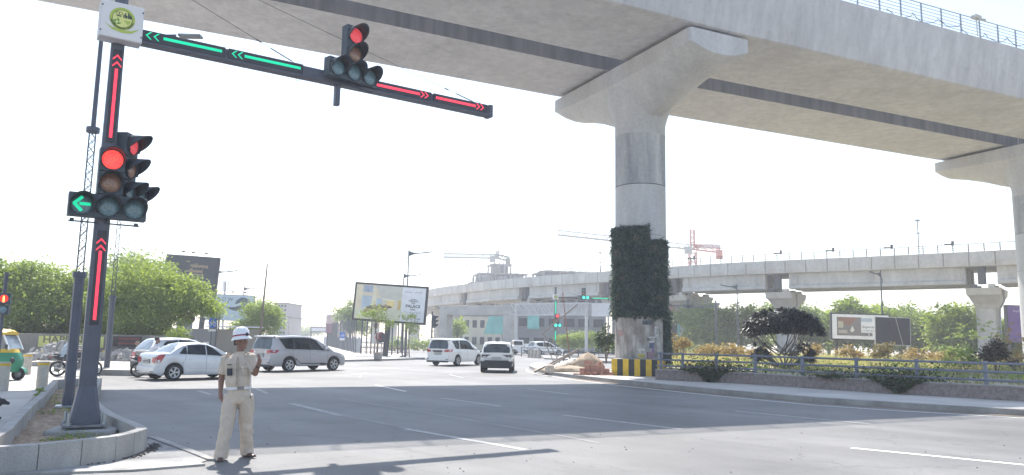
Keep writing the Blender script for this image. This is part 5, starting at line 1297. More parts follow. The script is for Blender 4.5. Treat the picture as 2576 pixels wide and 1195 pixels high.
class Car:
    def __init__(s, name, label, L, W, wb, fo, belt, roof, plan, paint, wr=.34, ground=.22, hr=.40, group=None, glass=None, shoulder=.955):
        s.L, s.W, s.belt, s.roof, s.plan, s.hrk, s.sh = L, W, belt, roof, plan, hr, shoulder
        s.ground = ground; s.wr = wr; s.xf = L/2-fo; s.xr = s.xf-wb; s.ra = wr+.075
        s.t = thing(name, (0, 0, 0), 0, label, 'car', group); s.glass = glass or m_glass
        xs = sorted(set([round(-L/2+i*.09, 3) for i in range(int(L/.09)+1)]+[L/2, -L/2, -L/2+.03, L/2-.03, -L/2+.12, L/2-.12]+[round(xw+s.ra*k/9, 3) for xw in (s.xf, s.xr) for k in range(-9, 10)]))
        b = MB(); b.rings([s.ring(x) for x in xs], closed=False, cap=False)
        n = len(s.ring(0))
        b.f.append(tuple(range(n))); b.m.append(0); k0 = (len(xs)-1)*n; b.f.append(tuple(k0+j for j in reversed(range(n)))); b.m.append(0)
        b.build('body', paint, s.t, smooth=38)
        b = MB(); b.box((0, 0, ground+.30), (L*.9, W*.80, .5)); b.build('underbody', m_dark, s.t)
        s.x0, s.x1 = roof[0][0], roof[-1][0]
        gx = sorted(set([round(lerp(s.x0, s.x1, i/44), 3) for i in range(45)]+[p[0] for p in roof]))
        b = MB(); b.rings([s.gring(x) for x in gx], closed=False, cap=False); b.build('cabin', paint, s.t, smooth=38)
        s.wheels()
    def hw(s, x): return s.W/2*interp(s.plan, x/s.L*2)
    def zb(s, x):
        z = s.ground
        for xw in (s.xf, s.xr):
            d = abs(x-xw)
            if d < s.ra: z = max(z, s.wr-.02+math.sqrt(max(0, s.ra**2-d*d)))
        e = abs(x)/(s.L/2)
        return z+max(0, (e-.93)/.07)*.10
    def side(s, x, t):                       # lower body side, t 0 bottom .. 1 belt
        h = s.hw(x); z0, z1 = s.zb(x), interp(s.belt, x)
        y = interp([(0, .93), (.12, .985), (.5, 1.0), (.82, .99), (1, s.sh)], t)*h
        return y, lerp(z0, z1, t)
    def ring(s, x):
        h = [s.side(x, t) for t in (0, .06, .14, .3, .5, .68, .84, .95)]; z1 = interp(s.belt, x); hh = s.hw(x)
        h += [(hh*s.sh, z1), (hh*.8, z1+.025), (hh*.45, z1+.045), (0, z1+.052)]
        return [(x, -y, z) for y, z in h]+[(x, y, z) for y, z in reversed(h[:-1])]
    def gs(s, x, t):                         # cabin side
        z0 = interp(s.belt, x)-.01; z1 = interp(s.roof, x); y0 = s.hw(x)*s.sh-.004; k = min(1, max(0, (z1-z0)/.45)); y1 = lerp(y0, min(y0, s.W*s.hrk), k)
        return lerp(y0, y1, t)+.018*math.sin(math.pi*t)*k, lerp(z0, max(z1, z0+.001), t)
    def gring(s, x):
        h = [s.gs(x, t) for t in (0, .15, .3, .5, .7, .85, .95)]; y1, z1 = s.gs(x, 1); k = min(1, max(0, (z1-interp(s.belt, x))/.4))
        h += [(y1-.01, z1), (y1*.88, z1+.028*k), (y1*.5, z1+.05*k), (0, z1+.056*k)]
        return [(x, -y, z) for y, z in h]+[(x, y, z) for y, z in reversed(h[:-1])]
    @staticmethod
    def dens(P, n=6):
        out = []
        for i in range(len(P)):
            a, c = P[i], P[(i+1) % len(P)]
            for k in range(n): out.append((lerp(a[0], c[0], k/n), lerp(a[1], c[1], k/n)))
        return out
    def on_side(s, name, P, m, w0=.006, sides=(1, -1), low=False, parent=None):
        w = w0
        for sg in sides:
            if not low: w = w0+.018
            def fn(u, v, q, sg=sg):
                y, z = (s.side(u, v) if low else s.gs(u, v)); return (u, sg*(y-.004+q), z)
            MB().slab(s.dens(P), w+.004, fn).build(name, m, parent or s.t)
    def glass_end(s, name, xa, xb, sw, m, w=.008):
        b = MB(); n = 8
        rs = []
        for i in range(n+1):
            x = lerp(xa, xb, i/n); y1, z1 = s.gs(x, 1); k = min(1, max(0, (z1-interp(s.belt, x))/.4)); row = []
            for j in range(13):
                q = -1+2*j/12; yy = q*y1*sw; row.append((x+(-w if xa < 0 else w)*.6, yy, z1+.056*k*(1-q*q)+w))
            rs.append(row)
        b.rings(rs, closed=False, cap=False); b.build(name, m, s.t, smooth=60)
    def rear(s, name, P, m, th=.02, parent=None, x=None):
        X = -s.L/2 if x is None else x
        return MB().slab(P, th, lambda u, v, q: (X-q, u, v)).build(name, m, parent or s.t, bevel=0)
    def front(s, name, P, m, th=.02):
        return MB().slab(P, th, lambda u, v, q: (s.L/2+q, u, v)).build(name, m, s.t)
    def wheels(s, spokes=5):
        first = None
        for i, (x, sg) in enumerate(((s.xf, -1), (s.xr, -1), (s.xf, 1), (s.xr, 1))):
            o = bpy.data.objects.new('wheel', None); C.objects.link(o); o.parent = s.t; o.location = (x, sg*(s.W/2-.125), s.wr)
            o.rotation_euler.z = 0 if sg < 0 else math.pi
            if first is None:
                r = s.wr; b = MB(); b.lathe([(r*.66, -.10), (r*.9, -.115), (r*.98, -.085), (r, -.03), (r, .03), (r*.98, .085), (r*.9, .11), (r*.62, .1), (r*.62, -.06), (r*.66, -.10)], 36, axis='y', cap=False); b.lathe([(r*.64, -.03), (.01, -.03)], 24, axis='y', m=0)
                ty = b.build('tyre', m_tyre, o, smooth=40)
                c = MB(); c.lathe([(r*.67, -.105), (r*.60, -.10), (r*.58, -.06), (r*.66, -.06), (r*.67, -.105)], 36, axis='y', cap=False); c.lathe([(r*.15, -.07), (r*.15, -.10), (.01, -.105)], 16, axis='y')
                for k in range(spokes):
                    for d in (-.13, .13):
                        a = 2*math.pi*k/spokes+d; ca, sa = math.cos(a), math.sin(a); q = [(.12*r, -.04*r), (.62*r, -.055*r), (.62*r, .055*r), (.12*r, .04*r)]
                        c.slab(q, .03, lambda u, v, w_, ca=ca, sa=sa: (u*ca-v*sa, -.068-w_, u*sa+v*ca))
                ri = c.build('rim', m_alloy, o); first = (ty, ri)
            else:
                for q in first: d = q.copy(); C.objects.link(d); d.parent = o
    def seam(s, xs_, t0, t1, m=m_seam):
        for sg in (1, -1):
            b = MB()
            for k in range(6):
                ta, tb = lerp(t0, t1, k/6), lerp(t0, t1, (k+1)/6); xa, xb = interp(xs_, ta), interp(xs_, tb)
                for (x, t), (x2, t2) in (((xa, ta), (xb, tb)),):
                    y, z = s.side(x, t); y2, z2 = s.side(x2, t2); e = .003
                    b.quad([(x-.006, sg*(y+e), z), (x+.006, sg*(y+e), z), (x2+.006, sg*(y2+e), z2), (x2-.006, sg*(y2+e), z2)])
            b.build('door_seam', m, s.t)
    def handle(s, x, t, m, w=.19):
        for sg in (1, -1):
            y, z = s.side(x, t); MB().box((x, sg*(y+.012), z), (w, .035, .028)).build('door_handle', m, s.t, bevel=.008)
    def mirror(s, x, paint):
        for sg in (1, -1):
            y, z = s.gs(x, .12); b = MB(); b.ball((x+.02, sg*(y+.14), z+.06), (.07, .11, .075), 6); b.tube([(x+.02, sg*(y-.02), z), (x+.02, sg*(y+.1), z+.04)], .03, 6); b.build('wing_mirror', paint, s.t, smooth=True)
    def plate(s, z, y=0, w=.5, h=.12, txt='GJ 18 AB 2047'):
        o = s.rear('number_plate', [(y-w/2, z-h/2), (y+w/2, z-h/2), (y+w/2, z+h/2), (y-w/2, z+h/2)], m_plate, .03)
        s.rear('plate_frame', [(y-w/2-.02, z-h/2-.02), (y+w/2+.02, z-h/2-.02), (y+w/2+.02, z+h/2+.02), (y-w/2-.02, z+h/2+.02)], m_blackpl, .022)
        text(txt, h*.62, m_blackpl, o, (-s.L/2-.036, y, z), (R(90), 0, R(-90)), bold=.01)
def place(s, az, wheel=None, at=None, scale=1.0):
    """heading az from +Y towards +X; put either the rear right wheel's contact or the centre at a ground point"""
    rz = math.pi/2-az; s.t.rotation_euler.z = rz; s.t.scale = (scale,)*3
    if wheel is not None:
        lx, ly = s.xr*scale, -(s.W/2-.1)*scale
        s.t.location = (wheel.x-(lx*math.cos(rz)-ly*math.sin(rz)), wheel.y-(lx*math.sin(rz)+ly*math.cos(rz)), 0)
    else: s.t.location = (at.x, at.y, 0)
m_silver = mat('silver_paint', (.62, .64, .67), rough=.3, metal=.2, var=.05, scale=1, coat=.5)
m_silver2 = mat('grey_silver_paint', (.40, .40, .43), rough=.3, metal=.2, var=.05, scale=1, coat=.5)
m_wht = mat('white_car_paint', (.82, .82, .82), rough=.3, var=.03, scale=1, coat=.6)
PLAN = [(-1, .86), (-.985, .90), (-.94, .965), (-.8, .995), (-.3, 1), (.3, 1), (.72, .985), (.86, .945), (.95, .86), (.985, .76), (1, .68)]
def mpv(name, label, paint, group, side_trim, taps):
    belt = [(-2.37, 1.06), (-2.0, 1.07), (-1.0, 1.05), (0, 1.03), (.9, 1.01), (1.18, 1.0), (1.7, .93), (2.1, .82), (2.28, .72), (2.37, .58)]
    roof = [(-2.33, 1.07), (-2.30, 1.14), (-2.22, 1.40), (-2.15, 1.60), (-2.1, 1.665), (-1.9, 1.69), (-1.2, 1.715), (-.4, 1.715), (.05, 1.68), (.4, 1.58), (.8, 1.38), (1.15, 1.17), (1.42, 1.0)]
    c = Car(name, label, 4.735, 1.83, 2.75, .92, belt, roof, PLAN, paint, wr=.345, ground=.26, hr=.405)
    c.on_side('side_window', [(-1.92, .86), (-1.55, .10), (-1.12, .08), (-1.12, .90)], m_glass)
    c.on_side('side_window', [(-1.06, .08), (-.12, .08), (-.12, .90), (-1.06, .90)], m_glass)
    c.on_side('side_window', [(-.06, .08), (.85, .09), (.62, .42), (.30, .84), (-.06, .90)], m_glass)
    c.on_side('window_pillar', [(-1.13, .06), (-1.05, .06), (-1.05, .92), (-1.13, .92)], m_blackpl if side_trim else paint, .009); c.on_side('window_pillar', [(-.13, .06), (-.05, .06), (-.05, .92), (-.13, .92)], m_blackpl, .009)
    c.on_side('quarter_window', [(.92, .10), (1.18, .12), (.76, .55)], m_glass)
    c.glass_end('windscreen', 1.36, .42, .90, m_glass); c.glass_end('rear_window', -2.325, -2.155, .90, m_glass3)
    b = MB(); b.slab([(-.78, 0), (.78, 0), (.72, .24), (-.72, .24)], .05, lambda u, v, q: (-2.27+v*.85, u, 1.695+v*.10-.035+q)); b.build('spoiler', paint, c.t, bevel=.012)
    # tail lights with a wide garnish
    for sg in (1, -1):
        c.rear('tail_light', [(sg*.34, .90), (sg*.79, .90), (sg*.80, 1.05), (sg*.34, 1.0)], m_tail, .035); c.rear('reverse_light', [(sg*.36, .90), (sg*.52, .90), (sg*.52, 1.02), (sg*.36, 1.0)], m_tailw, .042)
        for s2 in (sg,): c.on_side('tail_light', [(-2.345, .80), (-2.345, .985), (-1.95, .99), (-2.08, .82)], m_tail, .022, (s2,), True)
        c.rear('reflector', [(sg*.62, .42), (sg*.82, .42), (sg*.82, .46), (sg*.62, .46)], m_tailk, .07)
    c.rear('garnish', [(-.34, .90), (.34, .90), (.34, 1.0), (-.34, 1.0)], m_blackpl if not side_trim else paint, .03); c.plate(.80)
    b = MB(); b.rings([[(-2.28, y, z) for y, z in ((-.88, .30), (-.9, .62), (.9, .62), (.88, .30))], [(-2.43, y, z) for y, z in ((-.80, .34), (-.82, .60), (.82, .60), (.80, .34))]]); b.build('rear_bumper', paint, c.t, bevel=.03)
    c.rear('bumper_lip', [(-.8, .24), (.8, .24), (.82, .34), (-.82, .34)], m_blackpl, .05)
    b = MB(); b.tube([(-2.36, -.35, 1.10), (-2.40, .1, 1.13)], .012, 5); b.build('wiper', m_blackpl, c.t)
    c.seam([(0, -1.12), (1, -1.15)], .22, .99); c.seam([(0, -.1), (1, -.1)], .08, .99); c.seam([(0, .98), (.6, 1.0), (1, .92)], .1, .99)
    c.seam([(0, -1.55), (.3, -1.3), (1, -1.15)], .55, .99) if False else None
    c.handle(-.86, .80, m_chrome if side_trim else paint); c.handle(.12, .80, m_chrome if side_trim else paint); c.mirror(.78, paint)
    if side_trim:
        c.on_side('sill_trim', [(-.95, .07), (.92, .07), (.96, .16), (.70, .20), (-.95, .20)], m_blackpl, .014, low=True); c.on_side('sill_trim', [(-.92, .085), (.55, .085), (.50, .135), (-.92, .145)], m_silver, .02, low=True)
    for sg in (1, -1): c.on_side('headlight', [(1.90, .80), (2.26, .74), (2.20, .96), (1.95, .97)], m_tailw, .012, (sg,), True)
    c.front('grille', [(-.5, .42), (.5, .42), (.55, .62), (-.55, .62)], m_blackpl)
    b = MB(); [b.tube([(-1.9, sg*.62, 1.75), (-1.0, sg*.64, 1.785), (-.1, sg*.62, 1.755)], .016, 5) for sg in (1, -1)]; b.build('roof_rail', paint, c.t)
    return c
inn = mpv('people_carrier', 'silver people carrier with chrome handles and black sill trim, turning behind the policeman', m_silver2, None, True, None)
place(inn, R(37.5), wheel=G(725, 935))
inw = mpv('people_carrier', 'white people carrier with a black tailgate strip, left of the white compact SUV', m_wht, None, False, None)
place(inw, R(27), wheel=G(1149, 920.5))
# white compact SUV from behind
belt = [(-2.0, 1.02), (-1.6, 1.06), (-.6, 1.02), (.5, .99), (.85, .98), (1.5, .92), (1.85, .82), (2.0, .62)]
roof = [(-1.99, 1.03), (-1.93, 1.12), (-1.78, 1.38), (-1.68, 1.52), (-1.6, 1.555), (-1.0, 1.60), (-.2, 1.59), (.2, 1.50), (.6, 1.28), (.9, 1.10), (1.05, .97)]
sv = Car('compact_suv', 'white compact SUV seen from behind, with a black lower bumper and smoked tail lights', 4.0, 1.79, 2.5, .8, belt, roof, PLAN, m_wht, wr=.33, ground=.30, hr=.39)
for P in ([(-1.62, .5), (-1.3, .12), (-.75, .10), (-.75, .88), (-1.5, .82)], [(-.68, .1), (.05, .1), (.05, .9), (-.68, .9)], [(.11, .1), (.78, .12), (.48, .52), (.18, .86), (.11, .88)]): sv.on_side('side_window', P, m_glass)
sv.glass_end('windscreen', 1.0, .24, .9, m_glass2); sv.glass_end('rear_window', -1.975, -1.72, .93, m_glass3)
for sg in (1, -1):
    b = MB(); b.ball((-.2, sg*.36, 1.20), (.06, .13, .17), 6)      # headrest shapes behind the glass are hidden, kept for the view through
    sv.rear('tail_light', [(sg*.28, .955), (sg*.80, .955), (sg*.80, .80), (sg*.56, .80), (sg*.44, .90)], m_tailk, .035); sv.rear('reverse_light', [(sg*.52, .815), (sg*.74, .815), (sg*.74, .86), (sg*.58, .86)], m_tailw, .045)
    sv.on_side('tail_light', [(-1.99, .74), (-1.99, .95), (-1.72, .93), (-1.80, .78)], m_tailk, .02, (sg,), True)
    sv.on_side('sill_trim', [(-1.15, .0), (1.0, .0), (1.0, .16), (-1.15, .16)], m_blackpl, .02, (sg,), True)
    sv.on_side('bumper_side', [(-1.985, .02), (-1.62, .02), (-1.64, .34), (-1.985, .40)], m_blackpl, .02, (sg,), True)
sv.rear('rear_bumper', [(-.80, .24), (.80, .24), (.84, .40), (.84, .58), (.70, .60), (.62, .66), (-.62, .66), (-.70, .60), (-.84, .58), (-.84, .40)], m_blackpl, .09)
sv.rear('tailgate_line', [(-.66, .74), (.66, .74), (.62, .725), (-.62, .725)], m_seam, .012)
b = MB(); b.slab([(-.70, 0), (.70, 0), (.66, .2), (-.66, .2)], .045, lambda u, v, q: (-1.86+v*.8, u, 1.555+v*.08-.03+q)); b.build('spoiler', m_wht, sv.t, bevel=.01)
sv.plate(.77, w=.46, h=.085); sv.mirror(.66, m_blackpl); sv.seam([(0, -.7), (1, -.7)], .1, .99); sv.seam([(0, .1), (1, .1)], .1, .99); sv.handle(-.5, .8, m_wht)
b = MB(); b.ball((-1.35, 0, 1.66), (.10, .025, .05), 6); b.build('roof_antenna', m_blackpl, sv.t)
pv_ = G(1248, 937.5); place(sv, R(1.8), at=pv_+Vector((math.sin(R(1.8)), math.cos(R(1.8)), 0))*1.95, scale=.985)
# silver sedan
belt = [(-2.0, .86), (-1.95, 1.0), (-1.85, 1.03), (-1.35, 1.04), (-.9, .99), (0, .955), (.75, .935), (.95, .93), (1.4, .88), (1.75, .78), (1.94, .64), (2.0, .50)]
roof = [(-1.50, 1.02), (-1.38, 1.09), (-1.1, 1.27), (-.9, 1.37), (-.7, 1.415), (-.2, 1.435), (.1, 1.41), (.5, 1.27), (.85, 1.08), (1.10, .93)]
sd_ = Car('sedan', 'pale silver saloon car seen from its right rear quarter, left of the policeman', 4.0, 1.68, 2.47, .80, belt, roof, PLAN, m_silver, wr=.315, ground=.20, hr=.37)
for P in ([(-1.12, .16), (-.80, .10), (-.80, .80), (-.92, .74)], [(-.78, .10), (.0, .10), (.0, .92), (-.72, .90)], [(.06, .10), (.80, .12), (.50, .60), (.32, .84), (.06, .92)]): sd_.on_side('side_window', P, m_glass)
sd_.glass_end('windscreen', 1.05, .18, .88, m_glass2); sd_.glass_end('rear_window', -1.44, -.86, .86, m_glass2)
sd_.on_side('belt_trim', [(-1.1, .02), (.95, .02), (.95, .06), (-1.1, .06)], m_chrome, .008)
for sg in (1, -1):
    sd_.rear('tail_light', [(sg*.46, .72), (sg*.70, .66), (sg*.74, .90), (sg*.50, .90)], m_tail, .02)
    sd_.on_side('tail_light', [(-1.97, .60), (-1.98, .96), (-1.66, .97), (-1.84, .62)], m_tail, .02, (sg,), True)
    sd_.on_side('tail_lens', [(-1.95, .62), (-1.95, .72), (-1.86, .72), (-1.89, .63)], m_tailw, .026, (sg,), True)
    sd_.on_side('headlight', [(1.62, .72), (1.93, .70), (1.88, .96), (1.66, .96)], m_tailw, .012, (sg,), True)
    sd_.on_side('side_crease', [(-1.0, .33), (1.0, .33), (1.0, .345), (-1.0, .345)], m_silver2, .006, (sg,), True)
sd_.plate(.74, w=.5, h=.12); sd_.mirror(.78, m_silver)
b = MB(); b.rings([[(-1.92, y, z) for y, z in ((-.79, .24), (-.82, .56), (.82, .56), (.79, .24))], [(-2.06, y, z) for y, z in ((-.70, .30), (-.73, .53), (.73, .53), (.70, .30))]]); b.build('rear_bumper', m_silver, sd_.t, bevel=.03)
for sg in (1, -1): sd_.rear('bumper_slot', [(sg*.45, .33), (sg*.72, .33), (sg*.70, .36), (sg*.45, .36)], m_blackpl, .015, x=-2.055)
sd_.seam([(0, -1.0), (.5, -.92), (1, -.82)], .12, .99); sd_.seam([(0, .03), (1, .03)], .08, .99); sd_.seam([(0, .98), (1, .92)], .1, .99)
sd_.handle(-.62, .80, m_silver, .15); sd_.handle(.28, .80, m_silver, .15)
b = MB(); b.tube([(-.55, 0, 1.45), (-.72, 0, 1.60)], .008, 4); b.build('aerial', m_blackpl, sd_.t)
place(sd_, R(40), wheel=G(434.5, 957), scale=.96)
# hatchback half hidden behind the sedan
belt = [(-1.95, 1.0), (-1.5, 1.04), (-.5, 1.0), (.6, .96), (.85, .95), (1.5, .88), (1.85, .74), (1.95, .55)]
roof = [(-1.94, 1.01), (-1.85, 1.14), (-1.62, 1.38), (-1.5, 1.47), (-1.35, 1.50), (-.8, 1.525), (-.2, 1.51), (.2, 1.42), (.6, 1.22), (.95, .96)]
hb = Car('hatchback', 'silver hatchback with a dark tailgate, mostly hidden behind the saloon car', 3.95, 1.74, 2.5, .78, belt, roof, PLAN, m_silver, wr=.31, ground=.22, hr=.385)
for P in ([(-1.35, .55), (-1.1, .12), (-.7, .1), (-.7, .88), (-1.2, .82)], [(-.65, .1), (.05, .1), (.05, .9), (-.65, .9)], [(.11, .1), (.75, .12), (.45, .55), (.11, .88)]): hb.on_side('side_window', P, m_glass)
hb.glass_end('windscreen', .9, .24, .9, m_glass2); hb.glass_end('rear_window', -1.92, -1.56, .9, m_glass2)
for sg in (1, -1): hb.rear('tail_light', [(sg*.42, .74), (sg*.78, .72), (sg*.80, .94), (sg*.44, .92)], m_tail, .03); hb.on_side('tail_light', [(-1.94, .68), (-1.94, .95), (-1.68, .92), (-1.75, .7)], m_tail, .02, (sg,), True)
hb.rear('tailgate_panel', [(-.42, .70), (.42, .70), (.42, .96), (-.42, .96)], m_tailk, .02); hb.plate(.62); hb.rear('rear_bumper', [(-.82, .26), (.82, .26), (.84, .52), (-.84, .52)], m_blackpl, .06)
hb.mirror(.66, m_silver); hb.seam([(0, -.68), (1, -.68)], .1, .99)
place(hb, R(42), wheel=G(408, 942))
# far vehicles beyond the white cars
fs = clone(sv.t, G(1372, 892), R(0), 'small distant white car parked side on by the far grey railing', 1.0); fs.name = 'parked_car'; fs['category'] = 'car'
fs.location = (A(1373, 880, 88).x, 88, 0); fs.rotation_euler.z = R(25)
tv = thing('pickup_van', (A(1330, 880, 92).x, 92, 0), R(190), 'small distant white pickup van left of the parked white car', 'van')
MB().box((1.35, 0, 1.0), (1.3, 1.6, 1.5), taper=.86).build('cab', m_wht, tv, bevel=.08); MB().box((-.7, 0, .95), (2.8, 1.7, .75)).build('load_bed', m_wht, tv, bevel=.03); MB().box((2.2, 0, .72), (.7, 1.5, .7)).build('bonnet', m_wht, tv, bevel=.08)
MB().box((1.45, 0, 1.4), (1.0, 1.64, .42)).build('window', m_glass, tv)
for x in (-1.4, 1.9):
    for y in (-.75, .75): b = MB(); b.lathe([(.02, -.1), (.34, -.1), (.34, .1), (.02, .1)], 18, c=(x, y, .34), axis='y'); b.build('wheel', m_tyre, tv)
# ================================================================== PEOPLE
m_skin = mat('brown_skin', (.23, .13, .10), rough=.45, var=.10, scale=14, spec=.35)
m_khaki = mat('khaki_cloth', (.52, .44, .365), rough=.85, var=.09, scale=6, fine=.05, fscale=90, bump=.25, bscale=14)
m_khaki_d = mat('khaki_trim', (.44, .37, .30), rough=.85, var=.08, scale=8)
m_shoe = mat('brown_leather', (.075, .035, .030), rough=.35, var=.2, scale=10)
m_hair = mat('dark_hair', (.025, .022, .022), rough=.7, var=.3, scale=30)
m_helm = mat('white_helmet', (.78, .78, .79), rough=.3, var=.03, coat=.3)
def limb(b, pts, rad, n=14): b.tube(pts, rad, n)
def erings(b, rows, n=24):     # rows (cx, cy, z, rx, ry)
    b.rings([[(cx+rx*math.cos(6.2832*j/n), cy+ry*math.sin(6.2832*j/n), z) for j in range(n)] for cx, cy, z, rx, ry in rows])
CLOUD = bpy.data.textures.new('cloth_folds', 'CLOUDS'); CLOUD.noise_scale = .11
def fuse(o, voxel, smooth=4, fold=0):
    r = o.modifiers.new('fuse', 'REMESH'); r.mode = 'VOXEL'; r.voxel_size = voxel; r.use_smooth_shade = True
    s = o.modifiers.new('relax', 'SMOOTH'); s.iterations = smooth; s.factor = .5
    if fold:
        d = o.modifiers.new('folds', 'DISPLACE'); d.texture = CLOUD; d.strength = fold; d.mid_level = .5; d.texture_coords = 'LOCAL'
    return o
def hand(b, wrist, direction, palm_n, curl, side=1, L=.185, spread=.10):
    d = Vector(direction).normalized(); pn = Vector(palm_n); pn = (pn-d*pn.dot(d)).normalized(); s = d.cross(pn)*side
    w = Vector(wrist); pl = L*.50
    b.tube([w-d*.02, w+d*pl*.4, w+d*pl], [.026, .032, .028], 10)
    for k in (-1, -.35, .35, 1): b.tube([w+d*.01+s*k*.016, w+d*pl+s*k*.030], [.017, .0145], 8)
    for k, ln in ((-1, .8), (-.35, .95), (.35, 1.0), (1, .86)):
        p0 = w+d*pl+s*k*.030; seg = L*.50*ln/3; dd = (d+s*k*spread).normalized(); pts = [p0-dd*.01]; cur = p0; ang = 0
        for q in range(3):
            ang += curl*(.7+.5*q)*(.9+.25*k); v = dd*math.cos(ang)+pn*math.sin(ang); cur = cur+v*seg; pts.append(cur)
        b.tube(pts, [.0105, .010, .0092, .0078], 8)
    t0 = w+d*pl*.25-s*.024; td = (d*.75-s*.75+pn*.35).normalized(); b.tube([t0, t0+td*.035, t0+td*.06+d*.012, t0+td*.072+d*.028], [.014, .0125, .011, .0085], 8)
def head(b, c, yaw, tilt=0, r=1.0):
    """skull, jaw, nose, brow, lips, chin, ears: all fused with the body; faces -y before yaw"""
    def P(x, y, z):
        y2 = y*math.cos(tilt)-z*math.sin(tilt); z2 = y*math.sin(tilt)+z*math.cos(tilt)
        return (c[0]+r*(x*math.cos(yaw)-y2*math.sin(yaw)), c[1]+r*(x*math.sin(yaw)+y2*math.cos(yaw)), c[2]+r*z2)
    def blob(x, y, z, rx, ry, rz_, n=10):
        rs = []
        for i in range(n+1):
            th = math.pi*i/n; q = max(math.sin(th), .01)
            rs.append([P(x+rx*q*math.cos(6.2832*j/(2*n)), y+ry*q*math.sin(6.2832*j/(2*n)), z-rz_*math.cos(th)) for j in range(2*n)])
        b.rings(rs)
    blob(0, .012, .03, .077, .095, .095); blob(0, -.022, -.035, .062, .070, .078); blob(0, -.060, -.088, .030, .026, .024)
    blob(0, -.086, .028, .052, .016, .012); blob(0, -.100, -.015, .016, .022, .018); blob(0, -.088, .010, .010, .018, .026)
    blob(0, -.086, -.050, .024, .012, .008); blob(0, -.083, -.062, .022, .012, .008)
    for s in (1, -1): blob(s*.042, -.062, -.018, .022, .022, .020); blob(s*.078, .012, -.008, .010, .022, .034)
    return P
def eyes(P, parent):
    for s in (1, -1):
        b = MB(); q = P(s*.031, -.083, .008); b.ball(q, .0115, 6); o = b.build('eye', mat('eye_white', (.55, .50, .47), rough=.2, var=0), parent, smooth=True)
        b = MB(); q = P(s*.031, -.0925, .008); b.ball(q, .0055, 5); b.build('iris', mat('eye_dark', (.02, .013, .01), rough=.15, var=0), o, smooth=True)
    b = MB()
    for s in (1, -1): b.tube([P(s*.014, -.099, .030), P(s*.032, -.097, .036), P(s*.050, -.080, .030)], [.0045, .0055, .003], 6)
    b.build('eyebrows', m_hair, parent)
# ------------------------------------------------------------------ the traffic policeman
cp = G(590, 1154)
cop = None
b = MB(); YAW = R(57); HC = (.085, -.0, 1.628)
Pf = head(b, HC, YAW, tilt=R(-4))
limb(b, [(.045, .02, 1.38), (.06, .01, 1.47), (.078, .01, 1.58)], [.062, .055, .056])
erings(b, [(.05, 0, .80, .14, .095), (.05, 0, .98, .14, .10), (.045, 0, 1.2, .145, .10), (.04, .01, 1.36, .15, .085), (.04, .01, 1.42, .09, .06)])
SR, ER, WR = (-.135, .02, 1.405), (-.205, .03, 1.15), (-.195, -.035, .925)
SL, EL, WL = (.215, .01, 1.405), (.285, -.02, 1.165), (.385, -.17, 1.29)
limb(b, [SR, tuple(lerp(SR[i], ER[i], .5) for i in range(3)), ER], [.056, .050, .042]); limb(b, [ER, tuple(lerp(ER[i], WR[i], .3) for i in range(3)), WR], [.041, .042, .027])
limb(b, [SL, tuple(lerp(SL[i], EL[i], .5) for i in range(3)), EL], [.056, .050, .043]); limb(b, [EL, tuple(lerp(EL[i], WL[i], .3) for i in range(3)), WL], [.042, .042, .027])
hand(b, WR, (.12, -.12, -1), (.8, .25, 0), .42, side=1)
hand(b, WL, (.30, -.12, 1), (-.85, -.35, .1), .50, side=1, spread=.16)
KR, AR, KL, AL = (-.085, -.09, .47), (-.145, -.13, .09), (.125, .10, .47), (.105, .20, .09)
limb(b, [(-.045, 0, .86), KR, AR], [.085, .055, .04]); limb(b, [(.145, 0, .86), KL, AL], [.085, .055, .04])
body = b.build('person', m_skin, None, loc=cp); fuse(body, .0052, 3)
body.rotation_euler.y = R(-3.3)
cop = tag(body, 'policeman in khaki uniform and white helmet standing in the road with one hand raised', 'person')
eyes(Pf, cop)
b = MB(); rows = [(.052, .0, .955, .160, .118), (.052, -.004, 1.0, .170, .130), (.05, -.012, 1.06, .178, .142), (.047, -.006, 1.14, .176, .134), (.043, 0, 1.24, .182, .126), (.04, .005, 1.33, .188, .116), (.04, .01, 1.395, .178, .10), (.042, .012, 1.435, .125, .08), (.05, .012, 1.462, .078, .068)]
erings(b, rows, 28)
def mid(a, c, t): return tuple(lerp(a[i], c[i], t) for i in range(3))
limb(b, [(-.11, .015, 1.40), SR, mid(SR, ER, .5), mid(SR, ER, .86)], [.074, .076, .072, .080]); limb(b, [(.19, .01, 1.40), SL, mid(SL, EL, .5), mid(SL, EL, .90)], [.074, .076, .073, .080])
sh = b.build('shirt', m_khaki, cop); fuse(sh, .0085, 3, .030)
b = MB(); erings(b, [(.055, 0, .985, .155, .115), (.055, .0, .93, .168, .122), (.055, .005, .86, .176, .128), (.052, .005, .79, .172, .12), (.05, .005, .755, .12, .09)], 28)
limb(b, [(-.04, -.01, .88), (-.065, -.04, .70), KR, (-.125, -.12, .22), (-.152, -.135, .035)], [.102, .110, .094, .088, .094]); limb(b, [(.15, .01, .88), (.15, .04, .70), KL, (.115, .16, .22), (.108, .19, .035)], [.102, .109, .094, .088, .094])
tr = b.build('trousers', m_khaki, cop); fuse(tr, .0085, 3, .034)
def shoe(x, y, a):
    b = MB(); b.rings([[(u, v*w, z) for v, z in ((-1, 0), (1, 0), (1, .025), (.8, h_), (-.8, h_), (-1, .025))] for u, w, h_ in ((-.085, .028, .05), (-.06, .036, .085), (0, .038, .085), (.06, .043, .06), (.12, .045, .048), (.165, .036, .038), (.185, .018, .028))])
    o = b.build('shoe', m_shoe, cop, smooth=50, loc=(x, y, .004), rz=a); m_ = o.modifiers.new('round', 'SUBSURF'); m_.levels = 2; m_.render_levels = 2
    MB().box((.05, 0, .008), (.25, .085, .016)).build('sole', m_hair, o, bevel=.006)
shoe(-.145, -.15, R(-70)); shoe(.115, .17, R(-38))
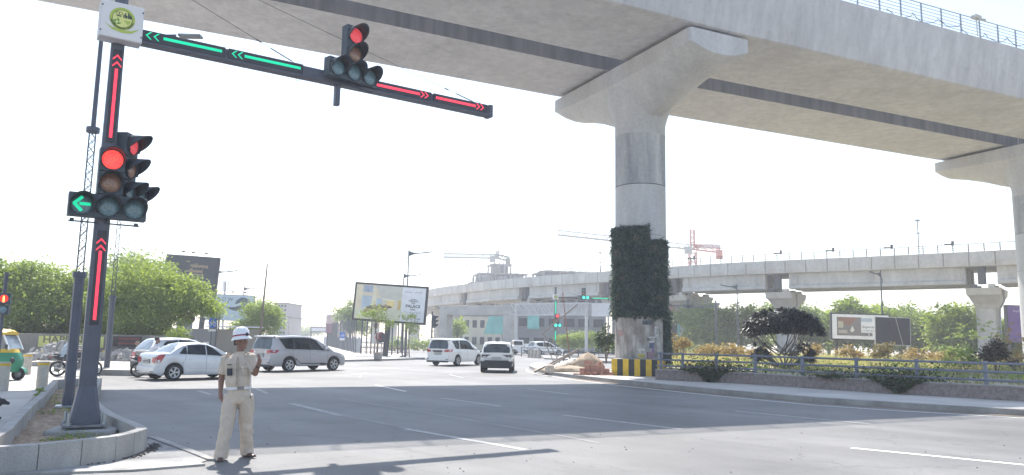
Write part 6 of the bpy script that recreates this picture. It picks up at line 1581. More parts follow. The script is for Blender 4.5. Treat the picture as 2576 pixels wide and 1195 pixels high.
# helmet with band, brim and badge
def helm_ring(rx, ry, z, n=40, br=0):
    out = []
    for j in range(n):
        a = 6.2832*j/n; f = .5*(1+math.cos(a+math.pi/2)); q = 1+br*f
        x, y = .9*rx*math.cos(a), .9*ry*math.sin(a)*q; tl = R(-5)
        y2, z2 = y*math.cos(tl)-z*math.sin(tl), y*math.sin(tl)+z*math.cos(tl)
        out.append((HC[0]+x*math.cos(YAW)-y2*math.sin(YAW), HC[1]+x*math.sin(YAW)+y2*math.cos(YAW), HC[2]+.038+z2))
    return out
b = MB(); b.rings([helm_ring(.150, .165, -.012, br=.16), helm_ring(.148, .163, -.005, br=.16), helm_ring(.128, .143, .025), helm_ring(.122, .138, .035), helm_ring(.121, .137, .075), helm_ring(.114, .130, .115), helm_ring(.092, .106, .150), helm_ring(.055, .066, .172), helm_ring(.01, .012, .180)])
he = b.build('helmet', m_helm, cop, smooth=60)
b = MB(); b.rings([helm_ring(.126, .142, .040), helm_ring(.1255, .1415, .052), helm_ring(.125, .141, .052), helm_ring(.125, .141, .040)], cap=False); b.rings([helm_ring(.1258, .1418, .052), helm_ring(.1250, .141, .060)], cap=False, m=1); b.build('band', [mat('band_red', (.50, .05, .09), var=0), mat('band_navy', (.05, .04, .12), var=0)], he)
f_ = helm_ring(.128, .146, .055, 40)[30]; b = MB(); b.ball(f_, (.022, .022, .026), 6); b.build('badge', mat('badge_dark', (.05, .05, .06), rough=.4, var=.2), he)
b = MB()
for k in (-1, 0, 1):
    q = helm_ring(.10, .112, .148, 40)[(21+k*2) % 40]; b.ball(q, .006, 4)
b.build('vent_holes', m_blackpl, he)
b = MB(); b.rings([[(HC[0]+(.079*math.cos(t))*math.cos(YAW)-(.012+.097*math.sin(t)*1)*math.sin(YAW), HC[1]+(.079*math.cos(t))*math.sin(YAW)+(.012+.097*math.sin(t))*math.cos(YAW), HC[2]+z) for t in [R(-5+190*j/16) for j in range(17)]] for z in (.05, .0, -.045)], closed=False, cap=False)
o = b.build('hair', m_hair, cop, smooth=60); s_ = o.modifiers.new('t', 'SOLIDIFY'); s_.thickness = .008; s_.offset = 1
# belt, buckle, collar, placket, pockets, badges
def fr_pt(a, z, off=.0):     # point on the shirt front: a = angle from straight ahead (-y), towards +x
    rws = rows
    for r0, r1 in zip(rws[:-1], rws[1:]):
        if r0[2] <= z <= r1[2]:
            t = (z-r0[2])/(r1[2]-r0[2]); cx, cy, _, rx, ry = [lerp(r0[i], r1[i], t) for i in range(5)]; break
    else: cx, cy, _, rx, ry = rws[0] if z < rws[0][2] else rws[-1]
    return (cx+(rx+off)*math.sin(a), cy-(ry+off)*math.cos(a), z)
def patch(name, a0, a1, z0, z1, m, off=.012, th=.006, poly=None, parent=None, n=6):
    P = poly or [(a0, z0), (a1, z0), (a1, z1), (a0, z1)]
    return MB().slab(Car.dens(P, n), th, lambda u, v, q: fr_pt(u, v, off+q)).build(name, m, parent or cop)
n_ = 48; b = MB(); bo = [(.053+.176*math.cos(6.2832*j/n_), -.001+.136*math.sin(6.2832*j/n_)) for j in range(n_)]
b.rings([[(x, y, z) for x, y in bo] for z in (.962, .998)], cap=False); o = b.build('belt', mat('white_belt', (.66, .65, .68), rough=.5, var=.05), cop); s_ = o.modifiers.new('t', 'SOLIDIFY'); s_.thickness = .006
for a, m_, w_ in ((.42, mat('buckle_grey', (.22, .21, .22), rough=.35, metal=.4), .26), (.10, m_chrome, .03), (.72, m_chrome, .03)):
    MB().slab(Car.dens([(a-w_, .958), (a+w_, .958), (a+w_, 1.002), (a-w_, 1.002)], 4), .008, lambda u, v, q: (.053+(.179+q)*math.sin(u), -.001-(.139+q)*math.cos(u), v)).build('buckle', m_, o)
patch('placket', .10, .24, 1.0, 1.42, m_khaki_d, .010, .004)
for z in (1.05, 1.14, 1.23, 1.32): q = fr_pt(.17, z, .018); b = MB(); b.ball(q, (.006, .004, .006), 4); b.build('button', mat('button', (.25, .2, .15), var=0), cop)
patch('name_bar', -.62, -.22, 1.305, 1.318, m_blackpl, .014)
patch('pocket', -.68, -.14, 1.16, 1.285, m_khaki_d, .010, .004); patch('pocket', .42, .95, 1.16, 1.285, m_khaki_d, .010, .004); patch('pocket_flap', .40, .97, 1.25, 1.29, m_khaki, .016, .005, poly=[(.40, 1.29), (.97, 1.29), (.97, 1.262), (.68, 1.248), (.40, 1.262)])
patch('badge', 0, 0, 0, 0, mat('badge_black', (.03, .033, .045), rough=.7, var=.1), .017, .008, poly=[(-.60, 1.165), (-.52, 1.158), (-.38, 1.164), (-.24, 1.158), (-.17, 1.166), (-.18, 1.21), (-.17, 1.255), (-.24, 1.263), (-.38, 1.257), (-.52, 1.263), (-.60, 1.255), (-.59, 1.21)])
q = fr_pt(.55, 1.29, .02); b = MB(); b.tube([q, (q[0], q[1], q[2]-.07)], .005, 6); b.build('pen', m_chrome, cop)
for sg, sx in ((-1, -.075), (1, .155)):
    b = MB(); b.slab([(0, -.03), (.105, -.034), (.105, .034), (0, .03)], .008, lambda u, v, w, sx=sx, sg=sg: (sx+sg*u, .012+v, 1.462-u*.30+w+.012)); b.build('epaulette', m_khaki_d, cop)
for sg in (-1, 1):
    b = MB(); b.slab([(0, 0), (sg*.075, .035), (sg*.085, -.02), (sg*.035, -.075)], .006, lambda u, v, w: (.062+u, -.062-w+abs(u)*.35, 1.447+v)); b.build('collar', m_khaki, cop)
b = MB(); erings(b, [(.062, .005, 1.455, .066, .066), (.064, .004, 1.490, .060, .060)]); b.build('collar_band', m_khaki, cop, smooth=True)
b = MB(); b.tube([fr_pt(.9, 1.33, .02), fr_pt(1.15, 1.2, .03), fr_pt(1.2, 1.08, .03), (.235, -.07, .95), (.238, -.06, .86)], .004, 5); o = b.build('lanyard', m_helm, cop); b = MB(); b.ball((.238, -.06, .85), (.008, .008, .018), 5); b.build('whistle', m_blackpl, o)
b = MB(); q = Vector(WL); dd = (Vector(EL)-q).normalized(); b.tube([q+dd*.012, q+dd*.03], .033, 14); b.build('wrist_band', m_hair, cop)
# ------------------------------------------------------------------ riders
def rider(label, loc, rz, shirt_c, hair=True):
    b = MB(); P = head(b, (.10, 0, 1.47), R(90)); limb(b, [(.02, 0, 1.2), (.07, 0, 1.32), (.09, 0, 1.42)], [.06, .05, .055]); erings(b, [(-.12, 0, .78, .12, .15), (-.06, 0, 1.0, .11, .15), (.0, 0, 1.2, .11, .17), (.03, 0, 1.3, .07, .10)])
    for s in (1, -1):
        limb(b, [(.0, s*.18, 1.24), (.16, s*.26, 1.05), (.46, s*.28, 1.02)], [.05, .042, .028]); hand(b, (.46, s*.28, 1.02), (1, 0, -.15), (0, 0, -1), .6, side=s)
        limb(b, [(-.08, s*.09, .80), (.30, s*.17, .66), (.16, s*.15, .24)], [.085, .06, .042]); limb(b, [(.14, s*.15, .24), (.30, s*.16, .20)], [.04, .035])
    o = b.build('person', m_skin, None, loc=loc, rz=rz); fuse(o, .010, 2); tag(o, label, 'person'); eyes(P, o)
    b = MB(); erings(b, [(-.14, 0, .76, .14, .175), (-.07, 0, 1.0, .135, .175), (.0, 0, 1.2, .13, .195), (.03, 0, 1.31, .075, .10)])
    for s in (1, -1): limb(b, [(.0, s*.17, 1.24), (.10, s*.235, 1.12), (.16, s*.26, 1.05)], [.07, .065, .06])
    fuse(b.build('shirt', shirt_c, o), .012, 3, .02)
    b = MB()
    for s in (1, -1): limb(b, [(-.10, s*.09, .80), (.12, s*.14, .74), (.30, s*.17, .66), (.22, s*.16, .44), (.17, s*.15, .27)], [.105, .095, .078, .065, .062])
    fuse(b.build('trousers', mat('dark_trousers', (.04, .045, .06), rough=.85), o), .012, 3)
    b = MB(); b.ball((.075, 0, 1.525), (.10, .085, .085), 8); b.build('hair', m_hair, o, smooth=True)
    return o
# ------------------------------------------------------------------ motorcycles
m_bike = mat('bike_paint', (.03, .032, .04), rough=.3, var=.1, coat=.5); m_eng = mat('engine_metal', (.20, .20, .21), rough=.45, metal=.5, var=.3, scale=12)
def motorcycle(label, loc, rz):
    t = thing('motorcycle', loc, rz, label, 'motorcycle', 'motorcycles')
    for x in (-.64, .64):
        o = bpy.data.objects.new('wheel', None); C.objects.link(o); o.parent = t; o.location = (x, 0, .30)
        b = MB(); b.lathe([(.235, -.035), (.28, -.05), (.30, 0), (.28, .05), (.235, .035), (.235, -.035)], 32, axis='y', cap=False); b.build('tyre', m_tyre, o, smooth=50)
        b = MB(); b.lathe([(.24, -.025), (.215, -.02), (.215, .02), (.24, .025), (.24, -.025)], 32, axis='y', cap=False); b.lathe([(.05, -.06), (.05, .06)], 12, axis='y'); b.lathe([(.13, .03), (.13, .034)], 20, axis='y')
        for k in range(5):
            for d in (-.1, .1): a = 1.2566*k; b.tube([(.04*math.cos(a+d), 0, .04*math.sin(a+d)), (.22*math.cos(a+d*.8), 0, .22*math.sin(a+d*.8))], .012, 5)
        b.build('rim', m_alloy if x > 0 else m_eng, o)
    b = MB(); b.rings([[(x, w*math.cos(6.2832*j/14), z+h_*math.sin(6.2832*j/14)) for j in range(14)] for x, w, z, h_ in ((-.10, .04, .80, .06), (.0, .11, .83, .11), (.18, .14, .86, .14), (.32, .11, .88, .12), (.42, .05, .88, .06))]); b.build('fuel_tank', m_bike, t, smooth=True)
    b = MB(); b.rings([[(x, w*sx, z+dz) for sx, dz in ((-1, 0), (1, 0), (.8, .07), (-.8, .07))] for x, w, z in ((-.80, .09, .84), (-.62, .12, .80), (-.30, .13, .76), (-.05, .09, .80))]); b.build('seat', m_tyre, t, bevel=.02)
    b = MB(); b.rings([[(x, w*math.cos(6.2832*j/10), z+h_*math.sin(6.2832*j/10)) for j in range(10)] for x, w, z, h_ in ((-.92, .03, .78, .03), (-.80, .10, .74, .07), (-.4, .12, .68, .10), (-.15, .08, .66, .08))]); b.build('tail_cowl', m_bike, t, smooth=True)
    b = MB(); b.box((-.93, 0, .76), (.05, .16, .07)); b.build('tail_light', m_tail, t, bevel=.01)
    b = MB(); b.box((.05, 0, .42), (.36, .24, .26)); b.tube([(.12, 0, .5), (.18, 0, .68)], .09, 12); b.lathe([(.11, -.16), (.11, .16)], 16, c=(-.02, 0, .36), axis='y'); b.build('engine', m_eng, t, bevel=.02)
    b = MB(); b.tube([(.22, -.12, .45), (.20, -.14, .26), (-.1, -.15, .24), (-.75, -.17, .34)], [.03, .03, .035, .05], 8); b.build('exhaust', m_chrome, t, smooth=True)
    b = MB()
    for s in (1, -1): b.tube([(.64, s*.07, .30), (.50, s*.07, .68), (.42, s*.07, .92)], .024, 8); b.tube([(-.64, s*.09, .30), (-.1, s*.09, .42)], .02, 6); b.tube([(-.60, s*.10, .36), (-.45, s*.10, .72)], .03, 8); b.tube([(-.45, s*.09, .72), (.1, s*.07, .62), (.45, 0, .80)], .02, 6)
    b.build('frame', m_eng, t)
    b = MB(); b.tube([(.38, -.36, 1.02), (.46, -.2, 1.00), (.46, .2, 1.00), (.38, .36, 1.02)], .014, 6); b.build('handlebar', m_tyre, t)
    b = MB(); b.ball((.54, 0, .90), (.09, .10, .11), 8); b.build('headlight', m_bike, t, smooth=True)
    for s in (1, -1): b = MB(); b.tube([(.42, s*.26, 1.0), (.40, s*.30, 1.14)], .007, 5); b.ball((.40, s*.32, 1.17), (.02, .06, .035), 6); b.build('mirror', m_tyre, t)
    for x, a0 in ((.64, 20), (-.64, 40)):
        b = MB(); b.rings([[(x+.325*math.cos(R(a)), y, .30+.325*math.sin(R(a))) for y in (-.055, -.03, .03, .055)] for a in range(a0, 150, 10)], closed=False, cap=False); o = b.build('mudguard', m_bike, t); s_ = o.modifiers.new('t', 'SOLIDIFY'); s_.thickness = .008
    b = MB(); b.tube([(-.5, .14, .84), (-.85, .14, .90), (-.93, 0, .92), (-.85, -.14, .90), (-.5, -.14, .84)], .011, 6); b.build('grab_rail', m_chrome, t)
    return t
a, c = G(145, 948.5), G(232, 944.5); mc = (a+c)/2; hz_ = math.atan2((c-a).y*.25, (c-a).x)
motorcycle('black motorcycle side on behind the two signal poles, before the rubble heap', (mc.x, mc.y, 0), hz_)
rider('rider in a pale blue shirt sitting on the motorcycle behind the signal poles', (mc.x-.36*math.cos(hz_), mc.y-.36*math.sin(hz_), 0), hz_, mat('pale_blue_shirt', (.36, .43, .52), rough=.85, var=.08))
m2 = G(346, 949); h2_ = R(90-52); m2 = m2+Vector((math.cos(h2_), math.sin(h2_), 0))*.64
motorcycle('black motorcycle seen from behind at the rear left corner of the saloon car', (m2.x, m2.y, 0), h2_)
rider('rider in a white shirt with his back to the camera beside the saloon car', (m2.x-.1*math.cos(h2_), m2.y-.1*math.sin(h2_), 0), h2_, mat('white_shirt', (.72, .72, .76), rough=.85, var=.05))
# ================================================================== LEFT SIDE: wall, rubble, bollards, banners
m_lwall = mat('compound_wall_render', (.20, .19, .185), rough=.9, col2=(.29, .28, .27), scale=1.2, stretch=(1, 1, .5), fine=.1, fscale=20)
a, c = Vector((-34, 43.6, 0)), Vector((-18.4, 45.2, 0)); L_ = (c-a).length; rzw = math.atan2((c-a).y, (c-a).x)
lw = thing('compound_wall', (a+c)/2, rzw, 'grey rendered compound wall behind the rubble heap, carrying the shop banners', 'wall')
MB().box((0, 0, .78), (L_, .25, 1.56)).build('wall', m_lwall, lw, bevel=.02); MB().box((0, 0, 1.60), (L_+.1, .34, .08)).build('coping', m_kerb, lw)
for k in range(7): MB().box((-L_/2+.2+k*(L_-.4)/6, -.02, .80), (.34, .36, 1.66)).build('pilaster', m_lwall, lw)
def local_on(th, dx, dy, Y, off): 
    p = A(dx, dy, Y)-Vector(th.location); p = Matrix.Rotation(-th.rotation_euler.z, 3, 'Z') @ p; return p
p0, p1 = local_on(lw, 102, 845, 44.0, 0), local_on(lw, 256, 871, 44.6, 0)
def place_banner(name, label, dx0, dx1, dy0, dy1, Y, m, cat='banner', rz=rzw):
    p = A((dx0+dx1)/2, (dy0+dy1)/2, Y); k = pxm(Y); W_, H_ = (dx1-dx0)*k, (dy1-dy0)*k
    t = thing(name, p, rz, label, cat); MB().box((0, 0, 0), (W_, .03, H_)).build('sheet', m, t)
    return t, W_, H_
tb, W_, H_ = place_banner('banner', 'long yellow green banner with dark capitals on the compound wall, behind the rubble', 102, 256, 846, 873, 43.55, mat('banner_yellow', (.52, .55, .20), rough=.7, var=.12, scale=2))
text('HAPPINESS', .50, mat('banner_ink', (.14, .14, .10), var=.1), tb, (0, -.03, .10), width=W_*.86, bold=.02)
tr_, W_, H_ = place_banner('banner', 'black shop banner with red script lettering on the wall behind the hatchback', 286, 354, 846, 871, 44.2, mat('banner_black', (.05, .04, .045), rough=.7, var=.3, scale=3))
m_rs = mat('banner_red', (.50, .06, .06), var=.1)
for r_ in (.12, -.14):
    b = MB()
    for k in range(6):
        x = -.48+k*.19+.05*r_; b.tube([(x, -.02, r_), (x+.05, -.02, r_+.10), (x+.08, -.02, r_-.04), (x+.13, -.02, r_+.05), (x+.17, -.02, r_)], .016, 5)
    b.build('lettering', m_rs, tr_)
b = MB(); b.lathe([(.14, -.02), (.14, -.03), (.01, -.03)], 18, c=(.58, 0, -.10), axis='y'); b.build('emblem', mat('banner_tan', (.42, .30, .22), var=.2), tr_)
# rubble
m_rub = mat('broken_concrete', (.22, .215, .215), rough=.95, col2=(.40, .39, .385), scale=4, fine=.2, fscale=30)
def rubble(label, c, w_, d_, h_, n, s0, s1):
    b = MB()
    for i in range(n):
        u, v = rng.gauss(0, .42), rng.gauss(0, .42); hh = h_*max(0, 1-(abs(u)**1.3+abs(v)**1.3)*.95)
        x, y, z = u*w_/2, v*d_/2, hh*rng.uniform(.55, 1.0); s = rng.uniform(s0, s1)
        mt = Matrix.Rotation(rng.random()*3, 3, 'X') @ Matrix.Rotation(rng.random()*3, 3, 'Z')
        b.box((x, y, max(z, s*.3)), (s*1.4, s, s*.75), mtx=mt, taper=rng.uniform(.6, 1))
    rs = [[(w_/2*k*.82*math.cos(6.28*j/20), d_/2*k*.82*math.sin(6.28*j/20), z) for j in range(20)] for k, z in ((1, 0), (.7, h_*.32), (.35, h_*.68), (.05, h_*.9))]; b.rings(rs)
    o = b.build('rubble_heap', m_rub, None, loc=c); tag(o, label, 'heap')
rubble('large heap of broken grey concrete against the yellow banner wall', (A(165, 915, 42).x, 42, .24), 5.0, 2.4, 1.0, 620, .10, .34)
rubble('low spill of broken concrete at the foot of the distant lattice pole', (A(305, 918, 42).x, 42.2, .24), 3.6, 1.6, .62, 260, .08, .24)
# bollards
m_bol = mat('bollard_concrete', (.40, .37, .32), rough=.9, col2=(.50, .47, .42), scale=5, fine=.1, fscale=50)
def bollard(dx, dyb, label, s=1.0):
    p = G(dx, dyb, .006); t = thing('bollard', p, 0, label, 'bollard', 'concrete bollards on the left paving')
    b = MB(); b.lathe([(.155, 0), (.155, .80), (.15, .83)], 20); b.build('post', m_bol, t, smooth=50)
    b = MB(); b.lathe([(.158, .72), (.158, .79)], 20, cap=False); b.build('yellow_band', m_yel, t); t.scale = (s,)*3; return t
b0 = bollard(104, 979, 'concrete bollard with a yellow band closest to the planter kerb')
bollard(5, 983, 'concrete bollard cut by the left edge of the photo below the auto rickshaw')
bollard(66, 942, 'concrete bollard with a yellow band just right of the auto rickshaw wheel')
bollard(108, 917, 'small distant bollard in front of the rubble heap, left of the motorcycle', .9); bollard(98, 915, 'small distant bollard at the left foot of the rubble heap', .9)
bollard(314, 917, 'small distant bollard between the lattice pole and the hatchback', .95); bollard(262, 918, 'small distant bollard directly left of the distant lattice pole', .95)
# shed roof and parked things behind the wall
t = thing('market_shed', A(278, 840, 50)*1, 0, 'low shed with a cream awning roof behind the compound wall', 'shed'); t.location.z = 0
zt = A(278, 830, 50).z; MB().box((0, 0, zt), (1.9, 2.4, .22)).build('awning', mat('cream_awning', (.60, .52, .36), var=.1), t); MB().box((0, .3, zt/2-.05), (1.7, 1.8, zt-.1)).build('wall', m_void, t)
for dx, w_, c_, lb in ((20, 2.2, (.10, .12, .18), 'dark blue parked van half seen over the wall at the left edge'), (70, 2.0, (.05, .05, .06), 'black parked van half seen over the wall right of the blue one'), (120, 1.9, (.16, .14, .12), 'brown parked van half seen over the wall under the leafy tree')):
    t = thing('parked_van', (A(dx, 850, 48).x, 48, 0), rzw, lb, 'van'); m_ = mat('van_%d' % dx, c_, rough=.4, var=.1); MB().box((0, 0, 1.05), (w_, 1.6, 1.5), taper=.93).build('body', m_, t, bevel=.1); MB().box((0, -.02, 1.45), (w_*.8, 1.58, .42)).build('window', m_glass, t, bevel=.04)
    for x in (-.6, .6): b = MB(); b.lathe([(.02, -.82), (.3, -.82), (.3, -.62), (.02, -.62)], 14, c=(x*w_/2, 0, .3), axis='y'); b.build('wheel', m_tyre, t)
# grey pylon with the round yellow sign, shop wall, cycle track sign
p = A(461, 860, 60); t = thing('gate_pylon', (p.x, 60, 0), 0, 'plain grey gate pylon above the saloon car roof', 'pylon'); zt = A(461, 793, 60).z
MB().box((0, 0, zt/2), (1.05, .5, zt)).build('pylon', m_greyw, t, bevel=.02)
p = A(478, 801, 59.5); t = thing('round_sign', p, 0, 'round black and yellow smiley sign on the grey gate pylon', 'sign')
b = MB(); b.lathe([(.40, 0), (.40, -.06), (.30, -.06)], 30, axis='y', cap=False); b.lathe([(.40, .0), (.01, .0)], 30, axis='y'); b.build('rim', mat('sign_black', (.06, .06, .06), var=0), t); b = MB(); b.lathe([(.31, -.05), (.01, -.05)], 26, axis='y'); o = b.build('face', mat('sign_yellow', (.72, .62, .12), var=.03), t)
b = MB(); b.ball((-.09, -.06, .07), .03, 5); b.ball((.09, -.06, .07), .03, 5); b.tube([(.16*math.cos(R(q)), -.06, .16*math.sin(R(q))) for q in range(205, 340, 15)], .016, 5); b.build('smile', MATS['sign_black'], o)
MB().tube([(0, .05, .35), (0, .05, 1.3)], .05, 6).build('hanger', m_steel, t)
a_ = A(560, 848, 63); t = thing('site_wall', (a_.x, 63, 0), 0, 'beige rendered site wall between the saloon car and the people carrier', 'wall')
MB().box((0, 0, 1.1), (6.2, .25, 2.2)).build('wall', mat('beige_render', (.33, .30, .26), rough=.9, var=.12, scale=.8), t)
MB().box((-1.4, -.2, 1.2), (1.9, .1, 1.9)).build('grey_panel', m_greyw, t); MB().box((1.0, -.2, 2.4), (4.4, .7, .10)).build('roof_edge', m_wht, t); MB().box((-1.2, -.27, .95), (.45, .02, .42)).build('notice', m_wht, t)
p = G(533, 893); p.y = 55; p.x = A(533, 890, 55).x
t = thing('cycle_sign', (p.x, 55, 0), 0, 'round blue cycle track sign on a dark pole above the saloon car', 'sign')
MB().tube([(.16, .06, 0), (.16, .06, 3.6)], .06, 8).build('pole', m_slate, t); zc = A(528, 811, 55).z
MB().tube([(-.18, .08, 0), (-.18, .08, 3.0)], .045, 8).build('pole', m_slate, t)
m_blue = mat('sign_blue', (.02, .14, .55), rough=.4, var=.03); b = MB(); b.lathe([(.38, .02), (.38, -.02), (.01, -.02)], 30, axis='y'); o = b.build('disc', m_blue, t, loc=(-.10, 0, zc)); o.scale = (.8, 1, 1)
def bicycle(parent, s):
    b = MB()
    for x in (-.16, .16): b.tube([(x*s+.11*s*math.cos(6.2832*k/16), -.03, -.08*s+.11*s*math.sin(6.2832*k/16)) for k in range(17)], .018*s, 5)
    b.tube([(-.16*s, -.03, -.08*s), (-.06*s, -.03, .10*s), (.09*s, -.03, .10*s), (.0, -.03, -.08*s), (-.16*s, -.03, -.08*s)], .016*s, 5); b.tube([(.16*s, -.03, -.08*s), (.08*s, -.03, .17*s), (.14*s, -.03, .19*s)], .016*s, 5); b.tube([(-.09*s, -.03, .15*s), (-.02*s, -.03, .15*s)], .02*s, 5)
    return b.build('symbol', m_wht, parent)
bicycle(o, 1.15); MB().box((-.1, -.02, zc-.55), (.55, .03, .16)).build('plate', m_wht, t)
t = thing('cycle_sign', (A(862, 850, 96).x, 96, 0), 0, 'small blue cycle track sign with a white plate left of the large dining room billboard', 'sign'); MB().tube([(0, .05, 0), (0, .05, 3)], .05, 6).build('pole', m_slate, t)
zc = A(862, 843, 96).z; o = MB().box((0, 0, zc), (.72, .04, .72)).build('plate', m_blue, t); o2 = bicycle(t, 1.0); o2.location.z = zc; MB().box((0, -.01, zc-.5), (.72, .05, .28)).build('plate', m_wht, t)
# ------------------------------------------------------------------ hoardings
m_bframe = mat('hoarding_frame', (.055, .055, .065), rough=.5, var=.1)
def hoarding(label, dx0, dx1, dy0, dy1, Y, rz, m, posts=(), fr=.12, depth=.35, roll=0, frame_m=None, base_z=0, cat='billboard'):
    p = A((dx0+dx1)/2, (dy0+dy1)/2, Y); k = pxm(Y); W_, H_ = (dx1-dx0)*k/max(.3, math.cos(rz)), (dy1-dy0)*k
    t = thing('billboard', p, rz, label, cat); t.rotation_euler.y = roll
    MB().box((0, depth/2, 0), (W_, depth, H_)).build('frame', frame_m or m_bframe, t, bevel=.015)
    o = MB().box((0, -.012, 0), (W_-2*fr, .024, H_-2*fr)).build('poster', m, t)
    for x, w_ in posts:
        MB().box((x*W_/2, depth*.6, -(p.z+H_/2)/2-H_*.0), (w_, w_, p.z-H_/2+.0+H_/2)).build('post', frame_m or m_bframe, t)
    return t, W_, H_, p
def flat(parent, name, P, m, y=-.030, th=.004): return MB().slab(P, th, lambda u, v, q: (u, y-q, v)).build(name, m, parent)
def pm(n, c): return mat('print_'+n, c, rough=.55, var=.06, scale=2)
m_pink = pm('ink', (.07, .07, .09))
# THE PALACE: dining room picture
th, W_, H_, p = hoarding('large tilted billboard picturing a dining room beside a pale panel reading THE PALACE', 888, 1074, 715, 811, 68, R(-3), pm('cream', (.70, .66, .55)), fr=.18, roll=R(3.2))
w2, h2 = W_/2-.18, H_/2-.18
MB().box((-.05, .25, -h2-.18-1.6), (.42, .42, 3.4)).build('post', m_bframe, th)
xs = lambda f: -w2+2*w2*f
zs_ = lambda f: h2-2*h2*f
def rect(n, x0, z0, x1, z1, m, y=-.030): return flat(th, n, [(xs(x0), zs_(z1)), (xs(x1), zs_(z1)), (xs(x1), zs_(z0)), (xs(x0), zs_(z0))], m, y)
rect('picture_floor', .0, .70, .66, 1.0, pm('floor', (.66, .66, .52))); rect('picture_wall', .0, .0, .38, .70, pm('wall', (.74, .66, .50)))
flat(th, 'picture_ceiling', [(xs(.28), zs_(0)), (xs(.66), zs_(0)), (xs(.66), zs_(.36)), (xs(.52), zs_(.40)), (xs(.36), zs_(.36))], pm('ceiling', (.62, .60, .55)), -.034)
flat(th, 'picture_ceiling_edge', [(xs(.36), zs_(.36)), (xs(.56), zs_(.40)), (xs(.56), zs_(.43)), (xs(.40), zs_(.42))], pm('cove', (.85, .80, .66)), -.038)
rect('picture_window', .09, .32, .23, .70, pm('glass', (.50, .58, .68)), -.034); rect('picture_window', .10, .02, .24, .22, pm('glass2', (.42, .48, .60)), -.034); rect('picture_window', .30, .38, .38, .58, pm('glass', (.50, .58, .68)), -.034)
for k in range(5): flat(th, 'picture_mullion', [(xs(.17), zs_(.22)), (xs(.172), zs_(.22)), (xs(.10+k*.035), zs_(.02)), (xs(.096+k*.035), zs_(.02))], pm('mullion', (.12, .13, .18)), -.038)
for k in range(1, 4): rect('picture_mullion', .09+k*.035, .32, .092+k*.035, .70, pm('mullion', (.12, .13, .18)), -.038)
rect('picture_niche', .45, .42, .56, .62, pm('warm', (.85, .68, .30)), -.034); rect('picture_column', .24, .10, .29, .70, pm('col', (.80, .73, .58)), -.036); rect('picture_door', .61, .40, .655, .68, pm('door', (.60, .46, .20)), -.036)
flat(th, 'picture_table', [(xs(.14), zs_(.66)), (xs(.22), zs_(.60)), (xs(.50), zs_(.57)), (xs(.54), zs_(.62)), (xs(.36), zs_(.72)), (xs(.20), zs_(.70))], pm('table', (.17, .13, .10)), -.038)
for cx_, cz_, q in ((.16, .74, 1), (.22, .78, 1.15), (.30, .76, 1.1), (.37, .72, .9), (.44, .68, .8), (.28, .60, .6), (.36, .585, .6), (.44, .575, .55)):
    flat(th, 'picture_chair', [(xs(cx_-.035*q), zs_(cz_+.07*q)), (xs(cx_+.035*q), zs_(cz_+.08*q)), (xs(cx_+.04*q), zs_(cz_-.05*q)), (xs(cx_-.02*q), zs_(cz_-.07*q))], pm('chair', (.33, .25, .17)), -.042)
rect('panel', .665, 0, 1, 1, pm('panel', (.78, .79, .84)), -.034)
def htext(s, size, fx, fz, m=m_pink, width=None, bold=.02): return text(s, size, m, th, (xs(fx), -.042, zs_(fz)), bold=bold, width=width)
htext('THE', .17, .832, .46, width=.34); htext('PALACE', .34, .832, .545, width=1.30, bold=.03); htext('Show House Ready', .17, .832, .72, pm('soft', (.30, .30, .36)), width=1.45, bold=0)
htext('4-5 BHK', .13, .91, .90, width=.52)
for z0, z1, x0, x1 in ((.33, .345, .79, .875), (.37, .385, .775, .89), (.40, .412, .79, .875), (.62, .632, .80, .865), (.645, .655, .79, .875), (.875, .885, .71, .79), (.905, .915, .71, .79), (.935, .945, .71, .79), (.13, .14, .70, .80), (.13, .14, .84, .95), (.95, .957, .86, .95)): rect('rule', x0, z0, x1, z1, m_pink, -.040)
for s in (-1, 1): b = MB(); b.tube([(xs(.832)+s*(.36+.07*math.cos(R(q))), -.042, zs_(.39)+.07*math.sin(R(q))) for q in range(0, 361, 30)], .012, 4); b.build('scroll', m_pink, th)
for k in (-1, 0, 1): rect('flute', .826+k*.022, .42, .831+k*.022, .44, m_pink, -.04); rect('flute', .826+k*.022, .595, .831+k*.022, .612, m_pink, -.04)
# black board with golden writing
tb, W_, H_, p = hoarding('tall black billboard with golden writing above the bright tree', 413, 546, 643, 745, 75, R(3), pm('black', (.045, .05, .065)), posts=((-.6, .4), (.6, .4)), fr=.06, roll=R(3))
m_gold = pm('gold', (.52, .38, .22))
def gtext(s, size, x, z, width): return text(s, size, m_gold, tb, (x, -.03, z), bold=.02, width=width)
gtext('ગાંધીનગરના', .46, .70, .98, 1.75); gtext('નિર્માણમાં', .46, .38, .48, 1.45); gtext('આવો...', .2, -.35, 1.4, .5); 
flat(tb, 'underline', [(-.5, .14), (1.2, .14), (1.2, .20), (-.5, .20)], m_gold)
flat(tb, 'blue_figure', [(-.1, -.95), (.3, -.35), (.75, -.25), (1.05, -.35), (1.25, -.6), (1.2, -.95)], pm('teal', (.07, .15, .19))); flat(tb, 'blue_figure', [(.15, -.95), (.42, -.45), (.62, -.42), (.55, -.95)], pm('teal2', (.13, .27, .32)), -.036)
for x in (-.6, .35, 1.6):
    b = MB(); b.tube([(x, .1, H_/2), (x, -.1, H_/2+.32), (x-.25, -.25, H_/2+.34)], .03, 5); b.box((x-.28, -.3, H_/2+.32), (.25, .2, .14)); b.build('flood_lamp', m_bframe, tb)
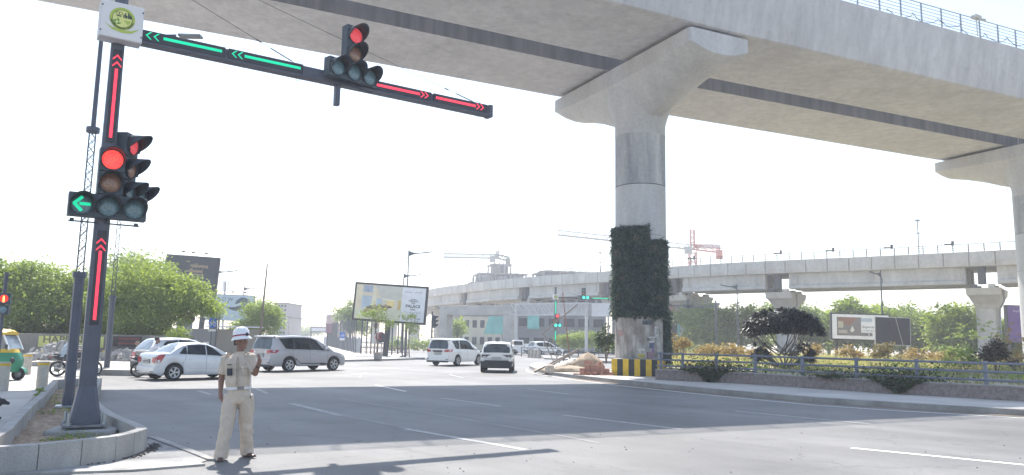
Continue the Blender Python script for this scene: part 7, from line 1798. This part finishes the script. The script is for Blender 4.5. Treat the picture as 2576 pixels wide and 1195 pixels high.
# pale horse board
t5, W_, H_, p = hoarding('pale blue billboard with a dark running horse left of the round tree', 513, 636, 741, 806, 88, R(4), pm('paleblue', (.52, .62, .68)), posts=((-.5, .4), (.6, .4)), fr=.05, roll=R(1))
text('R O W', .62, m_pink, t5, (-.42, -.03, .92), width=1.75, bold=-.005)
hs = [(.35, .2), (.55, .75), (.95, 1.12), (1.25, 1.22), (1.6, 1.12), (1.95, .9), (2.2, .5), (2.25, -.1), (2.05, -.5), (1.7, -.15), (1.5, -.35), (1.2, -.55), (.85, -.5), (.2, -.62), (-.35, -.45), (-.42, -.52), (.1, -.78), (.8, -.72), (1.2, -.85), (1.55, -1.05), (1.3, -1.0), (.9, -.95), (.95, -.80), (.9, -.35), (1.1, -.05), (.95, .35), (.75, .30), (.6, .15)]
flat(t5, 'horse_print', [(x*.95+.35, z*.75+.30) for x, z in hs][::-1], pm('horse', (.10, .13, .18))); flat(t5, 'foreleg_print', [(-.45, -.02), (.1, .1), (.75, -.08), (.7, -.16), (.1, .0), (-.4, -.12)], pm('horse2', (.13, .20, .27)))
for x in (-1.4, .4, 1.8): b = MB(); b.tube([(x, .1, H_/2), (x, -.15, H_/2+.3)], .03, 5); b.box((x, -.22, H_/2+.3), (.25, .2, .14)); b.build('flood_lamp', m_bframe, t5)
t6, W_, H_, p = hoarding('small white shop board with black lettering in front of the pale horse billboard', 513, 543, 784, 801, 72, 0, pm('white', (.70, .70, .70)), fr=.02, depth=.1, cat='sign')
text('Crafi', .52, m_pink, t6, (0, -.03, 0), width=W_*.8, bold=.02); MB().box((0, .2, -2.2), (.14, .14, 3.2)).build('post', m_bframe, t6)
t7, W_, H_, p = hoarding('white sign lettered LESS SPORT half hidden by the right end of the bright tree', 517, 557, 760, 780, 70, 0, pm('white', (.70, .70, .70)), fr=.02, depth=.1, cat='sign')
text('LESS', .36, m_pink, t7, (.0, -.03, .14), width=W_*.75, bold=.03); text('SPORT', .24, m_pink, t7, (.1, -.03, -.20), width=W_*.7, bold=.02); MB().box((.5, .2, -2.4), (.12, .12, 4.2)).build('post', m_bframe, t7)
# right hand boards
t8, W_, H_, p = hoarding('framed billboard of a room interior with the word experience, behind the garden', 2093, 2234, 789, 856, 66, R(-6), pm('whiteboard', (.80, .80, .82)), posts=((-.8, .2), (.8, .2)), fr=.10, roll=R(1))
def r8(n, x0, z0, x1, z1, m, y=-.03): return flat(t8, n, [(x0*W_/2, z0*H_/2), (x1*W_/2, z0*H_/2), (x1*W_/2, z1*H_/2), (x0*W_/2, z1*H_/2)], m, y)
r8('picture', -.80, -.66, .02, .70, pm('room', (.24, .22, .22))); flat(t8, 'picture_ceiling', [(-.8*W_/2, .7*H_/2), (-.1*W_/2, .7*H_/2), (-.35*W_/2, .1*H_/2), (-.55*W_/2, .15*H_/2)], pm('rust', (.30, .17, .14)), -.036); r8('picture_window', -.76, -.1, -.58, .4, pm('roomwin', (.50, .48, .36)), -.036); r8('picture_sofa', -.75, -.5, -.45, -.25, pm('sofa', (.45, .42, .38)), -.036)
flat(t8, 'picture_lamp', [(-.36*W_/2, -.30*H_/2), (-.28*W_/2, .08*H_/2), (-.2*W_/2, -.25*H_/2), (-.28*W_/2, -.42*H_/2)], pm('lampw', (.7, .68, .64)), -.036); r8('picture_panel', .02, -.66, .40, -.42, pm('room', (.24, .22, .22))); r8('sky_panel', .0, .40, .40, .66, pm('palesky', (.45, .52, .60)))
text('experience', .28, m_pink, t8, (.36*W_/2, -.03, .02), width=W_*.30); text('3-4 BHK @ SHOP', .12, m_pink, t8, (.34*W_/2, -.03, -.30), width=W_*.27); text('S', .26, m_wht, t8, (.28*W_/2, -.034, -.54*H_/2), bold=.03)
t9, W_, H_, p = hoarding('plain black board with a pale edge, right of the framed interior billboard', 2203, 2287, 798, 868, 62, R(-8), pm('plainblack', (.04, .042, .06)), posts=((-.85, .16), (.85, .16)), fr=.06, depth=.12, roll=R(1.5), frame_m=mat('pale_edge', (.45, .45, .46), var=.05))
b = MB(); b.tube([(.2, -.06, H_/2), (.45, -.08, 0), (.75, -.06, -H_/2)], .022, 5); b.build('hanging_strip', MATS['pale_edge'], t9); MB().box((-.1, -.026, 0), (.015, .01, H_*.95)).build('seam', m_seam, t9)
t10, W_, H_, p = hoarding('tall purple billboard at the right edge behind the far viaduct pier', 2529, 2605, 768, 862, 72, R(10), pm('purple', (.13, .075, .25)), posts=((-.8, .2), (.8, .2)), fr=.10)
text('Royal', .3, pm('lilac', (.55, .48, .65)), t10, (-.45, -.03, H_*.34), width=.62)
t11, W_, H_, p = hoarding('maroon and pink hoarding beyond the white poles at the end of the road', 820, 849, 792, 838, 128, 0, pm('maroon', (.26, .14, .17)), posts=((-.7, .25), (.7, .25)), fr=.03)
flat(t11, 'pink_half', [(-W_/2+.03, .05), (W_/2-.03, .05), (W_/2-.03, H_/2-.03), (-W_/2+.03, H_/2-.03)], pm('pinkish', (.55, .42, .42)))
t12, W_, H_, p = hoarding('low white road gantry sign in the far distance left of the maroon hoarding', 781, 826, 822, 836, 190, 0, pm('white2', (.6, .6, .65)), posts=((-.95, .25), (.95, .25)), fr=.25)
# red and white round topped board, black board
for dx, w_, h_, c_, lb, y0 in ((951, .62, 1.0, (.55, .50, .48), 'white round topped notice with a red arc before the large billboard', 849), (961, .52, .85, (.06, .055, .08), 'small black notice board right of the white round topped one', 848)):
    p = A(dx, y0, 66); t = thing('notice_board', (p.x, 66-(.3 if 'black' in lb else 0), 0), 0, lb, 'sign'); MB().box((0, .06, p.z/2), (.07, .07, p.z)).build('post', m_steel if 'white' in lb else m_bark, t)
    o = MB().slab([(-w_/2, -h_/2), (w_/2, -h_/2), (w_/2, h_*.2), (w_*.3, h_*.45), (0, h_*.52), (-w_*.3, h_*.45), (-w_/2, h_*.2)] if 'white' in lb else [(-w_/2, -h_/2), (w_/2, -h_/2), (w_/2, h_/2), (-w_/2, h_/2)], .05, lambda u, v, q, z=p.z: (u, -q, z+v)).build('board', mat('notice_%d' % dx, c_, var=.08), t)
    if 'white' in lb: b = MB(); b.tube([(.20*math.cos(R(q)), -.06, p.z+.05+.26*math.sin(R(q))) for q in range(90, 280, 20)], .035, 5); b.build('red_arc', m_rs, o)
    else: b = MB(); b.lathe([(.09, -.055), (.01, -.055)], 14, c=(0, 0, p.z+.15), axis='y'); b.box((0, -.055, p.z-.12), (.34, .01, .07)); b.build('print', m_wht, o)
p = G(950, 903, .15); t = thing('planter_pot', p, 0, 'small square concrete pot on the corner pavement', 'pot'); MB().box((0, 0, .22), (.52, .52, .44), taper=1.15).build('pot', m_kerb, t, bevel=.02); MB().box((0, 0, .45), (.5, .5, .03)).build('soil', m_soil, t)
# ------------------------------------------------------------------ fences on the corner
m_rust = mat('rusty_picket', (.22, .14, .10), rough=.85, var=.25, scale=4)
a, c = A(906, 880, 76), A(1028, 880, 76); a.z = c.z = .15; t = thing('picket_fence', (a+c)/2, 0, 'low rusty picket fence behind the dark billboard post', 'fence'); L_ = (c-a).length
for z in (.18, .60): MB().box((0, 0, z), (L_, .04, .05)).build('rail', m_rust, t)
for k in range(34): MB().box((-L_/2+L_*k/33, -.03, .40), (.035, .03, .78+rng.uniform(-.1, .05)), rz=0).build('picket', m_rust, t)
hoz = mat('hoarding_sheet', (.27, .30, .33), rough=.6, var=.08, scale=.6)
a, c = Vector((A(906, 880, 79).x, 79, 0)), Vector((A(815, 855, 170).x, 170, 0)); t = thing('sheet_hoarding', a, math.atan2((c-a).y, (c-a).x), 'long grey blue zigzag sheet hoarding running back along the road', 'fence'); L_ = (c-a).length
n = 46; rs = []
b = MB()
for k in range(n):
    x0, x1 = L_*k/n, L_*(k+1)/n; d0 = .18*(k % 2); d1 = .18*((k+1) % 2); b.quad([(x0, d0, 0), (x1, d1, 0), (x1, d1, 1.55), ((x0+x1)/2, (d0+d1)/2, 1.9), (x0, d0, 1.55)])
o = b.build('sheets', hoz, t); s_ = o.modifiers.new('t', 'SOLIDIFY'); s_.thickness = .03
for k in range(0, 30): MB().box((L_*k/40, .5, 1.9), (.11, .11, 3.9+rng.uniform(-.5, .5))).build('post', m_drail, t)
a, c = Vector((A(906, 880, 77).x, 77, 0)), Vector((A(1030, 880, 80).x, 80, 0))
for k, dx in enumerate((908, 921, 942, 968, 1000, 1012, 1021, 932, 985)):
    p = A(dx, 880, 70+rng.uniform(0, 9)); o = MB(); o.tube([(0, 0, 0), (0, 0, 3.4+rng.uniform(-.5, .5))], .07, 6); o.box((0, 0, 3.3), (.5, .12, .05)); o = o.build('garden_lamp_post', m_slate, None, loc=(p.x, p.y, .1)); tag(o, 'slender dark garden lamp post in the row round the large billboard', 'lamp post', 'garden lamp posts round the billboard')
# hedge behind the corner
tag(leaf_object('hedge', np.array([(A(1040, 870, 100).x+rng.uniform(-3.5, 4.2), 100+rng.uniform(-1, 1), .2+abs(rng.gauss(.7, .45))) for _ in range(1500)]), None, .32, m_lf_dull, None, 2), 'clipped dull green hedge right of the large billboard post', 'hedge')
tag(leaf_object('hedge', np.array([(rng.uniform(12, 26), 100+rng.uniform(-1.2, 1.2), .2+abs(rng.gauss(.9, .5))) for _ in range(1500)]), None, .3, m_lf_bright, None, 2), 'light green hedge behind the vertical garden pier', 'hedge')
for i, (dx, w_, h_, lb) in enumerate(((1440, 3.2, 2.6, 'young yellow green tree in front of the grey block, right of the far signal'), (1475, 3.0, 2.8, 'second young yellow green tree nearer the vertical garden pier'), (1418, 2.6, 2.3, 'small young yellow green tree just right of the far signal'), (1505, 2.8, 2.5, 'young tree closest to the vertical garden pier on its left'))):
    broad(lb, dx, 890, 98, lobes_of([(0, 0, h_*.8, w_*.4, w_*.35, h_*.30), (.5, 0, h_*.5, w_*.4, w_*.3, h_*.3)]), nc=60, lv=26, sp=.26, leaf=.22, h=h_*.5, name='young_tree', r=.05, group='young trees in front of the grey block')
broad('leafy tree visible through the concrete portal frame', 1215, 880, 135, lobes_of([(0, 0, 4.4, 4.2, 2, 2.0), (-3, 0, 3.2, 2.4, 2, 1.8)]), nc=150, lv=28, sp=.5, leaf=.45, m=m_lf_bright)
broad('small tree at the left leg of the concrete portal frame', 1150, 880, 120, lobes_of([(0, 0, 2.9, 1.3, 1.2, 1.6)]), nc=50, lv=26, sp=.4, leaf=.4, m=m_lf_bright)
# ------------------------------------------------------------------ street lamps
def street_lamp(label, dx, dytop, Y, arm, m=m_slate, double=False):
    p = A(dx, dytop, Y); h_ = p.z; t = thing('street_lamp', (p.x, Y, 0), 0, label, 'street lamp', 'street lamps')
    b = MB(); b.tube([(0, 0, 0), (0, 0, h_*.5), (0, 0, h_)], [.10, .08, .05], 8); b.build('pole', m, t)
    s = 1 if arm > 0 else -1; a_ = abs(arm); b = MB(); b.slab([(0, -.10), (0, -.65), (s*.25*a_, -.42), (s*.55*a_, -.34), (s*.55*a_, -.28), (s*.2*a_, -.26)], .05, lambda u, v, q: (u, q-.025, h_+v)); b.tube([(-s*.0, 0, h_-.65), (-s*.18, 0, h_-.9), (-s*.10, 0, h_-1.15), (0, 0, h_-1.2)], .035, 6); b.build('bracket', m, t)
    b = MB(); b.slab([(s*.52*a_, -.36), (s*a_, -.20), (s*a_, -.12), (s*.52*a_, -.26)], .22, lambda u, v, q: (u, q-.11, h_+v)); b.build('luminaire', m, t)
    return t
street_lamp('tall street lamp directly behind the large dining room billboard', 1028, 628, 73, 2.3)
street_lamp('shorter looking street lamp left of the tall one behind the large billboard', 1016, 686, 86, 2.0)
street_lamp('street lamp whose arm sticks out from behind the black billboard', 545, 676, 84, 2.3); street_lamp('street lamp in front of the pale horse billboard', 614, 720, 110, 2.3); street_lamp('street lamp between the horse billboard and the leaning bare pole', 636, 743, 138, 2.3)
street_lamp('street lamp below the far viaduct in front of the broad tree', 1853, 714, 88, -1.9); street_lamp('street lamp on the far viaduct side above the plain black board', 2214, 680, 70, -1.0)
for dx, yt, Y, lb in ((836, 799, 215, 'small distant street lamp just left of the maroon hoarding'), (828, 806, 250, 'small distant street lamp, second in the row by the maroon hoarding'), (820, 812, 290, 'small distant street lamp, third in the row down the road'), (810, 818, 330, 'small distant street lamp, farthest of the row down the road'), (858, 796, 150, 'small distant street lamp right of the maroon hoarding')): street_lamp(lb, dx, yt, Y, -3.2)
o = MB().tube([(0, 0, 0), (.12, 0, 3.4), (.28, 0, 7.2), (.30, 0, 7.45)], [.10, .085, .05, .015], 8).build('bare_pole', mat('wooden_pole', (.20, .15, .12), rough=.8, var=.2), None, loc=(A(652, 850, 60).x, 60, 0)); tag(o, 'tall bare leaning wooden pole behind the silver people carrier', 'pole')
o = MB().tube([(0, 0, 0), (0, 0, 4)], .09, 6).build('bare_pole', m_steel, None, loc=(A(727, 850, 250).x, 250, 0)); o.scale.z = 1.6; tag(o, 'tiny distant pole at the end of the road', 'pole')
p = A(565, 742, 150); t = thing('cell_tower', (p.x, 150, 0), 0, 'cell tower with white antenna panels behind the pale horse billboard', 'tower'); zt = A(565, 708, 150).z
MB().tube([(0, 0, 0), (0, 0, zt)], .18, 6).build('mast', m_steel, t)
for k in range(3): a = 2.09*k; MB().box((.55*math.cos(a), .55*math.sin(a), zt-.9), (.3, .3, 2.0), rz=a).build('antenna', m_wht, t); MB().tube([(0, 0, zt-.6), (.5*math.cos(a), .5*math.sin(a), zt-.6)], .06, 5).build('arm', m_steel, t)
# ------------------------------------------------------------------ far traffic signal and dark side-on signal
p = A(1395.5, 892, 88); fs_ = thing('traffic_signal', (p.x, 88, 0), R(8), 'distant traffic signal, red lamp over glowing green ones, left of the vertical garden pier', 'traffic signal')
zt = A(1397, 722, 88).z; za = A(1397, 747, 88).z; MB().tube([(0, 0, 0), (0, 0, zt)], .13, 8).build('pole', m_slate, fs_); MB().box((0, -.05, za+.0), (.62, .4, .6)).build('sign_box', m_boxw, fs_, bevel=.02)
b = MB(); b.lathe([(.2, -.26), (.01, -.26)], 16, c=(0, 0, za), axis='y'); b.build('emblem', m_eg, fs_)
x1 = (1640-1397)*pxm(88); b = MB(); b.box((x1/2, 0, za-.05), (x1, .14, .16)); b.build('arm', m_slate, fs_)
MB().box(((1492-1397)*pxm(88)+1.8, -.10, za-.02), (3.6, .03, .10)).build('led_bar', m_green, fs_)
for z0, z1 in ((758, 789), (832, 855)): MB().box((0, -.15, (A(1397, z0, 88).z+A(1397, z1, 88).z)/2), (.11, .03, (z1-z0)*pxm(88))).build('led_bar', m_green, fs_)
zr = A(1397, 818, 88).z; m_gl = mat('green_lit_lens', (.05, .75, .55), var=0, emit=.8)
for (x, z, lm) in ((.18, zr+1.05, m_redlens), (.18, zr+.62, m_amber), (0, zr, m_gl), (.46, zr, m_gl), (-.46, zr, m_glens), (-.25, zr+.55, m_amber)): lamp(fs_, (x, -.3, z), 0, lm, None, 1.15)
xh = (1468-1397)*pxm(88)
for (x, z, lm) in ((xh, za+.88, m_glens), (xh, za+.46, m_amber), (xh-.46, za+.02, m_glens), (xh, za+.02, m_gl), (xh+.46, za+.02, m_gl)): lamp(fs_, (x, -.25, z), 0, lm, None, 1.15)
b = MB(); b.tube([(0, 0, zt), (xh, 0, za)], .02, 5); b.build('guy_wire', m_steel, fs_)
p = A(1085, 860, 72); t = thing('traffic_signal', (p.x, 72, 0), R(75), 'dark traffic signal seen side on right of the large billboard', 'traffic signal'); MB().tube([(0, 0, 0), (0, 0, A(1085, 784, 72).z)], .07, 8).build('pole', m_slate, t)
for k in range(3): lamp(t, (.0, -.3, A(1092, 814, 72).z+k*.38-.2), 0, m_glens)
p = A(1730, 770, 100); t = thing('traffic_signal', (A(1800, 770, 100).x, 100, 0), R(180), 'dark signal arm seen from behind, crossing the unfinished building right of the pier', 'traffic signal')
MB().tube([(0, 0, 0), (0, 0, p.z+.8)], .11, 8).build('pole', m_slate, t); MB().box((2.7, 0, p.z), (5.6, .16, .2)).build('arm', m_slate, t); MB().box((3.6, 0, p.z+.3), (.4, .3, 1.2)).build('housing', m_house, t); MB().box((3.6, 0, p.z), (1.3, .3, .4)).build('housing', m_house, t)
# ------------------------------------------------------------------ auto rickshaw at the left edge
m_agreen = mat('auto_green', (.02, .20, .11), rough=.4, var=.1, coat=.3); m_ayel = mat('auto_yellow', (.68, .45, .04), rough=.45, var=.06, coat=.2)
fw_ = G(44, 957); rza = R(8); ar = thing('auto_rickshaw', (fw_.x-.95*math.cos(rza), fw_.y-.95*math.sin(rza), 0), rza, 'green and yellow auto rickshaw cut by the left edge of the photo', 'auto rickshaw')
b = MB(); b.rings([[(x, sx*w_, z) for sx, z in ((-1, z0), (1, z0), (1, z1), (-1, z1))] for x, w_, z0, z1 in ((-1.35, .60, .32, .92), (-1.2, .64, .28, 1.0), (-.2, .64, .26, .98), (-.15, .62, .26, .55), (.35, .60, .26, .5))]); b.build('rear_body', m_agreen, ar, bevel=.03)
b = MB(); b.rings([[(x, y, z) for x, y in ((.42+dx, -.58), (.70+dx, -.50), (.90+dx*1.0, -.22), (.94+dx, 0), (.90+dx, .22), (.70+dx, .50), (.42+dx, .58))] for z, dx in ((.30, .05), (.55, .10), (.80, .08), (.98, -.02))], closed=True); b.build('front_panel', m_agreen, ar, smooth=40)
b = MB(); b.rings([[(x, y, z) for x, y in ((.44+dx, -.57), (.70+dx, -.49), (.88+dx, -.22), (.91+dx, 0), (.88+dx, .22), (.70+dx, .49), (.44+dx, .57))] for z, dx in ((.98, -.03), (1.10, -.08))], closed=True); b.build('cowl', m_ayel, ar, smooth=40)
b = MB(); b.slab([(-.46, 1.12), (.46, 1.12), (.42, 1.62), (-.42, 1.62)], .012, lambda u, v, q: (.80-(v-1.12)*.52+q, u, v)); b.build('windscreen', m_glass2, ar)
b = MB()
for s in (1, -1): b.tube([(.80, s*.50, 1.08), (.54, s*.47, 1.66)], .03, 6); b.tube([(.36, s*.60, .50), (.40, s*.58, 1.12), (.42, s*.52, 1.66)], .028, 6); b.tube([(-1.1, s*.60, .9), (-1.05, s*.55, 1.66)], .028, 6)
b.build('frame', m_wht, ar)
b = MB(); b.rings([[(x, y*w_, z) for y, z in ((-1, 1.60), (-.98, 1.70+h_*.3), (-.7, 1.76+h_), (0, 1.80+h_), (.7, 1.76+h_), (.98, 1.70+h_*.3), (1, 1.60))] for x, w_, h_ in ((.62, .50, -.06), (.50, .58, 0), (-.2, .62, .03), (-1.0, .62, .02), (-1.25, .60, -.04))]); b.build('roof_hood', m_ayel, ar, smooth=40)
MB().box((-1.22, 0, 1.32), (.06, 1.14, .62)).build('rear_hood', m_ayel, ar); MB().box((-.75, 0, .62), (.5, 1.1, .18)).build('rear_seat', m_tyre, ar, bevel=.04); MB().box((-.95, 0, .88), (.12, 1.1, .45)).build('seat_back', m_tyre, ar, bevel=.04); MB().box((.1, 0, .60), (.36, .5, .14)).build('driver_seat', m_tyre, ar, bevel=.03)
b = MB(); b.tube([(.45, -.28, 1.02), (.50, 0, 1.0), (.45, .28, 1.02)], .02, 6); b.build('handlebar', m_tyre, ar)
for x, y in ((.95, 0), (-.95, .56), (-.95, -.56)):
    o = bpy.data.objects.new('wheel', None); C.objects.link(o); o.parent = ar; o.location = (x, y, .22)
    b = MB(); b.lathe([(.12, -.05), (.19, -.055), (.22, -.02), (.22, .02), (.19, .055), (.12, .05), (.12, -.05)], 26, axis='y', cap=False); b.build('tyre', m_tyre, o, smooth=50); b = MB(); b.lathe([(.125, -.03), (.06, -.045), (.01, -.045)], 20, axis='y'); b.build('rim', m_eng, o, smooth=50)
b = MB(); b.rings([[(.95+.27*math.cos(R(a)), y, .24+.25*math.sin(R(a))) for y in (-.11, -.06, .06, .11)] for a in range(5, 170, 12)], closed=False, cap=False); o = b.build('mudguard', m_agreen, ar); s_ = o.modifiers.new('t', 'SOLIDIFY'); s_.thickness = .012
for s in (1, -1): b = MB(); b.ball((.86, s*.33, .70), (.08, .12, .12), 8); b.build('headlamp_cowl', m_blackpl, ar, smooth=True)
for s in (-1,): b = MB(); b.tube([(.72, s*.5, 1.08), (.80, s*.66, 1.16)], .012, 5); b.box((.80, s*.70, 1.2), (.04, .10, .14)); b.build('mirror', m_blackpl, ar)
# weeds in the planter and a dark dog lying behind its kerb
P_ = []
while len(P_) < 900:
    x, y = rng.uniform(0, 260), rng.uniform(985, 1110); q = G(x, y, .15)
    if inpoly(q.x, q.y, ipv) and noise.noise((q.x*1.1, q.y*1.1, 5)) > .12: P_.append((q.x, q.y, .13+abs(rng.gauss(0, .03))))
tag(leaf_object('weeds', np.array(P_), None, .045, m_lf_mid, None, 2.4, droop=-.5), kind='stuff')
q = G(104, 1005, .15); t = thing('weed_plant', q, 0, 'small leafy weed against the inner left side of the planter kerb', 'plant'); whorls([(Vector((rng.uniform(-.12, .12), rng.uniform(-.1, .1), rng.uniform(.05, .22))), (rng.uniform(-.5, .5), rng.uniform(-.5, .5), 1)) for _ in range(16)], 5, .09, t, m_lf_mid, 'leaves', 2.0)
# dog
dq = G(20, 1052, .10); b = MB()
b.tube([(-.42, 0, .15), (-.2, 0, .18), (.05, 0, .19), (.25, .0, .19), (.38, -.02, .24), (.50, -.03, .33)], [.10, .135, .145, .135, .09, .07], 12)
b.ball((.54, -.03, .36), (.085, .06, .065), 8); b.tube([(.57, -.03, .35), (.68, -.03, .32)], [.045, .03], 8)
for s in (1, -1): b.tube([(.50, -.03+s*.05, .40), (.48, -.03+s*.07, .48)], [.03, .008], 6); b.tube([(.25, s*.10, .14), (.36, s*.11, .06), (.55, s*.11, .035)], [.05, .035, .025], 8); b.tube([(-.30, s*.12, .14), (-.12, s*.16, .08), (-.32, s*.17, .045), (-.15, s*.18, .03)], [.08, .055, .035, .025], 8)
b.tube([(-.48, 0, .12), (-.66, .08, .05), (-.80, .05, .03)], [.035, .025, .012], 6)
o = b.build('dog', mat('dog_fur', (.045, .04, .045), rough=.9, col2=(.12, .10, .09), scale=4, lo=.5, hi=.7), None, loc=(dq.x-.98, dq.y+.30, 0), rz=R(25)); fuse(o, .012, 3); tag(o, 'dark dog lying on the paving behind the left planter kerb', 'dog')
# ================================================================== HAZE: even air round the camera and the whole scene
hz = MB(); hz.box((0, 230, 34), (1000, 760, 72)); 
hm = bpy.data.materials.new('haze_air'); hm.use_nodes = True; t_ = hm.node_tree
for n_ in list(t_.nodes):
    if n_.type == 'BSDF_PRINCIPLED': t_.nodes.remove(n_)
pv = t_.nodes.new('ShaderNodeVolumePrincipled'); pv.inputs['Color'].default_value = (.90, .93, 1, 1); pv.inputs['Density'].default_value = HAZE; pv.inputs['Anisotropy'].default_value = .25
t_.links.new(pv.outputs[0], t_.nodes['Material Output'].inputs['Volume'])
ho = hz.build('haze', hm); tag(ho, kind='stuff')
